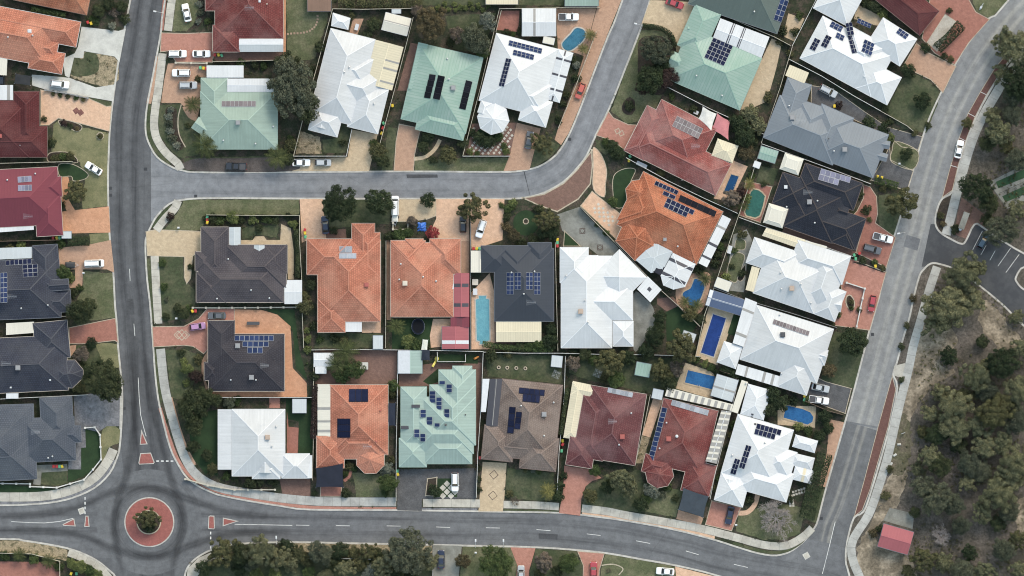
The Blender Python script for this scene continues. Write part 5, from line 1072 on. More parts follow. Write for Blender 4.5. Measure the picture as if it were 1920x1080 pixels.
h = H('E20', 'the orange house below the two round trees', 'orange tiled house below two round dark trees with a small awning', 'tile_orange', [BX(596, 450, 714, 603), BX(576, 448, 662, 515), BX(660, 419, 703, 500), BX(596, 560, 648, 623), BX(668, 436, 713, 520)], gut='gutter_cream', gd=(681, 420))
h.patio(BX(648, 602, 679, 622), 'flat', 'metal_white').solar((637, 462), (661, 462), (637, 474), 2, 1, 'pale').solar((637, 475), (669, 475), (637, 485), 2, 1, 'pale').unit(688, 534, 'cooler', 'unit_red', .9)
h = H('E21', 'the orange house by the blue tarp', 'orange tiled house below the blue tarp with crimson patio roofs', 'tile_orange', [BX(733, 455, 850, 594), BX(806, 448, 864, 514), BX(733, 451, 798, 518), g(BX(760, 448, 794, 480), g='')], gut='gutter_cream', gd=(840, 447))
h.patio(BX(850, 512, 880, 594), 'gv', 'metal_pinkred', [('v', .24, .32, .04, .46), ('v', .24, .32, .54, .96), ('v', .69, .77, .04, .46), ('v', .69, .77, .54, .96)], pitch=.25).patio(BX(840, 517, 851, 542), 'flat', 'sheet_white').patio(BX(845, 594, 880, 613), 'flat', 'metal_crimson', [('u', .32, .62, 0, 1, 'sheet_maroon')]).unit(760, 531, 'cooler', 'unit_cream').unit(752, 495, 'vent').unit(818, 527, 'vent').unit(794, 519, 'vent').unit(749, 524, 'vent')
h = H('E22', 'the navy house by narrow pool', 'dark navy metal house beside the narrow turquoise pool with four arrays', 'metal_slate', [BX(927, 466, 1038, 602), BX(902, 461, 954, 510), BX(990, 455, 1034, 505), BX(940, 461, 1000, 540)], gut='gutter_grey', gd=(925, 460))
h.patio(BX(930, 602, 1015, 641), 'gu', 'metal_cream', pitch=.12).patio(BX(883, 470, 902, 511), 'flat', 'metal_pale', [('u', .78, .84, 0, 1, 'sheet_grey')]).solar((950, 511), (963, 511), (950, 552), 2, 5, 'blue').solar((965, 511), (977, 511), (965, 543), 2, 4, 'blue').solar((986, 511), (999, 511), (986, 543), 2, 4, 'blue').solar((1001, 511), (1013, 511), (1001, 552), 2, 5, 'blue').unit(996, 567, 'antenna', 'steel').unit(959, 511, 'vent').unit(1002, 509, 'vent').unit(982, 551, 'vent')
h = H('E23', 'the white house by grey forecourt', 'large white metal house with diagonal wing beside the grey forecourt', 'metal_white', [BX(1052, 480, 1147, 652), BX(1050, 464, 1103, 530), BX(1060, 479, 1121, 560), RC(1161, 468, 1212, 520, 72), BX(1080, 530, 1186, 600), g(BX(1149, 602, 1187, 649), dz=-.1)], gd=(1146, 483))
h.patio([(1214, 518), (1240, 543), (1219, 567), (1194, 542)], 'flat', 'metal_white', [('u', .40, .60, .38, .60)]).unit(1088, 584, 'cooler', 'unit_tan').unit(1149, 588, 'antenna', 'steel').unit(1061, 517, 'vent').unit(1102, 604, 'vent').unit(1096, 563, 'vent')

# sheds, carports, pavilion
def shed(label, pts, mat, name='garden_shed', cat='shed', kind='gu', eave=2.2, pitch=.18, gab='13', walls=True, strips=(), over=.12):
    hh = House('', '', label, mat, [(pts, {'g': gab})], pitch, eave, 'gutter_white' if 'white' in mat or 'pale' in mat else 'gutter_grey', 'wall_white', name=name, cat=cat, over=over, windows=False)
    if walls:
        c = hh.walls[0]; x = (c[0][0] + c[1][0]) / 2; y = (c[0][1] + c[1][1]) / 2; o = link('door', DOOR, hh.root, (x + hh.off[0], y + hh.off[1], 0)); o.rotation_euler.z = math.atan2(c[1][1] - c[0][1], c[1][0] - c[0][0]) + math.pi
    for ax, t0, t1, sh in strips: hh.patio([pts[0], pts[1], pts[2], pts[3]], {'02': 'gv', '13': 'gu', '123': 'flat'}.get(gab, 'hip'), mat, [(ax, t0, t1, 0, 1, sh)], z=eave + .02, pitch=pitch + .005, posts=False)
    return hh
shed('white flat carport above the green house by the big tree', BX(389, 124, 457, 146), 'metal_white', 'carport', 'carport', gab='123', pitch=.04, eave=2.6)
shed('white hipped shed at the top end of the long white house', [(625, 25), (657, 35), (653, 56), (622, 49)], 'metal_white', gab='', pitch=.3)
shed('cream striped shed left of the brown bushy tree', RC(724, 24, 771, 36, 33), 'metal_pale', strips=[('v', .42, .50, 'sheet_grey')])
shed('white garage with one dark roof strip left of kidney pool', BX(979, 17, 1042, 68), 'metal_white', 'garage', 'garage', strips=[('u', .33, .40, 'sheet_grey')])
shed('little white lean-to below the white garage', RC(1020, 69, 1040, 73, 12), 'metal_pale', gab='123', pitch=.05)
shed('brown flat roofed shed at the top beside the stepping stones', BX(577, -14, 621, 22), 'metal_brown', gab='123', pitch=.04)
shed('cream roof at the top edge above the long hedge', BX(911, -14, 971, 9), 'metal_cream', gab='123', pitch=.04)
shed('pale green roof at the top edge beside the street', BX(1059, -14, 1122, 12), 'metal_green', gab='13')
shed('tiny grey shed behind the cream striped shed', BX(735, 18, 752, 26), 'metal_zinc', gab='123', pitch=.05)
shed('pale green shed above the green pool', RC(1427, 274, 1459, 284, 24), 'metal_greenfade')
shed('white cube cupboard left of the pale green shed', RC(1415, 302, 1426, 306, 11), 'metal_white', gab='123', pitch=.04)
shed('cream shed at the top of the lap pool garden', RC(1345, 520, 1371, 530, 18), 'metal_pale', gab='123', pitch=.05)
shed('blue roofed pool cabana with white stripes above the lap pool', RC(1331, 543, 1397, 563, 30), 'metal_blue', 'cabana', 'cabana', gab='13', strips=[('v', .46, .54, 'sheet_white'), ('u', .0, .1, 'sheet_white')])
shed('pale grey shed left of the lap pool', RC(1282, 619, 1305, 627, 16), 'metal_zinc', gab='123', pitch=.05)
shed('large grey shed with cross stripes right of the rectangular pool', RC(1344, 701, 1384, 713, 42), 'metal_zinc', 'garage', 'garage', gab='02', strips=[('v', .52, .60, 'sheet_grey')])
shed('two-tone white and mint garage above the mint house', BX(747, 657, 792, 700), 'metal_mint', 'garage', 'garage', gab='02', strips=[('u', .0, .5, 'sheet_white')])
shed('white shed left of the bushy palms', BX(589, 662, 626, 687), 'metal_white', gab='13')
shed('small white lean-to attached below the shed left of bushy palms', BX(592, 687, 612, 700), 'metal_white', gab='123', pitch=.05)
shed('pale grey shed in the right back corner of the orange house garden', BX(700, 629, 718, 654), 'metal_zinc', gab='123', pitch=.05)
shed('pale blue shed behind the white house near the roundabout', BX(549, 748, 575, 774), 'metal_zinc', gab='123', pitch=.05)
shed('pinkish shed with a white strip below the crimson patio', BX(829, 612, 879, 654), 'metal_pinkred', gab='02', strips=[('v', .62, .78, 'sheet_white')])
shed('pale grey shed at the right end of the tyre lawn', RC(1035, 666, 1055, 668, 21), 'metal_zinc', gab='123', pitch=.05)
shed('tilted pale green shed under the trees', RC(1194, 678, 1221, 683, 25), 'metal_greenfade', gab='123', pitch=.06)
shed('small pale roof between plum house and striped pergola', RC(1225, 728, 1244, 732, 18), 'metal_zinc', gab='123', pitch=.05)
shed('pale lean-to beside the bins of the crimson house', BX(117, 434, 135, 447), 'metal_zinc', gab='123', pitch=.05)
shed('red gabled park pavilion beside the sandy path', RC(1656, 981, 1712, 997, 44), 'metal_pinkred', 'pavilion', 'pavilion', gab='13', eave=2.8, pitch=.3)
# ------------------------------------------------------------------ plants
LEAF = {'deep': ((0.024, 0.038, 0.021), (0.050, 0.070, 0.036)), 'dark': ((0.030, 0.042, 0.022), (0.072, 0.086, 0.046)), 'gum': ((0.082, 0.088, 0.052), (0.215, 0.214, 0.136)),
        'olive': ((0.062, 0.066, 0.034), (0.135, 0.130, 0.068)), 'lime': ((0.085, 0.112, 0.040), (0.215, 0.240, 0.105)), 'green': ((0.042, 0.066, 0.026), (0.098, 0.132, 0.054)),
        'silver': ((0.115, 0.128, 0.115), (0.260, 0.275, 0.245)), 'brown': ((0.068, 0.056, 0.034), (0.150, 0.122, 0.076)), 'mauve': ((0.110, 0.088, 0.078), (0.235, 0.190, 0.170)),
        'red': ((0.170, 0.028, 0.034), (0.400, 0.080, 0.090)), 'purple': ((0.028, 0.019, 0.020), (0.066, 0.040, 0.040)), 'sage': ((0.052, 0.062, 0.046), (0.130, 0.142, 0.106))}
LOOK = {'deep': 'deep green', 'dark': 'dark green', 'gum': 'grey green', 'olive': 'olive', 'lime': 'yellow green', 'green': 'fresh green', 'silver': 'silvery', 'brown': 'brownish', 'mauve': 'pinkish grey', 'red': 'bright red', 'purple': 'dark purple', 'sage': 'sage green', 'palm': 'green', 'bare': 'bare grey'}
for k, (a, b) in LEAF.items(): leaf_mat('leaf_' + k, sc(a, 1.12), sc(b, 1.15))
leaf_mat('leaf_palm', (0.045, 0.060, 0.022), (0.110, 0.125, 0.050)); leaf_mat('leaf_palmy', (0.11, 0.115, 0.04), (0.22, 0.20, 0.08))
surf('bark', (0.16, 0.13, 0.10), (0.09, 0.07, 0.055), s1=1.5, v=0.2); surf('bark_pale', (0.36, 0.325, 0.31), (0.26, 0.23, 0.22), s1=1.5, v=0.2)

def rdir(rng):
    z = rng.uniform(-1, 1); a = rng.uniform(0, 2 * math.pi); r = math.sqrt(1 - z * z); return Vector((r * math.cos(a), r * math.sin(a), z))
def leaf_quad(mb, c, nrm, s, rng):
    t = nrm.orthogonal().normalized(); b = nrm.cross(t); a = rng.uniform(0, 6.283); u = t * math.cos(a) + b * math.sin(a); v = nrm.cross(u)
    l, w = s * rng.uniform(.8, 1.4), s * rng.uniform(.5, .9); d = nrm * s * rng.uniform(-.15, .3)
    mb.face([tuple(c - u * l), tuple(c - v * w + d), tuple(c + u * l), tuple(c + v * w + d)])
def crown_mesh(kind, seed, blobs, per, size, zc, zr, rb=(.24, .40), dens_=True):
    rng = random.Random(seed); mb = MB(); lobes = [1 + (rng.uniform(-.07, .05) if kind == 'deep' else rng.uniform(-.22, .16) if dens_ else rng.uniform(-.36, .2)) for _ in range(7)]
    for i in range(blobs):
        a = 2.39996 * i + rng.uniform(-.4, .4); q = math.sqrt((i + .5) / blobs) * (.80 if dens_ else .86)
        lob = lobes[int(a / 6.28318 * 7) % 7]; q *= lob
        br = rng.uniform(*rb) * (1.0 if q < .6 else .85)
        z = zc + zr * (math.sqrt(max(0, 1 - q * q)) * rng.uniform(.55, .95)) - (rng.uniform(0, .25) if q > .5 else 0)
        c = Vector((q * math.cos(a), q * math.sin(a), z))
        for _ in range(per):
            d = rdir(rng)
            if d.z < -.35 and rng.random() < .75: d.z = -d.z
            p = c + Vector((d.x, d.y, d.z * .85)) * br * (rng.uniform(.72, 1.06) if dens_ else rng.uniform(.80, 1.06))
            n = (d + rdir(rng) * (.75 if dens_ else .5)); n = n.normalized() if n.length > .01 else d
            leaf_quad(mb, p, n, size * rng.uniform(.7, 1.25), rng)
    return mb
def trunk_mesh(seed, zc, mt='bark', thick=.06):
    rng = random.Random(seed); mb = MB()
    mb.tube([(0, 0, -.05), (rng.uniform(-.03, .03), rng.uniform(-.03, .03), zc * .5), (rng.uniform(-.06, .06), rng.uniform(-.06, .06), zc)], [thick, thick * .8, thick * .6], 7)
    for i in range(6):
        a = i * 1.05 + rng.uniform(-.3, .3); L = rng.uniform(.45, .7)
        mb.tube([(0, 0, zc * .8), (L * .5 * math.cos(a), L * .5 * math.sin(a), zc * 1.05), (L * math.cos(a), L * math.sin(a), zc * 1.25 + rng.uniform(0, .15))], [thick * .55, thick * .35, thick * .14], 5)
    return mb.mesh('trunk', M_[mt])
def palm_mesh(seed, mt, n=15):
    rng = random.Random(seed); mb = MB()
    for i in range(n):
        a = 2 * math.pi * i / n + rng.uniform(-.15, .15); L = rng.uniform(.8, 1.05); up = rng.uniform(.1, .35); d = Vector((math.cos(a), math.sin(a), 0)); sd = Vector((-d.y, d.x, 0)); pts = []
        for k in range(9):
            t = k / 8; pts.append(d * L * t + Vector((0, 0, 1.25 + up * math.sin(t * 2.2) - .42 * t * t)))
        for k in range(8):
            p, q = pts[k], pts[k + 1]; mb.bar(tuple(p), tuple(q), .02, .01)
            w = .26 * math.sin(.35 + 2.6 * (k + .5) / 8)
            for s in (-1, 1):
                for e in (0.15, .6):
                    b = p.lerp(q, e); tip = b + sd * s * w + d * .12 - Vector((0, 0, .07)); mb.face([tuple(b), tuple(b + d * .05), tuple(tip)])
    return mb.mesh('crown', M_[mt])
def bare_mesh(seed, mt='bark_pale', fan=9, depth=3, flat=.55):
    rng = random.Random(seed); mb = MB(); mb.tube([(0, 0, -.05), (0, 0, .3)], [.035, .03], 6)
    def br(p, d, L, r, k):
        q = p + d * L; mb.tube([tuple(p), tuple(p.lerp(q, .5) + rdir(rng) * L * .06), tuple(q)], [r, r * .8, r * .55], 3)
        if k == 0: return
        for _ in range(6):
            n = (d + rdir(rng) * .95); n.z = abs(n.z) * flat + .05; br(p.lerp(q, rng.uniform(.45, 1)), n.normalized(), L * rng.uniform(.38, .78), r * .62, k - 1)
    for i in range(fan):
        a = 2 * math.pi * i / fan + rng.uniform(-.25, .25); br(Vector((0, 0, .3)), Vector((math.cos(a), math.sin(a), rng.uniform(.3, 1.0) * flat)).normalized(), rng.uniform(.2, .5), .013, depth)
    return mb.mesh('branches', M_[mt])

CROWN = {}; TRUNK = {}
def get_crown(kind, size, var):
    key = (kind, size, var)
    if key not in CROWN:
        sd = abs(hash((kind, size))) if False else sum(ord(c) for c in kind + size) * 7 + var
        dense = kind in ('deep', 'dark', 'green', 'red', 'purple', 'sage')
        if size == 'big': mb = crown_mesh(kind, sd, 84 if dense else 66, 150 if dense else 190, .027, .95, .62, (.10, .20) if dense else (.13, .21), dense)
        elif size == 'tree': mb = crown_mesh(kind, sd, 38 if dense else 44, 170 if dense else 150, .040, .95, .62, (.13, .22) if not dense else (.18, .32), dense)
        elif size == 'mid': mb = crown_mesh(kind, sd, 24, 110, .062, .72, .55, (.20, .36))
        else: mb = crown_mesh(kind, sd, 11, 62, .105, .38, .45, (.30, .48))
        CROWN[key] = mb.mesh('crown', M_['leaf_' + kind])
    return CROWN[key]
PLANTS = []      # (object, words, category, x, y) to be labelled once everything stands
_pc = 0
def plant(kind, x, y, r, sy=1.0, z=Z0, var=None, rot=None):
    global _pc; _pc += 1; rng = random.Random(_pc * 13 + 5); w = P(x, y); R = r / K
    var = rng.randrange(3) if var is None else var
    if kind in ('palm', 'palmy'):
        key = (kind, var)
        if key not in CROWN: CROWN[key] = palm_mesh(90 + var, 'leaf_' + kind)
        t = 'ptr'
        if t not in TRUNK: m2 = MB(); m2.tube([(0, 0, -.05), (.02, 0, .6), (0, 0, 1.27)], [.07, .055, .05], 7); TRUNK[t] = m2.mesh('trunk', M_['bark'])
        words, cat, nm, crown, trunk, zs = LOOK['palm'] + ' feathery palm', 'palm', 'palm_tree', CROWN[key], TRUNK[t], min(1.0, 2.6 / R)
    elif kind in ('bare', 'twig'):
        key = ('bare', var, kind)
        if key not in CROWN: CROWN[key] = bare_mesh(50 + var, 'bark_pale' if kind == 'bare' else 'bark', 17 if kind == 'bare' else 9)
        words, cat, nm, crown, trunk, zs = 'leafless grey tree', 'tree', 'bare_tree', CROWN[key], None, .7
    else:
        size = 'big' if r >= 33 else 'tree' if r >= 19 else 'mid' if r >= 10.5 else 'small'
        crown = get_crown(kind, size, var % 2 if size == 'big' else var)
        if size not in TRUNK: TRUNK[size] = trunk_mesh(3, {'big': .95, 'tree': .95, 'mid': .72, 'small': .35}[size])
        trunk = TRUNK[size]; zs = 1.0 if size not in ('tree', 'big') else min(1.0, 5.2 / R + .15)
        nm, cat = {'big': ('tree', 'tree'), 'tree': ('tree', 'tree'), 'mid': ('small_tree', 'tree'), 'small': ('shrub', 'shrub')}[size]
        words = {'big': 'very large ', 'tree': 'large ', 'mid': 'small ', 'small': ''}[size] + LOOK[kind] + (' tree' if cat == 'tree' else ' shrub')
        if r < 6.5: words = 'little ' + words
    o = empty(nm, (w[0], w[1], z)); o.rotation_euler.z = rng.uniform(0, 6.28) if rot is None else rot
    ax = rng.uniform(.9, 1.12) if sy == 1.0 else 1.0; o.scale = (R * 1.08 * ax, R * 1.08 * sy / ax, R * zs * rng.uniform(.9, 1.1))
    link('branches' if kind in ('bare', 'twig') else 'crown', crown, o)
    if trunk: link('trunk', trunk, o)
    PLANTS.append((o, words, cat, x, y)); return o
def hedge(kind, pts, wpx, hgt, label, dens=26, size=.17, name='hedge'):
    rng = random.Random(len(pts) * 31 + int(pts[0][0])); w = PP(smooth_line(pts, 4)); c = w[len(w) // 2]; mb = MB(); h = wpx / K / 2
    for i in range(len(w) - 1):
        p, q = w[i], w[i + 1]; L = math.hypot(q[0] - p[0], q[1] - p[1]); d = ((q[0] - p[0]) / L, (q[1] - p[1]) / L); s = (-d[1], d[0])
        for _ in range(int(L * (2 * h + 2 * hgt * .7) * dens)):
            t = rng.random() * L; pr = rng.uniform(-1.6, 1.6)
            bump_ = 1 + .14 * math.sin(t * 2.3 + i) * rng.random()
            if abs(pr) < 1: off = pr * h; z = hgt * bump_ * (1 - .25 * pr * pr); n = Vector((s[0] * pr * .5, s[1] * pr * .5, 1))
            else: k = math.copysign(1, pr); off = k * h * bump_; z = hgt * (1.6 - abs(pr)) / .6 * .75; n = Vector((s[0] * k, s[1] * k, .3))
            n = (n.normalized() + rdir(rng) * .7).normalized()
            leaf_quad(mb, Vector((p[0] + d[0] * t + s[0] * off - c[0], p[1] + d[1] * t + s[1] * off - c[1], z + rng.uniform(-.15, .1))), n, size * rng.uniform(.7, 1.2), rng)
    o = empty(name, (c[0], c[1], Z0)); link('foliage', mb.mesh('foliage', M_['leaf_' + kind]), o)
    m2 = MB()
    for x, y in w[::3]: m2.tube([(x - c[0], y - c[1], -.03), (x - c[0] + .05, y - c[1], hgt * .6)], [.05, .03], 5)
    link('stems', m2.mesh('stems', M_['bark']), o); o.children
    tag(o, label, 'hedge'); return o

DATA = '''
dark 185 20 14|dark 205 8 14|mauve 215 24 10|dark 229 14 12|dark 235 36 10|green 180 41 8|silver 210 49 8|green 172 36 7
olive 100 175 5|green 113 178 5|olive 128 181 5|green 143 184 5|olive 156 187 5
purple 121 231 7|dark 132 236 6|brown 144 241 5|olive 188 255 5.5|dark 97 268 9|olive 104 297 9|green 118 294 8|olive 132 296 9|dark 83 223 6
silver 320 206 7|silver 317 219 8|sage 318 232 8|silver 319 246 8|sage 324 259 9|silver 332 272 8|palm 362 196 17|palm 386 273 24|dark 372 148 7|dark 352 236 6|palmy 400 268 12
silver 374 8 7|sage 377 24 7|silver 372 40 6|green 389 40 7
dark 600 88 12|green 452 119 10|dark 478 122 9|green 494 124 8|olive 546 272 13|palm 521 296 22|dark 540 300 14|dark 701 45 15|dark 690 66 11|dark 712 85 9|olive 660 30 7|olive 708 285 17|dark 716 302 15|green 700 268 8|dark 643 268 7|green 545 262 9|dark 585 130 8|green 655 12 9
brown 808 45 33|mauve 782 20 13|mauve 857 64 15|sage 893 76 30|silver 913 40 18|green 884 62 15|green 905 98 14|dark 845 78 9
lime 810 17 4.5|lime 821 14 5|lime 831 17 4.5|lime 834 7 5|lime 841 18 5|lime 852 8 5|lime 854 19 5|lime 863 14 5|lime 873 15 5|lime 882 7 5|lime 886 16 5|lime 897 11 5|lime 915 12 5|lime 905 19 5
deep 802 256 13|dark 795 275 12|olive 839 291 17|dark 868 268 12|deep 884 248 9|deep 898 256 11|deep 915 266 13|green 934 257 10|green 945 274 7|lime 881 284 7.5|lime 949 284 7.5|olive 1016 269 21|deep 1081 148 9|deep 1047 226 8|palmy 1106 66 12|palmy 1094 92 11|silver 1081 122 8|dark 1073 110 8|dark 950 60 7|green 962 64 6|dark 975 58 7|dark 1063 178 7|dark 1055 196 7|green 895 288 6|dark 812 300 8
sage 1228 96 33|deep 1218 150 28|purple 1250 148 22|purple 1206 165 14|deep 1238 120 20|dark 1180 199 10|deep 1147 276 14|deep 1158 288 15|green 1135 266 8|deep 1382 232 18|gum 1406 214 17|gum 1422 236 16|deep 1396 256 21|olive 1440 182 10|brown 1398 285 16|dark 1412 265 10|dark 1300 205 8|green 1260 180 7
dark 1467 58 10|olive 1462 78 8|green 1498 30 8|dark 1492 60 9|olive 1480 100 8|dark 1638 12 14|lime 1655 26 10|dark 1622 4 10|green 1665 40 7|deep 1735 90 10|deep 1702 133 15|deep 1728 190 17|deep 1698 290 13|purple 1572 198 8|deep 1629 231 14|deep 1655 243 13|lime 1669 258 9|olive 1691 382 31|dark 1624 394 10|dark 1612 365 8|olive 1630 412 6|dark 1668 228 7|olive 1715 250 7|dark 1660 205 8|dark 1740 235 7|olive 1655 352 8|green 1640 492 7|olive 1655 502 6|dark 1618 488 7|dark 1780 20 6|olive 1782 112 7|dark 1770 105 7
green 1149 379 10|green 1119 421 5|green 1136 437 6.5|dark 1357 444 7|green 1351 462 8|dark 1346 478 8|dark 1340 494 9|mauve 1372 371 19|palm 1321 523 14|dark 1310 509 9|purple 1385 362 12|dark 1240 300 7|dark 1255 315 8|olive 1238 325 9|dark 1275 330 8|dark 1295 342 8
palmy 1405 346 12|lime 1400 372 10|palm 1394 388 10|olive 1392 440 9|green 1376 470 7|lime 1361 519 9|dark 1391 512 8|dark 1372 500 6|green 1409 330 8|dark 1432 345 6
deep 1597 640 30|palm 1284 566 12|palm 1306 572 13|olive 1294 588 15|dark 1312 598 12|olive 1278 650 31|deep 1213 659 17|deep 1227 630 19|deep 1237 594 13|deep 1235 612 12|olive 1144 676 28|olive 1236 694 20|deep 1180 670 14|mauve 1268 690 15|dark 1255 720 17|green 1305 675 8|lime 1320 683 8|green 1334 689 8|deep 1361 691 12|deep 1376 701 12|deep 1392 708 10|deep 1345 700 8
brown 1553 693 15|dark 1528 690 7|deep 1448 740 17|deep 1463 757 17|dark 1444 768 16|deep 1437 750 12|green 1512 751 9|deep 1546 781 14|deep 1552 802 12|lime 1497 800 9|green 1515 808 10|deep 1536 816 13|deep 1487 752 10|bare 1455 973 46|dark 1403 936 10|green 1376 796 9|olive 1372 815 8|green 1351 898 10|olive 1344 915 10|green 1361 880 8|dark 1480 935 8|dark 1366 838 7|green 1570 590 8|dark 1560 610 7|olive 1597 566 5|green 1596 578 5|olive 1611 580 6
gum 1163 898 27|gum 1182 916 19|silver 1222 919 15|sage 1241 926 9|deep 1201 946 15|green 1212 935 11|olive 1107 928 15|green 1115 881 13|deep 1138 912 14|green 1250 912 9|dark 1265 935 7
dark 899 878 5|dark 899 898 5|dark 899 918 5.5|palmy 1027 920 16|deep 1046 930 13|deep 1057 892 8|deep 1050 912 11|twig 966 940 14|deep 815 920 13|green 1010 884 6|olive 985 880 6|silver 1000 882 5|olive 955 925 7
dark 921 666 14|olive 952 663 10|dark 975 650 12|green 992 648 12|green 1010 646 13|deep 1031 640 16|deep 1034 618 12|mauve 1075 682 15|dark 1096 664 14|green 1112 674 11|green 1155 712 18|olive 1130 706 10|olive 1248 705 16|dark 1166 672 12|dark 1064 735 9|dark 1205 740 7|dark 1078 660 10
palm 648 660 26|green 664 692 21|palm 632 684 20|green 640 705 16|green 738 722 12|olive 735 738 9|lime 576 620 6|lime 577 637 8|lime 577 656 8|olive 645 640 10|dark 625 634 9|green 600 637 8|dark 590 705 11|palm 744 612 17|lime 766 640 15|green 780 646 14|dark 800 650 8|dark 590 690 9
dark 584 535 11|olive 574 576 17|olive 570 556 11|dark 626 432 8|dark 588 612 9|green 748 441 14|green 765 436 11|dark 731 444 10|red 811 437 13|mauve 773 414 11|dark 870 395 9
deep 637 383 37|deep 711 379 28|deep 803 375 15|olive 887 390 27
lime 962 381 9|green 952 391 9|dark 950 407 8|brown 950 426 10|brown 962 441 13|dark 975 452 9|olive 1024 411 21|dark 1010 391 9|deep 1036 439 13|dark 999 449 10|deep 1016 438 11|dark 1040 425 10|green 940 385 6
dark 400 410 10|green 413 414 10|lime 436 409 13|lime 475 411 10|green 500 411 10|dark 515 413 9|lime 551 421 9|dark 540 405 7|dark 452 412 9|green 305 493 8|green 308 538 8|sage 312 562 5|dark 334 580 10|dark 346 589 12|green 356 579 8|dark 312 594 7|purple 320 406 8|dark 388 409 8|dark 357 500 6|dark 486 428 8|dark 392 545 7
dark 340 662 8|lime 345 677 7|lime 351 692 12|lime 349 718 7|purple 367 706 13|olive 372 673 9|dark 359 758 29|dark 386 742 20|sage 431 755 13|dark 364 796 19|dark 362 838 14|dark 388 853 12|dark 406 750 14|dark 378 770 16|green 445 750 9|dark 470 905 12|dark 487 901 11|dark 441 896 9|olive 400 878 13|dark 512 903 9|green 425 893 8|olive 655 872 9|green 664 878 7|green 648 888 6|silver 726 880 13|green 728 905 19|olive 736 862 8|green 722 922 9|dark 648 925 9|dark 590 925 6
dark 201 713 43|dark 153 585 26|dark 168 572 16|green 119 512 17|lime 130 520 10|dark 140 548 9|green 115 456 9|olive 146 361 23|dark 116 386 8|lime 40 460 10|olive 18 466 9|mauve 155 664 15|deep 172 644 12|olive 151 727 13|green 138 722 8|deep 165 700 12|dark 160 690 10|green 150 540 7|olive 130 290 6
olive 278 970 21|deep 281 984 14
green 10 1042 10|palm 37 1040 14|green 65 1048 11|palm 92 1052 14|lime 135 1057 11|lime 152 1062 14|green 168 1070 12|lime 183 1078 12|green 110 1062 10
deep 384 1064 17|olive 420 1034 29|dark 452 1038 22|gum 492 1032 34|gum 522 1046 24|deep 538 1024 16|olive 561 1036 17|sage 602 1036 25|deep 637 1032 19|olive 664 1037 15|olive 692 1036 19|gum 648 1066 21|lime 480 1078 15|lime 516 1078 14|green 580 1072 13|gum 612 1080 16|silver 692 1070 15|gum 722 1060 26|sage 765 1032 50|gum 802 1052 23|deep 740 1080 20|deep 450 1066 16|dark 770 1078 14|mauve 405 1052 9|olive 575 1050 15|gum 545 1055 17|dark 625 1055 15|olive 675 1058 16|dark 708 1040 15|sage 470 1055 17
green 930 1056 38|brown 868 1052 15|mauve 1020 1052 22|green 1066 1054 20|dark 1045 1070 12|olive 1012 1076 10|twig 1140 1070 8
gum 1772 572 50|gum 1800 512 40|gum 1812 565 34|gum 1752 602 28|gum 1832 503 20
deep 1829 352 33|dark 1853 382 21|sage 1876 430 35|gum 1904 92 42|gum 1880 82 24|gum 1877 137 21|deep 1911 155 38|sage 1899 178 25|gum 1870 248 31|dark 1850 268 19|sage 1905 300 24|gum 1905 395 20|dark 1850 412 14
deep 1875 679 33|gum 1829 706 34|deep 1778 668 18|gum 1908 731 35|gum 1786 760 37|olive 1861 773 36|gum 1912 655 24|gum 1786 800 34|gum 1830 798 28|deep 1756 813 23|gum 1740 855 24|dark 1762 873 23|gum 1845 836 28|gum 1877 828 26|gum 1898 872 38|gum 1868 922 39|gum 1890 900 30|sage 1755 936 35|sage 1732 914 24|sage 1784 945 24|bare 1764 1003 25|olive 1730 1047 25|deep 1817 1036 16|sage 1800 1070 26|gum 1842 1074 24|gum 1909 1068 22|dark 1840 640 14|olive 1810 740 20|dark 1890 770 20|olive 1700 1070 14|dark 1870 980 18|olive 1905 1010 20
sage 1850 735 24|gum 1745 775 20|gum 1762 735 16|sage 1815 868 26|gum 1720 880 15|sage 1840 885 22|gum 1812 905 20|sage 1905 790 26|gum 1850 690 20|sage 1800 985 20|gum 1840 960 22|sage 1880 1030 24|gum 1770 1055 18|dark 1795 835 18|olive 1730 810 13|sage 1890 960 22|gum 1905 595 14|sage 1895 215 22|gum 1860 215 15|olive 1885 275 16|dark 1715 960 12|olive 1812 230 12|dark 1790 430 9|olive 1764 405 7|brown 1768 420 6|brown 1712 560 8|olive 1700 610 7|dark 1690 650 7|dark 1690 712 6|olive 1795 425 6|brown 1638 1000 9|olive 1660 930 9|dark 1650 990 8|olive 1668 880 8
'''
for ln in DATA.strip().split('\n'):
    for it in ln.split('|'):
        a = it.split(); plant(a[0], float(a[1]), float(a[2]), float(a[3]))
plant('sage', 552, 160, 50, 1.28, rot=0.1); plant('dark', 540, 125, 26); plant('dark', 575, 200, 30)
hedge('green', [(60, 17), (92, 23), (124, 29)], 10, 1.6, 'green hedge strip between two orange roofs at upper left')
hedge('olive', [(634, 5), (700, 4), (792, 5)], 20, 2.2, 'long olive hedge along the top edge behind the cream striped shed')
hedge('deep', [(1205, 48), (1238, 53), (1258, 66), (1266, 88)], 8, 1.4, 'curved dark hedge edging the lawn below the sandy driveway')
hedge('deep', [(1756, 92), (1780, 70), (1802, 46)], 19, 2.4, 'straight clipped dark hedge beside the red driveway')
hedge('green', [(1640, 337), (1660, 342), (1683, 350)], 13, 1.6, 'green hedge above the black tiled house front garden')
hedge('deep', [(1546, 850), (1538, 880), (1524, 920), (1512, 972)], 27, 3.4, 'tall dark hedge along the right side of white corner house')
hedge('purple', [(592, 722), (590, 770), (588, 822)], 11, 2.6, 'narrow dark hedge left of the orange house with navy sail')
hedge('dark', [(1064, 728), (1058, 770), (1051, 815)], 8, 2.4, 'narrow dark hedge between brown and plum tiled houses')
hedge('deep', [(128, 452), (148, 453), (168, 452)], 15, 2.0, 'short dark hedge between orange and brown driveways at left')
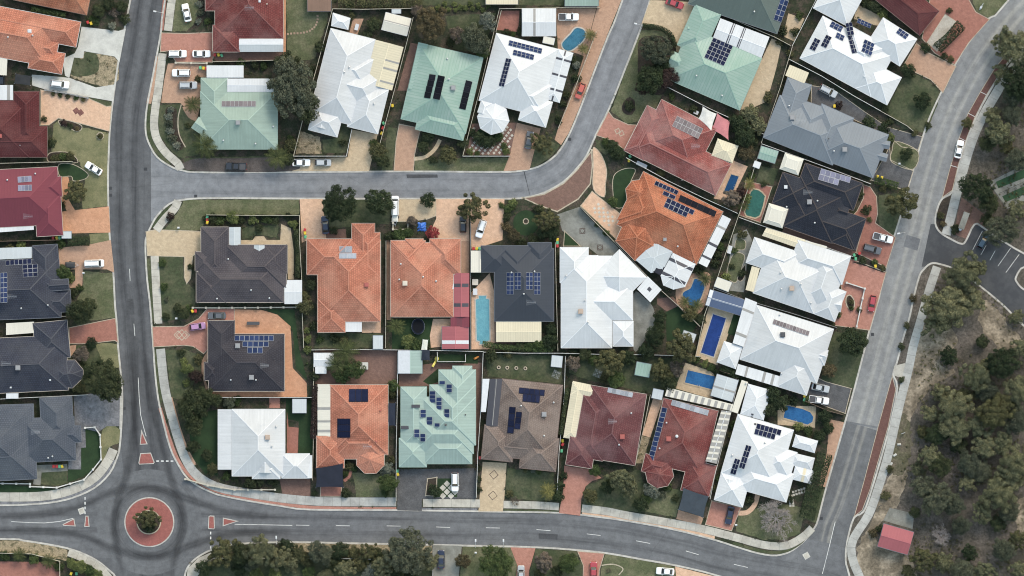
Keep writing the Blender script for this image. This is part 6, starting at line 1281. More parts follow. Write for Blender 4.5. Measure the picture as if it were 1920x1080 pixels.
hedge('dark', [(556, 430), (559, 475), (558, 520)], 8, 2.0, 'narrow hedge beside the sandy path of mauve grey house')
hedge('deep', [(890, 258), (900, 268), (915, 272), (932, 264)], 12, 1.2, 'low dark hedge round the octagonal bay of the white house')
hedge('green', [(905, 645), (940, 650), (1000, 655), (1036, 655)], 10, 2.0, 'hedge behind the cream patio of the navy house')
# low scrub of the reserve: nobody could count it
rng = random.Random(77); mb = MB()
RES = PP(E_B + [(1990, 1150), (1990, 675)]); REST = PP(E_T + [(1990, 520)])
def in_poly(poly, x, y):
    c = False; j = len(poly) - 1
    for i in range(len(poly)):
        a, b = poly[i], poly[j]
        if (a[1] > y) != (b[1] > y) and x < (b[0] - a[0]) * (y - a[1]) / (b[1] - a[1]) + a[0]: c = not c
        j = i
    return c
for _ in range(5200):
    x, y = P(rng.uniform(1690, 1960), rng.uniform(0, 1110)); e = 22 / K
    if not ((in_poly(RES, x, y) and in_poly(RES, x - e * 1.8, y)) or (in_poly(REST, x, y) and in_poly(REST, x - e * 2.2, y))): continue
    if (math.sin(x * .31) + math.sin(y * .27 + 1.3) + rng.uniform(-1.2, 1.2)) < 0: continue
    s = rng.uniform(.15, .5)
    for _ in range(rng.randrange(8, 16)):
        d = rdir(rng); d.z = abs(d.z); leaf_quad(mb, Vector((x + d.x * s, y + d.y * s, Z0 + .05 + d.z * s * .8)), (d + rdir(rng) * .6).normalized(), rng.uniform(.08, .17), rng)
tag(link('undergrowth', mb.mesh('undergrowth', M_['leaf_olive'])), 'low scrubby undergrowth between the trees of the reserve', 'undergrowth', kind='stuff')
# ------------------------------------------------------------------ vehicles
plain('tyre', (0.02, 0.02, 0.02), 0.8); plain('rim', (0.45, 0.45, 0.46), 0.3, 0.7); plain('car_glass', (0.012, 0.015, 0.02), 0.06, spec=0.9); plain('lamp_clear', (0.75, 0.76, 0.78), 0.15); plain('lamp_red', (0.35, 0.02, 0.02), 0.2); plain('trim_black', (0.02, 0.02, 0.022), 0.5); plain('tray_grey', (0.06, 0.06, 0.065), 0.6)
def paint(c):
    k = 'paint_%02x%02x%02x' % tuple(int(v * 255) for v in c)
    if k not in MATS:
        m, n, l, b = newmat(k); b.inputs['Base Color'].default_value = (*c, 1); b.inputs['Roughness'].default_value = .28; b.inputs['Coat Weight'].default_value = .5; b.inputs['Coat Roughness'].default_value = .06
        nz = noise(n, l, n.new('ShaderNodeNewGeometry').outputs['Position'], 2.5, 3); l.new(mixc(n, l, 1.0, c, ramp(n, l, nz, .3, .7, (.9,) * 3, (1, 1, 1)), 'MULTIPLY'), b.inputs['Base Color'])
        MATS[k] = m
    return MATS[k]
def rrect(x0, x1, w, z, r, n=5, front=1.0):
    """rounded plan outline, x along the car; returns a ring ccw"""
    out = []
    for cx, cy, a0 in ((x1 - r * front, w - r, 0), (x0 + r, w - r, 90), (x0 + r, -w + r, 180), (x1 - r * front, -w + r, 270)):
        for k in range(n):
            a = R_(a0 + 90 * k / (n - 1)); fx = r * front if cx > 0 else r
            out.append((cx + fx * math.cos(a), cy + r * math.sin(a), z))
    return out
CARM = {}
def car_meshes(typ, col):
    if (typ, col) in CARM: return CARM[(typ, col)]
    L, Wd, Hh = {'sedan': (4.6, 1.8, 1.42), 'hatch': (4.1, 1.74, 1.48), 'suv': (4.7, 1.88, 1.72), 'ute': (5.2, 1.86, 1.75), 'van': (5.0, 1.9, 1.95)}[typ]
    w = Wd / 2; x0, x1 = -L / 2, L / 2; pm = paint(col); parts = []
    belt = .88 if typ in ('sedan', 'hatch') else 1.02
    mb = MB(); mb.loft([rrect(x0 + .08, x1 - .1, w - .1, .20, .3), rrect(x0, x1, w, .42, .38, front=1.3), rrect(x0, x1 - .02, w, .66, .38, front=1.3), rrect(x0 + .04, x1 - .10, w - .05, belt - .08, .38, front=1.35), rrect(x0 + .10, x1 - .24, w - .12, belt, .36, front=1.35)])
    parts.append(('body', mb.mesh('body', pm, smooth=False), None))
    cab = {'sedan': (-1.85, .95, -1.10, .22), 'hatch': (-2.0, .95, -1.55, .20), 'suv': (-2.28, 1.05, -2.0, .38), 'ute': (-.75, 1.15, -.55, .55), 'van': (-2.42, 1.75, -2.3, 1.15)}[typ]
    b0, b1, r0, r1 = cab; mb = MB()
    mb.loft([rrect(b0, b1, w - .13, belt - .01, .22), rrect((b0 + r0) / 2 - .03, (b1 + r1) / 2 + .05, w - .2, (belt + Hh) / 2, .2), rrect(r0 - .04, r1 + .05, w - .30, Hh - .05, .18)], cap0=False)
    parts.append(('windows', mb.mesh('windows', M_['car_glass']), None))
    mb = MB(); mb.loft([rrect(r0 - .05, r1 + .05, w - .29, Hh - .06, .18), rrect(r0 + .02, r1 - .03, w - .33, Hh, .16)])
    for s in (-1, 1):                                   # pillars
        mb.bar((b0 + .06, s * (w - .17), belt - .02), (r0 + .02, s * (w - .31), Hh - .05), .07, .05); mb.bar((b1 - .08, s * (w - .17), belt - .02), (r1 - .02, s * (w - .31), Hh - .05), .06, .05)
        m = (b0 + b1) / 2 - .15; mb.bar((m, s * (w - .145), belt - .02), ((r0 + r1) / 2 - .05, s * (w - .30), Hh - .05), .07, .03)
    parts.append(('roof', mb.mesh('roof', pm), None))
    if typ == 'ute':
        mb = MB(); t0, t1, zt = x0 + .12, -.78, belt + .16
        for q in ((t0, -w + .06, t1, -w + .14), (t0, w - .14, t1, w - .06), (t0, -w + .06, t0 + .08, w - .06), (t1 - .08, -w + .06, t1, w - .06)): mb.box(q[0], q[1], belt - .05, q[2], q[3], zt)
        parts.append(('tray_side', mb.mesh('tray_side', pm), None)); mb = MB(); mb.box(t0 + .08, -w + .14, belt - .03, t1 - .08, w - .14, belt + .02)
        parts.append(('tray', mb.mesh('tray', M_['tray_grey']), None))
    if typ in ('suv', 'van'):
        mb = MB()
        for s in (-1, 1): mb.bar((r0 + .2, s * (w - .42), Hh), (r1 - .2, s * (w - .42), Hh), .05, .06)
        parts.append(('roof_rail', mb.mesh('roof_rail', M_['trim_black']), None))
    def cyl(mbx, x, y, z, r, t):
        mbx.loft([[(x + r * math.cos(a * math.pi / 7), y + k, z + r * math.sin(a * math.pi / 7)) for a in range(14)] for k in (-t, t)])
    for sx in (-1, 1):
        for sy in (-1, 1):
            mb = MB(); cyl(mb, 0, 0, 0, .32, .10); m1 = mb.mesh('wheel', M_['tyre']); mb = MB(); cyl(mb, 0, sy * .03, 0, .2, .085); m2 = mb.mesh('rim', M_['rim'])
            parts.append(('wheel', m1, (sx * L * .29 + .02, sy * (w - .10), .32), ('rim', m2)))
    for s in (-1, 1):
        mb = MB(); mb.loft([rrect(x1 - .50, x1 - .06, .14, .62, .06), rrect(x1 - .55, x1 - .14, .13, .80, .06)]); parts.append(('headlight', mb.mesh('headlight', M_['lamp_clear']), (0, s * (w - .26), 0)))
        mb = MB(); mb.box(x0 - .015, -.12, .62, x0 + .14, .12, .82); parts.append(('tail_light', mb.mesh('tail_light', M_['lamp_red']), (0, s * (w - .28), 0)))
        mb = MB(); mb.loft([rrect(b1 - .32, b1 - .16, .12, belt - .02, .04), rrect(b1 - .32, b1 - .18, .11, belt + .14, .04)]); parts.append(('mirror', mb.mesh('mirror', pm), (0, s * (w + .02), 0)))
    CARM[(typ, col)] = parts; return parts
def vehicle(typ, x, y, ang, col, label, z=Z0 + .06):
    """ang: heading of the bonnet, degrees anticlockwise from the right of the map"""
    nm = {'ute': 'ute', 'van': 'van'}.get(typ, 'parked_car'); w = P(x, y); o = empty(nm, (w[0], w[1], z)); o.rotation_euler.z = R_(ang)
    for p in car_meshes(typ, col):
        q = link(p[0], p[1], o, p[2] or (0, 0, 0))
        if len(p) > 3: link(p[3][0], p[3][1], q)
    tag(o, label, {'ute': 'ute', 'van': 'van'}.get(typ, 'car'), 'vehicles parked in the estate'); return o
WH = (.78, .79, .80); SI = (.42, .44, .46); BK = (.018, .02, .026); GY = (.10, .105, .115); RD = (.36, .05, .06); OR = (.46, .10, .07); NV = (.015, .022, .05); PK = (.40, .22, .38); BL = (.05, .09, .13)
for a in (('sedan', 350, 24, 102, WH, 'white sedan on the lawn beside the path at top left'), ('suv', 333, 101, 0, WH, 'left one of two white cars nose to tail on the red brick driveway'),
    ('sedan', 378, 101, 0, WH, 'right one of two white cars nose to tail on the red brick driveway'), ('suv', 340, 137, 180, WH, 'white car on the tan driveway of the green house'),
    ('suv', 353, 160, 0, SI, 'silver four wheel drive on the tan driveway, lower of two'), ('suv', 113, 158, -7, WH, 'white car on the concrete driveway of the orange house'),
    ('sedan', 176, 316, 148, WH, 'white sedan slanting across the dry lawn'), ('van', 177, 494, 2, WH, 'white van on the brown driveway at left'),
    ('ute', 443, 312, 178, BK, 'black ute parked under the green house by the upper street'), ('sedan', 565, 305, 0, WH, 'white sedan at the kerb, left of a small silver car'),
    ('hatch', 606, 305, 0, SI, 'small silver hatchback right of the white sedan by the upper street'), ('sedan', 992, 263, 80, GY, 'grey sedan on the driveway of the octagonal bay house'),
    ('hatch', 1088, 171, 248, OR, 'orange red hatchback on the brick verge beside the curving street'), ('ute', 1066, 32, 0, WH, 'white ute beside the white garage and kidney pool'),
    ('sedan', 1265, 7, -20, RD, 'dark red car on the sandy driveway at the top edge'), ('suv', 1553, 171, -28, SI, 'silver car on the dark driveway of the blue grey house'),
    ('sedan', 1798, 280, 78, WH, 'white sedan in the red parking bay of the right street'), ('ute', 1655, 446, -14, WH, 'white ute on the red driveway of the black tiled house'),
    ('suv', 1635, 467, -16, GY, 'charcoal four wheel drive below the white ute'), ('hatch', 1635, 569, 260, RD, 'red car beside the oval planter on the brick forecourt'),
    ('sedan', 1538, 727, -12, SI, 'silver sedan on the dark driveway above the white work ute'), ('ute', 1535, 750, -8, WH, 'white work ute on the dark driveway beside the pool'),
    ('sedan', 1368, 966, 258, NV, 'navy car on the driveway of the white corner house'), ('suv', 853, 904, 270, WH, 'white car on the chequered forecourt of the mint house'),
    ('hatch', 371, 612, 8, PK, 'small pink car on the brick driveway with linked diamonds'), ('sedan', 407, 592, 180, GY, 'dark grey car beside the charcoal tiled house garage'),
    ('sedan', 610, 422, 95, NV, 'navy car left of the two round dark trees'), ('van', 741, 386, 90, WH, 'white van half under the round tree by the sandy drive'),
    ('suv', 902, 429, 252, WH, 'white car on the peach driveway of the navy house'), ('hatch', 868, 421, 90, BK, 'small black car beside the fence under the olive tree'),
    ('sedan', 827, 1048, 90, NV, 'navy sedan on the grey driveway at the bottom edge'), ('hatch', 977, 1075, 90, SI, 'silver car on the red driveway at the bottom edge'),
    ('sedan', 1113, 1070, 90, RD, 'red car on the red driveway at the bottom edge'), ('sedan', 1247, 1071, 175, WH, 'white car on the lawn at the bottom edge'),
    ('hatch', 1843, 452, 60, BL, 'blue car parked under the tree in the car park'), ('hatch', 3, 146, 90, BK, 'dark car at the left edge beside the pale carport')):
    vehicle(*a)
# box trailers
def trailer(x, y, ang, col, label, cover=None):
    w = P(x, y); o = empty('box_trailer', (w[0], w[1], Z0 + .06)); o.rotation_euler.z = R_(ang)
    mb = MB()
    for q in ((-1.2, -.75, 1.2, -.70), (-1.2, .70, 1.2, .75), (-1.2, -.70, -1.15, .70), (1.15, -.70, 1.2, .70)): mb.box(q[0], q[1], .45, q[2], q[3], .95)
    mb.box(-1.15, -.70, .45, 1.15, .70, .5); link('tray', mb.mesh('tray', plain('trailer_' + label[:5], col, .5)), o)
    if cover: mb = MB(); mb.loft([[(x_, y_, .94) for x_, y_ in ((-1.2, -.75), (1.2, -.75), (1.2, .75), (-1.2, .75))], [(x_, y_, 1.12) for x_, y_ in ((-.9, -.4), (.9, -.4), (.9, .4), (-.9, .4))]]); link('cover', mb.mesh('cover', plain('cover_' + label[:5], cover, .6)), o)
    mb = MB(); mb.bar((1.2, -.4, .42), (2.1, 0, .42), .07, .07); mb.bar((1.2, .4, .42), (2.1, 0, .42), .07, .07); mb.bar((2.05, 0, .42), (2.35, 0, .42), .07, .07); link('drawbar', mb.mesh('drawbar', M_['steel']), o)
    for s in (-1, 1):
        mb = MB(); mb.loft([[(.3 * math.cos(a * math.pi / 6), s * .85 + k, .3 + .3 * math.sin(a * math.pi / 6)) for a in range(12)] for k in (-.09, .09)]); link('wheel', mb.mesh('wheel', M_['tyre']), o)
    tag(o, label, 'trailer'); return o
trailer(132, 497, 0, (.05, .05, .055), 'small dark covered trailer left of the white van', (.03, .032, .036)); trailer(741, 407, -90, (.55, .52, .45), 'pale covered trailer below the white van', (.62, .60, .54))
# ------------------------------------------------------------------ inlays and paving pieces (parts of the surface they lie in)
surf('tile_white', (0.58, 0.55, 0.48), (0.46, 0.43, 0.37), s1=1.0, v=0.12, objvar=.15); surf('inlay_dark', (0.10, 0.07, 0.06), (0.07, 0.05, 0.045), s1=1.0); surf('inlay_rose', (0.22, 0.10, 0.085), s1=1.0); surf('stone_pink', (0.42, 0.30, 0.22), (0.32, 0.22, 0.16), s1=1.0, objvar=.2)
def host(x, y):
    w = P(x, y); best = None
    for poly, z, o in ZONES:
        if in_poly(poly, *w) and (best is None or z > best[0]): best = (z, o)
    return best
def quad_piece(name, pts, mt, h=.02, at=None):
    c = at or (sum(p[0] for p in pts) / len(pts), sum(p[1] for p in pts) / len(pts)); hb = host(*c)
    z, par = hb if hb else (Z0, None); mb = MB(); mb.prism(PP(pts), z - .02, z + h, bottom=False)
    o = link(name, mb.mesh(name, M_[mt]), par)
    if par is None: o['kind'] = 'structure'
    return o
def square(x, y, r, a=45): return [(x + r * math.cos(R_(a + 90 * k)), y + r * math.sin(R_(a + 90 * k))) for k in range(4)]
def outline(x, y, r, mt, a=0, w=.22, k=0):
    hb = host(x, y); z, par = hb if hb else (Z0, None); q = PP(square(x, y, r, a)); mb = MB()
    qi = [(p[0] * (1 - w / (r / K)) + P(x, y)[0] * w / (r / K), p[1] * (1 - w / (r / K)) + P(x, y)[1] * w / (r / K)) for p in q]
    for i in range(4): j = (i + 1) % 4; mb.prism([q[i], q[j], qi[j], qi[i]], z - .02, z + .012 + .003 * k, bottom=False)
    link('inlay', mb.mesh('inlay', M_[mt]), par)
outline(334, 628, 8.5, 'edging', 0, .25); outline(341, 628, 11, 'edging', 0, .25, 1); outline(348, 628, 8.5, 'edging', 0, .25, 2)
outline(926, 890, 9, 'inlay_dark', 5, .2); outline(924, 929, 9, 'inlay_dark', 5, .2); outline(1158, 246, 6.5, 'edging', 20, .25); outline(1165, 250, 6.5, 'edging', 20, .25, 1)
for a, b in ((1092, 433), (1125, 464)):
    outline(a, b, 6, 'inlay_dark', 0, .2); outline(a, b, 7.5, 'inlay_dark', 45, .2, 1)
quad_piece('inlay', square(143, 208, 7, 8), 'inlay_rose'); quad_piece('inlay', square(151, 211, 7, 8), 'inlay_rose', .026)
for i in range(8):
    for j in range(4):
        if (i + j) % 2 == 0:
            x = 1122 - j * 3.6 + i * 4.4; y = 383 + j * 3.8 + i * 3.9; quad_piece('tile', square(x, y, 3.2, 2), 'tile_white')
n = 0
for i in range(-6, 9):
    for j in range(-6, 9):
        x = 921 + (i - j) * 5.2 + (i + j) * 1.3; y = 262 + (i + j) * 5.2 - (i - j) * .2 + 4
        if not in_poly([(887, 236), (964, 234), (955, 289), (880, 287)], x, y) or (x - 917) ** 2 / 26 ** 2 + (y - 252) ** 2 / 20 ** 2 < 1: continue
        quad_piece('tile', square(x, y, 3.0, 4), 'tile_white')
zone('lawn', 'turf', BX(820, 897, 857, 932), 5)
for i in range(-2, 4):
    for j in range(-2, 4):
        x = 838 + (i - j) * 7.6; y = 907 + (i + j) * 7.6
        if 824 < x < 854 and 900 < y < 930: quad_piece('tile', square(x, y, 6.2, 0), 'tile_white')
zone('garden_bed', 'mulch', [(801, 897), (820, 894), (819, 931), (797, 930)], 5, False, 'edging', .2)
for x, y in ((540, 64), (546, 63), (552, 62.5), (558, 62.5), (564, 62), (570, 61), (575.5, 59.5), (581, 57.5), (585.5, 54.5), (589.5, 51), (592.5, 46.5), (594.5, 41.5), (595.5, 36), (595.5, 30)): quad_piece('stepping_stone', square(x, y, 2.6, random.uniform(30, 60)), 'stone_pink', .03)
for i in range(10):
    for j in range(2):
        x, y = (1482 + j * 5.5 - i * .6, 948 - i * 4.6) if i < 5 else (1482 + j * 1.2 + (i - 4) * 5.2, 924 + j * 5.5 - (i - 4) * 1.6); quad_piece('paver', square(x, y, 2.9, 40), 'tile_white', .03)
zone('garden_bed', 'mulch', [(1594 + 9 * math.cos(t * .5236) + 2 * math.sin(t * .5236), 567 + 15 * math.sin(t * .5236)) for t in range(12)], 5, False, 'edging', .25)

# ------------------------------------------------------------------ traffic islands and roundabout
def island(pts, name='traffic_island', sm=False):
    w = PP(pts); o = None
    mb = MB(); mb.prism(inset(w, .22) if len(w) < 20 else inset(w, .3), 0.0, .15, bottom=False); o = struct(name, mb, M_['isle_red'])
    ins = inset(w, .23); mb = MB(); mb.prism(w, 0.0, .12, bottom=False); m2 = link('kerb', mb.mesh('kerb', M_['kerb_concrete']), o); return o
for q in ([(265, 805), (277, 833), (262, 834)], [(263, 850), (283, 848.5), (290, 867), (288, 870), (261, 871), (259.5, 868)], [(117, 983), (139, 972), (142, 987), (119, 986)], [(160, 967), (166, 967), (168, 988), (158, 988)], [(391, 968), (394, 966.5), (402, 967), (403, 990), (401, 992.5), (391, 992), (390, 990)], [(418, 970.5), (448.5, 977), (417.5, 987)]): island(q)
ri = island(OC(280, 979, 47, n=48), 'roundabout_island')
mb = MB(); mb.prism(PP(OC(279, 979, 21, n=28)), .1, .22, bottom=False); link('garden_bed', mb.mesh('garden_bed', M_['mulch']), ri)
mb = MB(); r1 = PP(OC(279, 979, 23, n=28)); r2 = PP(OC(279, 979, 21, n=28))
for i in range(28): j = (i + 1) % 28; mb.prism([r1[i], r1[j], r2[j], r2[i]], .1, .30, bottom=False)
link('stone_border', mb.mesh('stone_border', M_['edging']), ri)

# ------------------------------------------------------------------ fences and walls
for k, c in {'cream': (.50, .46, .37), 'white': (.64, .63, .60), 'grey': (.27, .27, .27), 'brown': (.17, .12, .09), 'dark': (.05, .05, .05), 'lime': (.52, .48, .40)}.items(): surf('fence_' + k, c, sc(c, .8), s1=.8, v=.1)
FM = {}
def fmesh(kind, mt):
    if (kind, mt) not in FM:
        mb = MB()
        if kind == 'panel':
            mb.box(0, -.02, .03, 1, .02, 1.74)
            for k in range(6): mb.box(.08 + k * .16, .02, .05, .13 + k * .16, .035, 1.7)
            mb.box(0, -.06, 1.74, 1, .06, 1.80)
        elif kind == 'post': mb.box(-.045, -.045, -.1, .045, .045, 1.84); mb.box(-.06, -.06, 1.84, .06, .06, 1.88)
        elif kind == 'wall': mb.box(0, -.10, -.05, 1, .10, 1.0); mb.box(0, -.13, 1.0, 1, .13, 1.07)
        elif kind == 'pillar': mb.box(-.2, -.2, -.05, .2, .2, 1.25); mb.box(-.25, -.25, 1.25, .25, .25, 1.34)
        elif kind == 'rail': mb.box(0, -.015, .5, 1, .015, .54); mb.box(0, -.015, 1.0, 1, .015, 1.04); mb.box(0, -.03, 1.5, 1, .03, 1.56)
        FM[(kind, mt)] = mb.mesh({'wall': 'wall_run'}.get(kind, kind), M_['fence_' + mt])
    return FM[(kind, mt)]
FENCES = []
def fence(pts, mt='cream', style='panel', hs=1.0, step=2.4):
    w = PP(pts); name, cat = {'panel': ('fence', 'fence'), 'wall': ('garden_wall', 'wall'), 'rail': ('rail_fence', 'fence')}[style]
    o = empty(name, (w[0][0], w[0][1], Z0)); pn = 'pillar' if style == 'wall' else 'post'
    def post(x, y): q = link(pn, fmesh(pn, mt), o, (x - w[0][0], y - w[0][1], 0)); q.scale.z = hs if style != 'wall' else 1
    for i in range(len(w) - 1):
        (ax, ay), (bx, by) = w[i], w[i + 1]; L = math.hypot(bx - ax, by - ay); n = max(1, round(L / step)); a = math.atan2(by - ay, bx - ax)
        for k in range(n):
            x, y = ax + (bx - ax) * k / n, ay + (by - ay) * k / n; q = link({'wall': 'wall_run'}.get(style, style), fmesh(style, mt), o, (x - w[0][0], y - w[0][1], 0))
            q.rotation_euler.z = a; q.scale = (L / n, 1, hs); post(x, y)
    post(*w[-1]); FENCES.append((o, {'cream': 'cream', 'white': 'white', 'grey': 'grey', 'brown': 'brown', 'dark': 'dark', 'lime': 'pale limestone'}[mt] + {'panel': ' panel fence', 'wall': ' masonry wall', 'rail': ' rail fence'}[style], cat, pts)); return o
for pts, mt in (([(-20, 307), (60, 305), (137, 303)], 'cream'), ([(-20, 453), (112, 450)], 'brown'), ([(-20, 599), (124, 593)], 'cream'), ([(-20, 749), (80, 744), (165, 740)], 'white'),
    ([(400, 116), (460, 115), (527, 113)], 'cream'), ([(624, 17), (603, 95), (577, 190), (551, 292)], 'cream'), ([(551, 293), (650, 293), (660, 243)], 'white'), ([(624, 17), (680, 18), (727, 17), (780, 16), (808, 22)], 'cream'),
    ([(775, 33), (745, 150), (712, 272)], 'cream'), ([(936, 19), (902, 160), (868, 292)], 'cream'), ([(868, 293), (956, 293)], 'white'), ([(936, 17), (1060, 15), (1124, 15)], 'cream'), ([(1118, 60), (1100, 108), (1080, 160), (1047, 240)], 'cream'),
    ([(1346, 24), (1400, 48), (1452, 70), (1482, 86)], 'cream'), ([(1532, -5), (1508, 42), (1485, 86)], 'white'), ([(1250, 163), (1330, 204), (1378, 226), (1432, 252)], 'white'), ([(1485, 88), (1462, 165), (1427, 268)], 'cream'),
    ([(1480, 112), (1540, 143), (1600, 180), (1650, 208)], 'white'), ([(1650, 208), (1700, 236), (1712, 246)], 'lime'), ([(1428, 270), (1500, 296), (1560, 318), (1632, 345)], 'white'), ([(1174, 296), (1250, 338), (1320, 372), (1382, 400)], 'white'),
    ([(1427, 272), (1400, 360), (1383, 408), (1345, 520), (1320, 592), (1303, 672)], 'cream'), ([(1386, 408), (1430, 424), (1500, 447), (1598, 481)], 'white'), ([(1338, 540), (1396, 562), (1480, 586), (1568, 614)], 'grey'), ([(1268, 732), (1330, 750), (1384, 706), (1350, 695)], 'brown'),
    ([(585, 656), (660, 655), (745, 656)], 'white'), ([(745, 656), (820, 657), (906, 659)], 'white'), ([(906, 660), (980, 662), (1050, 662)], 'white'), ([(1050, 662), (1120, 664), (1215, 665), (1312, 668)], 'white'), ([(562, 404), (562, 450), (566, 520), (567, 590), (570, 652)], 'cream'), ([(388, 403), (470, 404), (561, 404)], 'cream'),
    ([(383, 745), (480, 745), (587, 745)], 'white'), ([(589, 660), (588, 745), (588, 830), (586, 900)], 'cream'), ([(746, 660), (745, 760), (743, 850), (743, 938)], 'white'), ([(906, 662), (902, 760), (896, 850), (893, 932)], 'white'), ([(1060, 668), (1058, 740), (1048, 850), (1044, 935)], 'white'),
    ([(1219, 740), (1205, 810), (1191, 868)], 'cream'), ([(1384, 712), (1366, 790), (1340, 890), (1331, 935)], 'white'), ([(724, 452), (724, 540), (723, 652)], 'cream'), ([(882, 405), (882, 520), (883, 655)], 'grey'), ([(1041, 455), (1043, 550), (1046, 658)], 'cream'),
    ([(1088, 388), (1150, 452), (1215, 520)], 'cream'), ([(1240, 545), (1290, 590), (1312, 612)], 'cream'), ([(400, 1046), (480, 1046), (560, 1047), (660, 1047), (720, 1049)], 'white'), ([(812, 1050), (811, 1110)], 'white'), ([(-20, 1036), (60, 1038), (113, 1052), (113, 1100)], 'cream'), ([(372, 1068), (402, 1052)], 'white'),
    ([(820, 660), (821, 678), (873, 678), (873, 664)], 'white'), ([(1510, 752), (1552, 770), (1582, 778)], 'brown'), ([(940, 20), (930, 60)], 'cream')):
    fence(pts, mt, hs=1.0 if mt != 'lime' else .6)
for pts, mt in (([(-20, 906), (57, 907), (57, 912), (107, 914), (158, 899), (175, 880), (190, 861), (188, 815), (178, 801), (160, 802)], 'white'), ([(1587, 530), (1621, 541), (1613, 578), (1606, 612)], 'white'), ([(362, 577), (460, 577), (556, 576)], 'lime'), ([(86, 169), (125, 175), (165, 184)], 'grey'), ([(330, 118), (388, 119)], 'lime'), ([(348, 898), (390, 910), (440, 918), (516, 918)], 'lime'), ([(737, 418), (737, 430), (765, 430), (765, 418)], 'lime')):
    fence(pts, mt, 'wall', hs=.8, step=3.2)
fence([(1852, 342), (1925, 305), (1960, 290)], 'dark', 'rail', 2.0, 3.0); fence([(1852, 342), (1868, 366), (1888, 392)], 'dark', 'rail', 2.0, 3.0); fence([(1888, 392), (1925, 374), (1960, 358)], 'dark', 'rail', 2.0, 3.0); fence([(1874, 362), (1925, 338), (1960, 322)], 'dark', 'rail', 2.0, 3.0)
zone('paving', 'concrete_grey', [(1852, 342), (1925, 305), (1970, 284), (1970, 354), (1888, 392)], 1)
surf('pitch_green', (0.035, 0.082, 0.038), (0.028, 0.062, 0.03), s1=.4, v=.15)
zone('cricket_pitch', 'pitch_green', [(1867, 341), (1925, 315), (1960, 300), (1960, 318), (1872, 353)], 2); zone('cricket_pitch', 'pitch_green', [(1879, 368), (1925, 347), (1960, 331), (1960, 349), (1885, 379)], 2)

# ------------------------------------------------------------------ pools
def water_mat(name, col, col2):
    m, n, l, b = newmat(name); g = n.new('ShaderNodeNewGeometry').outputs['Position']
    c = mixc(n, l, ramp(n, l, noise(n, l, g, .5, 5, .6), .35, .65), col, col2); v = n.new('ShaderNodeTexVoronoi'); v.feature = 'DISTANCE_TO_EDGE'; v.inputs['Scale'].default_value = 1.2; l.new(g, v.inputs['Vector'])
    c = mixc(n, l, ramp(n, l, v.outputs['Distance'], .0, .12, (.18,) * 3, (0, 0, 0)), c, sc(col, 1.7)); l.new(c, b.inputs['Base Color'])  # pale net: caustic light painted into the water colour
    b.inputs['Roughness'].default_value = .12; b.inputs['IOR'].default_value = 1.33; b.inputs['Specular IOR Level'].default_value = .3; bump(n, l, b, noise(n, l, g, 2.2, 3), .12, .05); MATS[name] = m; return m
water_mat('water_blue', (0.028, 0.112, 0.255), (0.020, 0.080, 0.20)); water_mat('water_deep', (0.018, 0.045, 0.175), (0.014, 0.035, 0.135)); water_mat('water_aqua', (0.135, 0.315, 0.365), (0.10, 0.26, 0.315)); water_mat('water_green', (0.035, 0.115, 0.095), (0.028, 0.090, 0.074)); water_mat('water_teal', (0.050, 0.155, 0.225), (0.03, 0.105, 0.165)); water_mat('water_cover', (0.015, 0.06, 0.15), (0.012, 0.045, 0.11))
surf('pool_tile', (0.06, 0.14, 0.24), s1=1); surf('coping', (0.46, 0.37, 0.26), (0.38, 0.30, 0.21), s1=.6, v=.12); surf('coping_pale', (0.50, 0.47, 0.42), (0.42, 0.39, 0.34), s1=.6, v=.12)
def pool(label, pts, wm, sm=False, cop='coping', cw=.35):
    w = PP(smooth_line(pts, 5, True) if sm else pts)
    if area(w) < 0: w = w[::-1]
    n = len(w); c = (sum(p[0] for p in w) / n, sum(p[1] for p in w) / n); o = empty('swimming_pool', (c[0], c[1], Z0)); out = []
    for i in range(n):
        a, b, d = w[i - 1], w[i], w[(i + 1) % n]; e1 = Vector((b[0] - a[0], b[1] - a[1])).normalized(); e2 = Vector((d[0] - b[0], d[1] - b[1])).normalized(); n1 = Vector((e1.y, -e1.x)); n2 = Vector((e2.y, -e2.x)); m = (n1 + n2); m = m / max(.4, m.length_squared / 2) if m.length > .01 else n1
        out.append((b[0] + m.x * cw, b[1] + m.y * cw))
    L = lambda p: (p[0] - c[0], p[1] - c[1]); mb = MB(); z = .13
    for i in range(n):
        j = (i + 1) % n; a, b, d, e = L(out[i]), L(out[j]), L(w[j]), L(w[i])
        mb.face([(*a, z), (*b, z), (*d, z), (*e, z)]); mb.face([(*a, -.05), (*b, -.05), (*b, z), (*a, z)]); mb.face([(*e, z), (*d, z), (*d, .02), (*e, .02)])
    link('coping', mb.mesh('coping', M_[cop]), o); mb = MB(); mb.face([(*L(p), .09) for p in w]); link('water', mb.mesh('water', M_[wm]), o)
    mb = MB(); i = max(range(n), key=lambda k: math.hypot(w[k][0] - w[(k + 1) % n][0], w[k][1] - w[(k + 1) % n][1])); j = (i + 1) % n; m = Vector(((w[i][0] + w[j][0]) / 2 - c[0], (w[i][1] + w[j][1]) / 2 - c[1])); e = Vector((w[j][0] - w[i][0], w[j][1] - w[i][1])).normalized(); nn = Vector((-e.y, e.x))
    for s in (-.22, .22): p = m + e * s; q = p + nn * .35; mb.tube([(p.x - nn.x * .2, p.y - nn.y * .2, z), (p.x, p.y, z + .7), (q.x, q.y, z + .6), (q.x, q.y, .05)], .022, 5)
    link('ladder', mb.mesh('ladder', M_['steel']), o); tag(o, label, 'pool', 'swimming pools behind the houses'); return o
pool('kidney shaped blue pool beside the white garage at the top', [(1080, 53), (1094, 56), (1098, 66), (1092, 77), (1080, 88), (1068, 95), (1058, 92), (1054, 83), (1060, 74), (1070, 64)], 'water_teal', True, 'coping_pale')
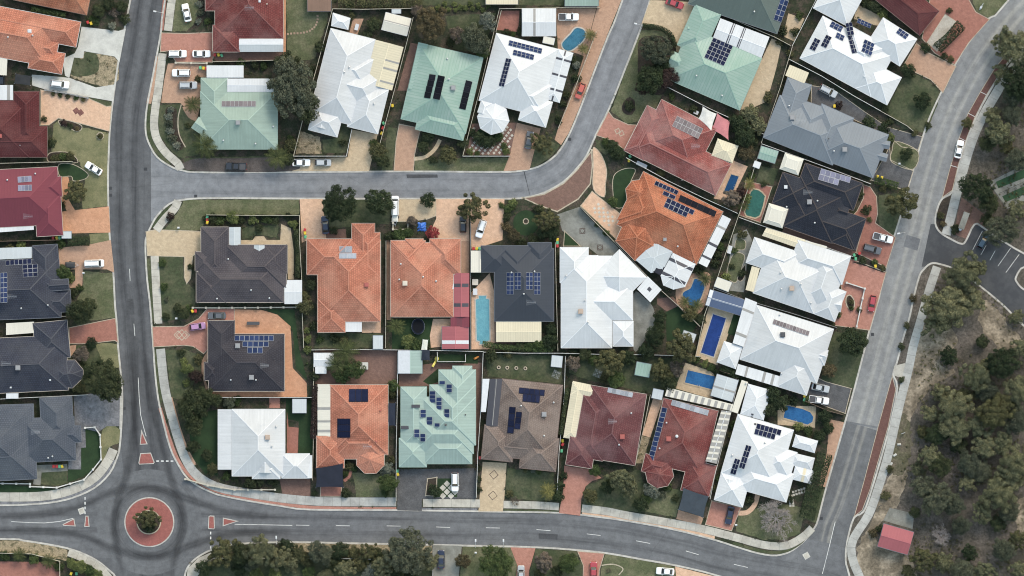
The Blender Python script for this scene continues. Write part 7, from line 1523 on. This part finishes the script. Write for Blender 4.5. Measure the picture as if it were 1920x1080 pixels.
pool('narrow turquoise pool left of the navy house', [(898, 555), (911, 555), (911, 560), (917, 562), (918, 638), (912, 640), (912, 645), (900, 645), (900, 640), (894, 638), (892, 562), (898, 560)], 'water_aqua', False, 'coping_pale', .3)
pool('curved bright blue pool below the white octagonal patio', [(1303, 523), (1315, 527), (1321, 536), (1317, 551), (1311, 565), (1303, 576), (1294, 573), (1287, 561), (1280, 554), (1283, 547), (1294, 541), (1299, 531)], 'water_blue', True)
pool('long dark blue lap pool below the blue roofed cabana', [(1337, 589), (1361, 597), (1338, 669), (1314, 661)], 'water_deep', False, 'coping_pale', .25)
pool('rectangular blue pool above the striped pergola', [(1290, 694), (1341, 706), (1335, 730), (1284, 717)], 'water_blue')
pool('blue pool with one rounded end behind the white corner house', [(1474, 760), (1505, 767), (1519, 773), (1525, 782), (1523, 791), (1514, 796), (1469, 783)], 'water_blue')
pool('dull green pool on red paving left of the black tiled house', [(1408, 360), (1413, 355), (1422, 357), (1428, 361), (1434, 368), (1430, 387), (1424, 404), (1416, 408), (1400, 404), (1397, 398), (1401, 384)], 'water_green', False, 'coping')
pool('small blue covered pool right of the rosy red house', [(1371, 327), (1385, 331), (1371, 366), (1357, 360)], 'water_cover', False, 'coping', .2)

# ------------------------------------------------------------------ shade sails
def sail(label, pts, col, z=(3.0, 2.5, 3.0, 2.5), pull=.10, name='shade_sail'):
    w = PP(pts); c = (sum(p[0] for p in w) / 4, sum(p[1] for p in w) / 4); o = empty(name, (c[0], c[1], Z0)); N = 10; mb = MB(); g_ = {}
    for i in range(N + 1):
        for j in range(N + 1):
            u, v = i / N, j / N; k = [(1 - u) * (1 - v), u * (1 - v), u * v, (1 - u) * v]; x = sum(a * p[0] for a, p in zip(k, w)); y = sum(a * p[1] for a, p in zip(k, w)); zz = sum(a * b for a, b in zip(k, z))
            f = max(abs(2 * u - 1), abs(2 * v - 1)); ed = pull * (1 - min(abs(2 * u - 1), abs(2 * v - 1)) ** 2) * f ** 3; x += (c[0] - x) * ed; y += (c[1] - y) * ed; g_[i, j] = (x - c[0], y - c[1], zz + .05 * math.sin(u * 7) * math.sin(v * 6))
    for i in range(N):
        for j in range(N): mb.face([g_[i, j], g_[i + 1, j], g_[i + 1, j + 1], g_[i, j + 1]])
    k = 'sail_%d_%d_%d' % tuple(int(v * 1000) for v in col); link('fabric', mb.mesh('fabric', surf(k, col, sc(col, .85), s1=.8, v=.1, fine=6, fv=.1)), o)
    for p, zz in zip(w, z): mb = MB(); mb.tube([(p[0] - c[0], p[1] - c[1], -.05), (p[0] - c[0], p[1] - c[1], zz + .05)], .05, 8); link('post', mb.mesh('post', M_['steel']), o)
    tag(o, label, 'shade sail'); return o
sail('white shade sail behind the rosy red house', [(1317, 200), (1343, 214), (1333, 246), (1309, 223)], (.66, .64, .60)); sail('pink shade sail right of the white one', [(1344, 213), (1368, 227), (1365, 263), (1333, 243)], (.52, .20, .21))
sail('navy carport sail in front of the orange house', [(593, 877), (644, 868), (645, 913), (593, 913)], (.016, .020, .035), (3, 2.9, 2.6, 2.6), .05); sail('slate blue carport sail below the striped pergola house', [(1281, 914), (1328, 930), (1318, 970), (1271, 955)], (.045, .058, .075), (3, 2.9, 2.6, 2.6), .05)
sail('dark sail between two white patios of the vivid orange house', [(1224, 492), (1248, 502), (1239, 517), (1218, 507)], (.022, .024, .034), (2.7, 2.5, 2.7, 2.5), .05); sail('navy sail right of the orange house with roof mats', [(729, 755), (742, 755), (742, 798), (728, 798)], (.018, .024, .042), (2.8, 2.4, 2.8, 2.4), .04)
sail('navy sail right of the two tone garage', [(792, 656), (806, 656), (806, 675), (790, 675)], (.02, .026, .042), (2.8, 2.4, 2.8, 2.4), .03); sail('dark cover at left between the orange and maroon houses', [(31, 139), (60, 143), (58, 161), (28, 157)], (.03, .032, .036), (2.6, 2.4, 2.5, 2.4), .03)
sail('pale sail left of the pinkish shed', [(793, 636), (803, 637), (801, 656), (790, 656)], (.66, .66, .58), (2.6, 2.4, 2.5, 2.4), .03)

# ------------------------------------------------------------------ wheelie bins
for k, c in {'red': (.42, .03, .03), 'yellow': (.62, .44, .03), 'green': (.10, .38, .20)}.items(): plain('lid_' + k, c, .45)
plain('bin_body', (.018, .035, .024), .5); BINM = {}
mb = MB(); mb.loft([[(x * .24, y * .22, .06) for x, y in ((-1, -1), (1, -1), (1, 1), (-1, 1))], [(x * .29, y * .34, .98) for x, y in ((-1, -1), (1, -1), (1, 1), (-1, 1))]]); BINM['body'] = mb.mesh('body', M_['bin_body'])
for k in ('red', 'yellow', 'green'):
    mb = MB(); mb.loft([[(x * .31, y * .37, .98) for x, y in ((-1, -1), (1, -1), (1, 1), (-1, 1))], [(x * .31, y * .37, 1.02) for x, y in ((-1, -1), (1, -1), (1, 1), (-1, 1))], [(x * .24, y * .29, 1.08) for x, y in ((-1, -1), (1, -1), (1, 1), (-1, 1))]]); mb.bar((-.22, -.42, .97), (.22, -.42, .97), .05, .05); BINM[k] = mb.mesh('lid', M_['lid_' + k])
mb = MB(); mb.loft([[(k, .1 * math.cos(a * math.pi / 5), .1 + .1 * math.sin(a * math.pi / 5)) for a in range(10)] for k in (-.03, .03)]); BINM['wheel'] = mb.mesh('wheel', M_['tyre'])
BINS = []
for it in 'y171 44|r165 42|r403 103|y410 103|g416 104|g376 127|y382 128|r387 129|y716 250|r718 240|g719 231|y736 198|y1179 301|g1181 293|r100 446|y107 446|g112 446|g389 407|r389 412|y389 417|r572 431|y572 437|g573 444|r888 466|y894 466|g899 466|y1045 449|g1045 455|r1045 461|y361 583|r367 583|y746 889|g745 883|r900 858|y1055 826|r1055 833|g1053 845|y1508 742|g1508 749|g1601 478|r1611 475|g1604 485|y1641 499|y1564 199|r101 874|r107 874|g112 874|y117 874|y134 1075|g144 1075|y1645 331|y1653 333|y1499 433'.split('|'):
    k = {'y': 'yellow', 'r': 'red', 'g': 'green'}[it[0]]; x, y = map(float, it[1:].split()); w = P(x, y); o = empty('wheelie_bin', (w[0], w[1], Z0 + .05)); o.rotation_euler.z = random.uniform(-.5, .5)
    link('body', BINM['body'], o); link('lid', BINM[k], o)
    for s in (-1, 1): link('wheel', BINM['wheel'], o, (s * .24, -.26, 0))
    BINS.append((o, k + ' lidded wheelie bin', 'bin', x, y))

# ------------------------------------------------------------------ street furniture and garden things
def base(name, x, y, label, cat, z=Z0, rot=0.0, group=None):
    w = P(x, y); o = empty(name, (w[0], w[1], z)); o.rotation_euler.z = R_(rot); tag(o, label, cat, group); return o
def put(o, name, mb, mt, smooth=False): return link(name, mb.mesh(name, M_[mt] if isinstance(mt, str) else mt, smooth), o)
def lamp(x, y, rot, label):
    o = base('street_lamp', x, y, label, 'street lamp', rot=rot, group='street lamps'); mb = MB(); mb.tube([(0, 0, -.05), (0, 0, 6.6)], [.09, .06], 8); put(o, 'pole', mb, 'steel'); mb = MB(); mb.tube([(0, 0, 6.5), (.5, 0, 6.9), (1.5, 0, 7.0)], [.045, .04, .035], 6); put(o, 'arm', mb, 'steel')
    mb = MB(); mb.loft([rrect(1.35, 2.05, .17, 6.94, .08), rrect(1.32, 2.08, .19, 7.02, .08), rrect(1.42, 1.98, .11, 7.1, .06)]); put(o, 'lamp_head', mb, 'sheet_white')
lamp(306, 26, 170, 'street lamp beside the white sedan on the lawn'); lamp(1203, 50, 165, 'street lamp where the upper street climbs to the top edge'); lamp(944, 1024, 90, 'street lamp above the olive tree on the lower street'); lamp(520, 1018, 90, 'street lamp left on the lower street above the gum trees'); lamp(1694, 436, 190, 'street lamp beside the white ute on the right street'); lamp(892, 1024, 90, 'street lamp beside the grey driveway on the lower street')
def letterbox(x, y, label):
    o = base('letterbox', x, y, label, 'letterbox', group='letterboxes'); mb = MB(); mb.box(-.06, -.06, -.05, .06, .06, .85); put(o, 'post', mb, 'post_white'); mb = MB(); mb.loft([[(a * .28, b * .22, .85) for a, b in ((-1, -1), (1, -1), (1, 1), (-1, 1))], [(a * .28, b * .22, 1.15) for a, b in ((-1, -1), (1, -1), (1, 1), (-1, 1))], [(a * .26, b * .03, 1.3) for a, b in ((-1, -1), (1, -1), (1, 1), (-1, 1))]]); put(o, 'box', mb, 'sheet_white')
for x, y, t in ((335, 427, 'letterbox on the grassy corner lawn'), (157, 512, 'letterbox at the top of the lawn by the white van'), (331, 597, 'letterbox beside the dark shrubs above the linked diamonds driveway'), (1686, 307, 'letterbox on the lawn below the dark driveway'), (1380, 984, 'letterbox right of the navy car'), (892, 1036, 'letterbox on the lawn left of the olive tree at the bottom')): letterbox(x, y, t)
def grate(x, y, label, z=.034):
    o = base('drain_grate', x, y, label, 'drain grate', z, group='drain grates'); mb = MB(); mb.box(-.38, -.38, -.02, .38, .38, .01); put(o, 'pit', mb, 'trim_black'); mb = MB()
    for k in range(5): mb.box(-.34, -.32 + k * .15, .01, .34, -.27 + k * .15, .03)
    put(o, 'bars', mb, 'unit_dark')
for x, y, t in ((273, 317, 'drain grate in the mouth of the upper street'), (207, 353, 'upper of two drain grates at the left kerb'), (207, 366, 'lower of two drain grates at the left kerb'), (367, 368, 'drain grate on the lower kerb of the upper street'), (233, 766, 'drain grate beside the cobbled driveway'), (1540, 972, 'drain grate at the lower right street corner'), (1636, 627, 'drain grate below the red brick forecourt'), (1068, 261, 'drain grate on the outer curve of the upper street')): grate(x, y, t)
for x, y, t, r in ((153, 958, 'pale square access cover left of the roundabout', 20), (1512, 1042, 'pale square access cover at the lower right junction', 30)):
    o = base('access_cover', x, y, t, 'access cover', .03, r); mb = MB(); mb.box(-.75, -.75, -.02, .75, .75, .008); put(o, 'frame', mb, 'concrete'); mb = MB(); mb.box(-.55, -.55, 0, .55, .55, .016); put(o, 'lid', mb, 'slab_concrete')
# bus shelter and litter bin
o = base('bus_shelter', 1806, 414, 'long grey roofed bus shelter beside the car park', 'bus shelter', rot=70); mb = MB(); mb.loft([[(a * 2.2, b * .75, 2.4) for a, b in ((-1, -1), (1, -1), (1, 1), (-1, 1))], [(a * 2.2, b * .75, 2.52) for a, b in ((-1, -1), (1, -1), (1, 1), (-1, 1))], [(a * 2.1, b * .2, 2.62) for a, b in ((-1, -1), (1, -1), (1, 1), (-1, 1))]]); put(o, 'roof', mb, 'concrete_grey')
for sx in (-1, 1):
    for sy in (-1, 1): mb = MB(); mb.box(sx * 2 - .05, sy * .6 - .05, -.05, sx * 2 + .05, sy * .6 + .05, 2.4); put(o, 'post', mb, 'steel')
mb = MB(); mb.box(-1.5, -.5, .42, 1.5, -.1, .48); mb.box(-1.4, -.4, -.05, -1.3, -.2, .42); mb.box(1.3, -.4, -.05, 1.4, -.2, .42); put(o, 'bench', mb, 'timber')
o = base('litter_bin', 1800, 430, 'round white litter bin below the bus shelter', 'bin'); mb = MB(); mb.tube([(0, 0, -.05), (0, 0, .95)], .36, 14); put(o, 'body', mb, 'post_white'); mb = MB(); mb.loft([[(r * math.cos(a * .4488), r * math.sin(a * .4488), z) for a in range(14)] for r, z in ((.40, .95), (.36, 1.1), (.12, 1.2))]); put(o, 'lid', mb, 'sheet_white')
# trampoline
o = base('trampoline', 784, 612, 'black oval trampoline on the lawn behind the orange house', 'trampoline'); ring = lambda r, z, n=24: [(r * .82 * math.cos(a * 2 * math.pi / n), r * math.sin(a * 2 * math.pi / n), z) for a in range(n)]
mb = MB(); mb.face(ring(1.65, .86)); put(o, 'mat', mb, plain('mat_black', (.012, .013, .016), .9, spec=.03)); mb = MB(); a, b = ring(1.66, .88), ring(2.0, .9)
for i in range(24): j = (i + 1) % 24; mb.face([b[i], b[j], a[j], a[i]])
put(o, 'pad', mb, plain('pad_navy', (.016, .02, .034), .8, spec=.05)); mb = MB(); mb.tube(ring(2.0, .84) + [ring(2.0, .84)[0]], .03, 5); put(o, 'frame', mb, 'steel')
for k in range(6): a = k * math.pi / 3; mb = MB(); mb.tube([(1.55 * math.cos(a), 1.9 * math.sin(a), -.05), (1.6 * math.cos(a), 1.95 * math.sin(a), 2.3)], .025, 5); put(o, 'pole', mb, 'steel')
# old tyres on the lawn
for i, x in enumerate((935, 951, 968, 985)):
    o = base('lawn_tyre', x, 689 + i * .6, 'pale painted tyre on the lawn, %s from the left of four' % ('first', 'second', 'third', 'fourth')[i], 'tyre', Z0 + .03, group='painted tyres on the lawn'); mb = MB(); n = 18
    rings = [[((.36 + .13 * math.cos(t)) * math.cos(a), (.36 + .13 * math.cos(t)) * math.sin(a), .12 + .12 * math.sin(t)) for t in [k * math.pi / 4 for k in range(8)]] for a in [q * 2 * math.pi / n for q in range(n + 1)]]
    mb.loft(rings, cap0=False, cap1=False); put(o, 'tread', mb, 'edging'); mb = MB(); mb.tube([(0, 0, .01), (0, 0, .07)], .25, 12); put(o, 'soil', mb, 'mulch')
# toys, tarp, furniture
o = base('toy_slide', 816, 679, 'yellow toy slide beside the two tone garage', 'toy slide', rot=60); plain('toy_yellow', (.62, .52, .10), .5); mb = MB()
for k in range(8): t = k / 8; t2 = (k + 1) / 8; mb.bar((-.9 + 1.6 * t, 0, 1.1 - 1.0 * t), (-.9 + 1.6 * t2, 0, 1.1 - 1.0 * t2), .5, .06)
put(o, 'chute', mb, 'toy_yellow'); mb = MB(); mb.box(-1.3, -.28, -.03, -.9, .28, 1.1); put(o, 'ladder', mb, 'toy_yellow'); mb = MB(); mb.tube([(.95, .1, -.02), (.95, .1, .12)], .55, 16); put(o, 'splash_tray', mb, 'toy_yellow')
o = base('toy_rocker', 893, 671, 'orange toy in the corner behind the mint house', 'toy', rot=30); plain('toy_orange', (.55, .22, .05), .5); mb = MB(); mb.loft([rrect(-.7, .7, .28, .1, .2), rrect(-.6, .6, .25, .5, .2), rrect(-.3, .4, .16, .75, .1)]); put(o, 'seat', mb, 'toy_orange'); mb = MB(); mb.tube([(.4, 0, .5), (.7, 0, 1.0)], [.14, .1], 8); put(o, 'head', mb, 'toy_orange')
for lab, x, y, r in (('crumpled bright blue tarp in front of the orange house', 791, 425, 1.3), ('small folded blue tarp in the porch of the orange house', 809, 459, .7)):
    o = base('tarp', x, y, lab, 'tarp'); rg = random.Random(int(x)); n = 9; G = {}
    for i in range(n):
        for j in range(n):
            u, v = i / (n - 1) * 2 - 1, j / (n - 1) * 2 - 1; k = .8 + rg.uniform(-.12, .16); G[i, j] = (u * r * k, v * r * k, .10 + max(0, .55 * r * (1 - u * u) * (1 - v * v)) * rg.uniform(.4, 1.1))
    mb = MB()
    for i in range(n - 1):
        for j in range(n - 1): mb.face([G[i, j], G[i + 1, j], G[i + 1, j + 1], G[i, j + 1]])
    put(o, 'sheet', mb, plain('tarp_blue', (.04, .15, .52), .45)); mb = MB(); mb.prism([(-r * .7, -r * .7), (r * .7, -r * .7), (r * .7, r * .7), (-r * .7, r * .7)], -.03, .12); put(o, 'load', mb, 'timber')
def table(x, y, label, mt='sheet_white', L=.9, Wd=.5, rot=0, chairs=2):
    o = base('outdoor_table', x, y, label, 'table', rot=rot); mb = MB(); mb.loft([rrect(-L, L, Wd, .70, .15), rrect(-L, L, Wd, .75, .15)]); put(o, 'top', mb, mt)
    for sx in (-1, 1):
        for sy in (-1, 1): mb = MB(); mb.box(sx * (L - .15) - .04, sy * (Wd - .12) - .04, -.03, sx * (L - .15) + .04, sy * (Wd - .12) + .04, .70); put(o, 'leg', mb, mt)
table(891, 529, 'square pale table above the turquoise pool', 'unit_cream', .75, .75); table(891, 547, 'white outdoor table at the top end of turquoise pool', 'sheet_white', .8, .55, 90); table(1305, 211, 'small white table left of the white shade sail', 'sheet_white', .6, .45, -25); table(1203, 309, 'long white bench table along the fence of rosy red house', 'sheet_white', 1.4, .5, -25); table(669, 51, 'white table on the path behind the long white house', 'sheet_white', .8, .45, 75); table(1368, 468, 'white slatted seat beside the small lawns', 'sheet_white', 1.0, .5, 75); table(475, 606, 'dark long table on the orange patio', 'unit_dark', 1.6, .4); table(683, 686, 'grey timber table right of the bushy palms', 'concrete', 1.0, .9)
for lab, x, y in (('rotary clothes line on the right of the tyre lawn', 1043, 702), ('rotary clothes line in the garden of the plum house', 1120, 700)):
    o = base('clothes_line', x, y, lab, 'clothes line', rot=20); mb = MB(); mb.tube([(0, 0, -.05), (0, 0, 1.9)], .03, 6); put(o, 'pole', mb, 'steel')
    for k in range(4): a = k * math.pi / 2; mb = MB(); mb.tube([(0, 0, 1.7), (1.3 * math.cos(a), 1.3 * math.sin(a), 2.0)], .022, 5); put(o, 'arm', mb, 'steel')
    mb = MB()
    for r in (.6, .95, 1.25):
        for k in range(4): a, b = k * math.pi / 2, (k + 1) * math.pi / 2; mb.bar((r * math.cos(a), r * math.sin(a), 1.78 + r * .16), (r * math.cos(b), r * math.sin(b), 1.78 + r * .16), .02, .012)
    mb.box(.1, .3, 1.2, .7, .33, 1.85); put(o, 'line', mb, 'sheet_white')
o = base('garden_pergola', 578, 274, 'weathered timber pergola in the front garden of the long white house', 'pergola', rot=0)
for k in range(6): mb = MB(); mb.box(-1.8, -1.6 + k * .62, 2.2, 1.8, -1.52 + k * .62, 2.32); put(o, 'rafter', mb, 'timber')
for s in (-1, 1): mb = MB(); mb.box(s * 1.5 - .05, -1.8, 2.08, s * 1.5 + .05, 1.8, 2.2); put(o, 'beam', mb, 'timber')
for sx in (-1, 1):
    for sy in (-1, 1): mb = MB(); mb.box(sx * 1.5 - .06, sy * 1.6 - .06, -.05, sx * 1.5 + .06, sy * 1.6 + .06, 2.08); put(o, 'post', mb, 'timber')
o = base('garden_statue', 1839, 14, 'white bird statue on the lawn at the upper right', 'statue', rot=60); mb = MB(); mb.tube([(-.7, 0, .5), (-.2, 0, .8), (.3, 0, .75), (.55, 0, .5)], [.08, .28, .26, .08], 8); put(o, 'body', mb, 'sheet_white'); mb = MB(); mb.tube([(.45, 0, .7), (.75, .05, 1.1), (.6, .05, 1.5), (.85, .05, 1.6), (1.15, .05, 1.5)], [.1, .07, .07, .09, .02], 7); put(o, 'neck', mb, 'sheet_white'); mb = MB(); mb.box(-.15, -.1, -.05, -.1, -.05, .6); mb.box(.1, .05, -.05, .15, .1, .6); put(o, 'leg', mb, 'sheet_white')
o = base('garden_fountain', 910, 271, 'small round stone fountain before the octagonal bay', 'fountain'); mb = MB(); mb.loft([[(r * math.cos(a * .3927), r * math.sin(a * .3927), z) for a in range(16)] for r, z in ((.75, -.03), (.8, .35), (.68, .36), (.65, .25))]); put(o, 'basin', mb, 'concrete'); mb = MB(); mb.tube([(0, 0, .2), (0, 0, .8), (0, 0, 1.0)], [.12, .08, .2], 10); put(o, 'column', mb, 'sheet_white')
for i, (x, y, lab) in enumerate(((1693, 812, 'white sign board beside the right footpath'), (1649, 948, 'dark sign near the park pavilion path'))):
    o = base('park_sign', x, y, lab, 'sign', rot=20); mb = MB(); mb.box(-.5, -.03, .6, .5, .03, 1.3); put(o, 'board', mb, ('sheet_white', 'unit_dark')[i]); mb = MB(); mb.box(-.05, -.05, -.05, .05, .05, .6); put(o, 'post', mb, 'steel')
for i, (x, y) in enumerate(((1686, 833), (1678, 853), (1671, 870))):
    o = base('limestone_block', x, y, '%s of three pale stones beside the right footpath' % ('top', 'middle', 'bottom')[i], 'stone', rot=30 * i, group='pale stones beside the path'); mb = MB(); mb.loft([[(a * .5, b * .3, -.03) for a, b in ((-1, -1), (1, -.9), (.9, 1), (-1, .8))], [(a * .46, b * .27, .3) for a, b in ((-1, -1), (1, -.9), (.9, 1), (-1, .8))], [(a * .3, b * .16, .38) for a, b in ((-1, -1), (1, -.9), (.9, 1), (-1, .8))]]); put(o, 'block', mb, 'concrete')
# ------------------------------------------------------------------ ground cover in the gardens: low tufts nobody could count
rng = random.Random(5); HB = [[c.p for c in hh.secs] for hh in HOUSES.values()]
BL_ = [PP(b[1] + b[2]) for b in BLOCKS[:5]]; cover = {'dark': MB(), 'olive': MB(), 'brown': MB(), 'green': MB()}; FL = [PP(f[3]) for f in FENCES]
for _ in range(6500):
    px, py = rng.uniform(-20, 1800), rng.uniform(-20, 1100); x, y = P(px, py)
    if not any(in_poly(b, x, y) and in_poly(b, x + .6, y + .6) and in_poly(b, x - .6, y - .6) for b in BL_): continue
    if any(in_poly(z[0], x, y) and (z[2].name.split('.')[0] not in ('garden_bed',)) for z in ZONES): continue
    if any(inside(p, x, y, .3) for hb in HB for p in hb): continue
    k = rng.choice(('dark', 'dark', 'olive', 'brown', 'green')); s = rng.uniform(.2, .6)
    for _ in range(rng.randrange(8, 18)):
        d = rdir(rng); d.z = abs(d.z); leaf_quad(cover[k], Vector((x + d.x * s, y + d.y * s, Z0 + .08 + d.z * s * .8)), (d + rdir(rng) * .6).normalized(), rng.uniform(.08, .16), rng)
for k, mb in cover.items(): tag(link('ground_cover', mb.mesh('ground_cover', M_['leaf_' + k])), {'dark': 'dark green', 'olive': 'olive', 'brown': 'brown dry', 'green': 'fresh green'}[k] + ' low ground cover in the garden strips between houses', 'ground cover', kind='stuff')
# ------------------------------------------------------------------ labels that single out each repeat
LAND = [(hh.nick, (hh.x0 * K + 960, hh.x1 * K + 960, 540 - hh.y1 * K, 540 - hh.y0 * K)) for hh in HOUSES.values()]
LAND += [('the roundabout', (233, 327, 932, 1026)), ('the park pavilion', (1645, 1715, 950, 1042)), ('the cricket nets', (1852, 1920, 310, 392)), ('the car park', (1828, 1920, 430, 560)), ('the red parking bay at lower right', (1600, 1680, 703, 969)), ('the red parking bay at upper right', (1766, 1900, 85, 371)), ('the grey driveway at bottom', (811, 866, 1022, 1080)), ('the white fence at bottom', (400, 720, 1044, 1050)), ('the mid right edge', (1895, 1920, 620, 720)), ('the lower right corner', (1840, 1920, 1000, 1080)), ('the sandy clearing at right', (1700, 1780, 630, 720))]
ORD = ['first', 'second', 'third', 'fourth', 'fifth', 'sixth', 'seventh', 'eighth', 'ninth', 'tenth', 'eleventh', 'twelfth', 'thirteenth', 'fourteenth', 'fifteenth', 'sixteenth', 'seventeenth', 'eighteenth']
def place_of(x, y):
    best = None
    for nick, (x0, x1, y0, y1) in LAND:
        dx = max(x0 - x, 0, x - x1); dy = max(y0 - y, 0, y - y1); d = math.hypot(dx, dy)
        if best is None or d < best[0]: best = (d, nick, x0, x1, y0, y1)
    d, nick, x0, x1, y0, y1 = best; u = (x - (x0 + x1) / 2) / max(1, (x1 - x0) / 2); v = (y - (y0 + y1) / 2) / max(1, (y1 - y0) / 2)
    if max(abs(u), abs(v)) < .55: side = 'at'
    elif abs(u) > abs(v): side = 'right of' if u > 0 else 'left of'
    else: side = 'below' if v > 0 else 'above'
    return side, nick
def label_all(items, group):
    """items: (object, words, category, x, y)"""
    bins = {}
    for it in items: bins.setdefault((it[1],) + place_of(it[3], it[4]), []).append(it)
    for (words, side, nick), lst in bins.items():
        xs = [i[3] for i in lst]; ys = [i[4] for i in lst]; hor = max(xs) - min(xs) >= max(ys) - min(ys); lst.sort(key=lambda i: i[3] if hor else i[4])
        for k, it in enumerate(lst):
            t = '%s %s %s' % (words, side, nick)
            if len(lst) > 1: t += ', %s from %s' % (ORD[k], 'left' if hor else 'top')
            tag(it[0], t, it[2], group)
label_all(PLANTS, 'trees and shrubs of the estate'); label_all(BINS, 'wheelie bins beside the houses')
label_all([(o, wd, cat, sum(p[0] for p in pts) / len(pts), sum(p[1] for p in pts) / len(pts)) for o, wd, cat, pts in FENCES], 'boundary fences and walls')
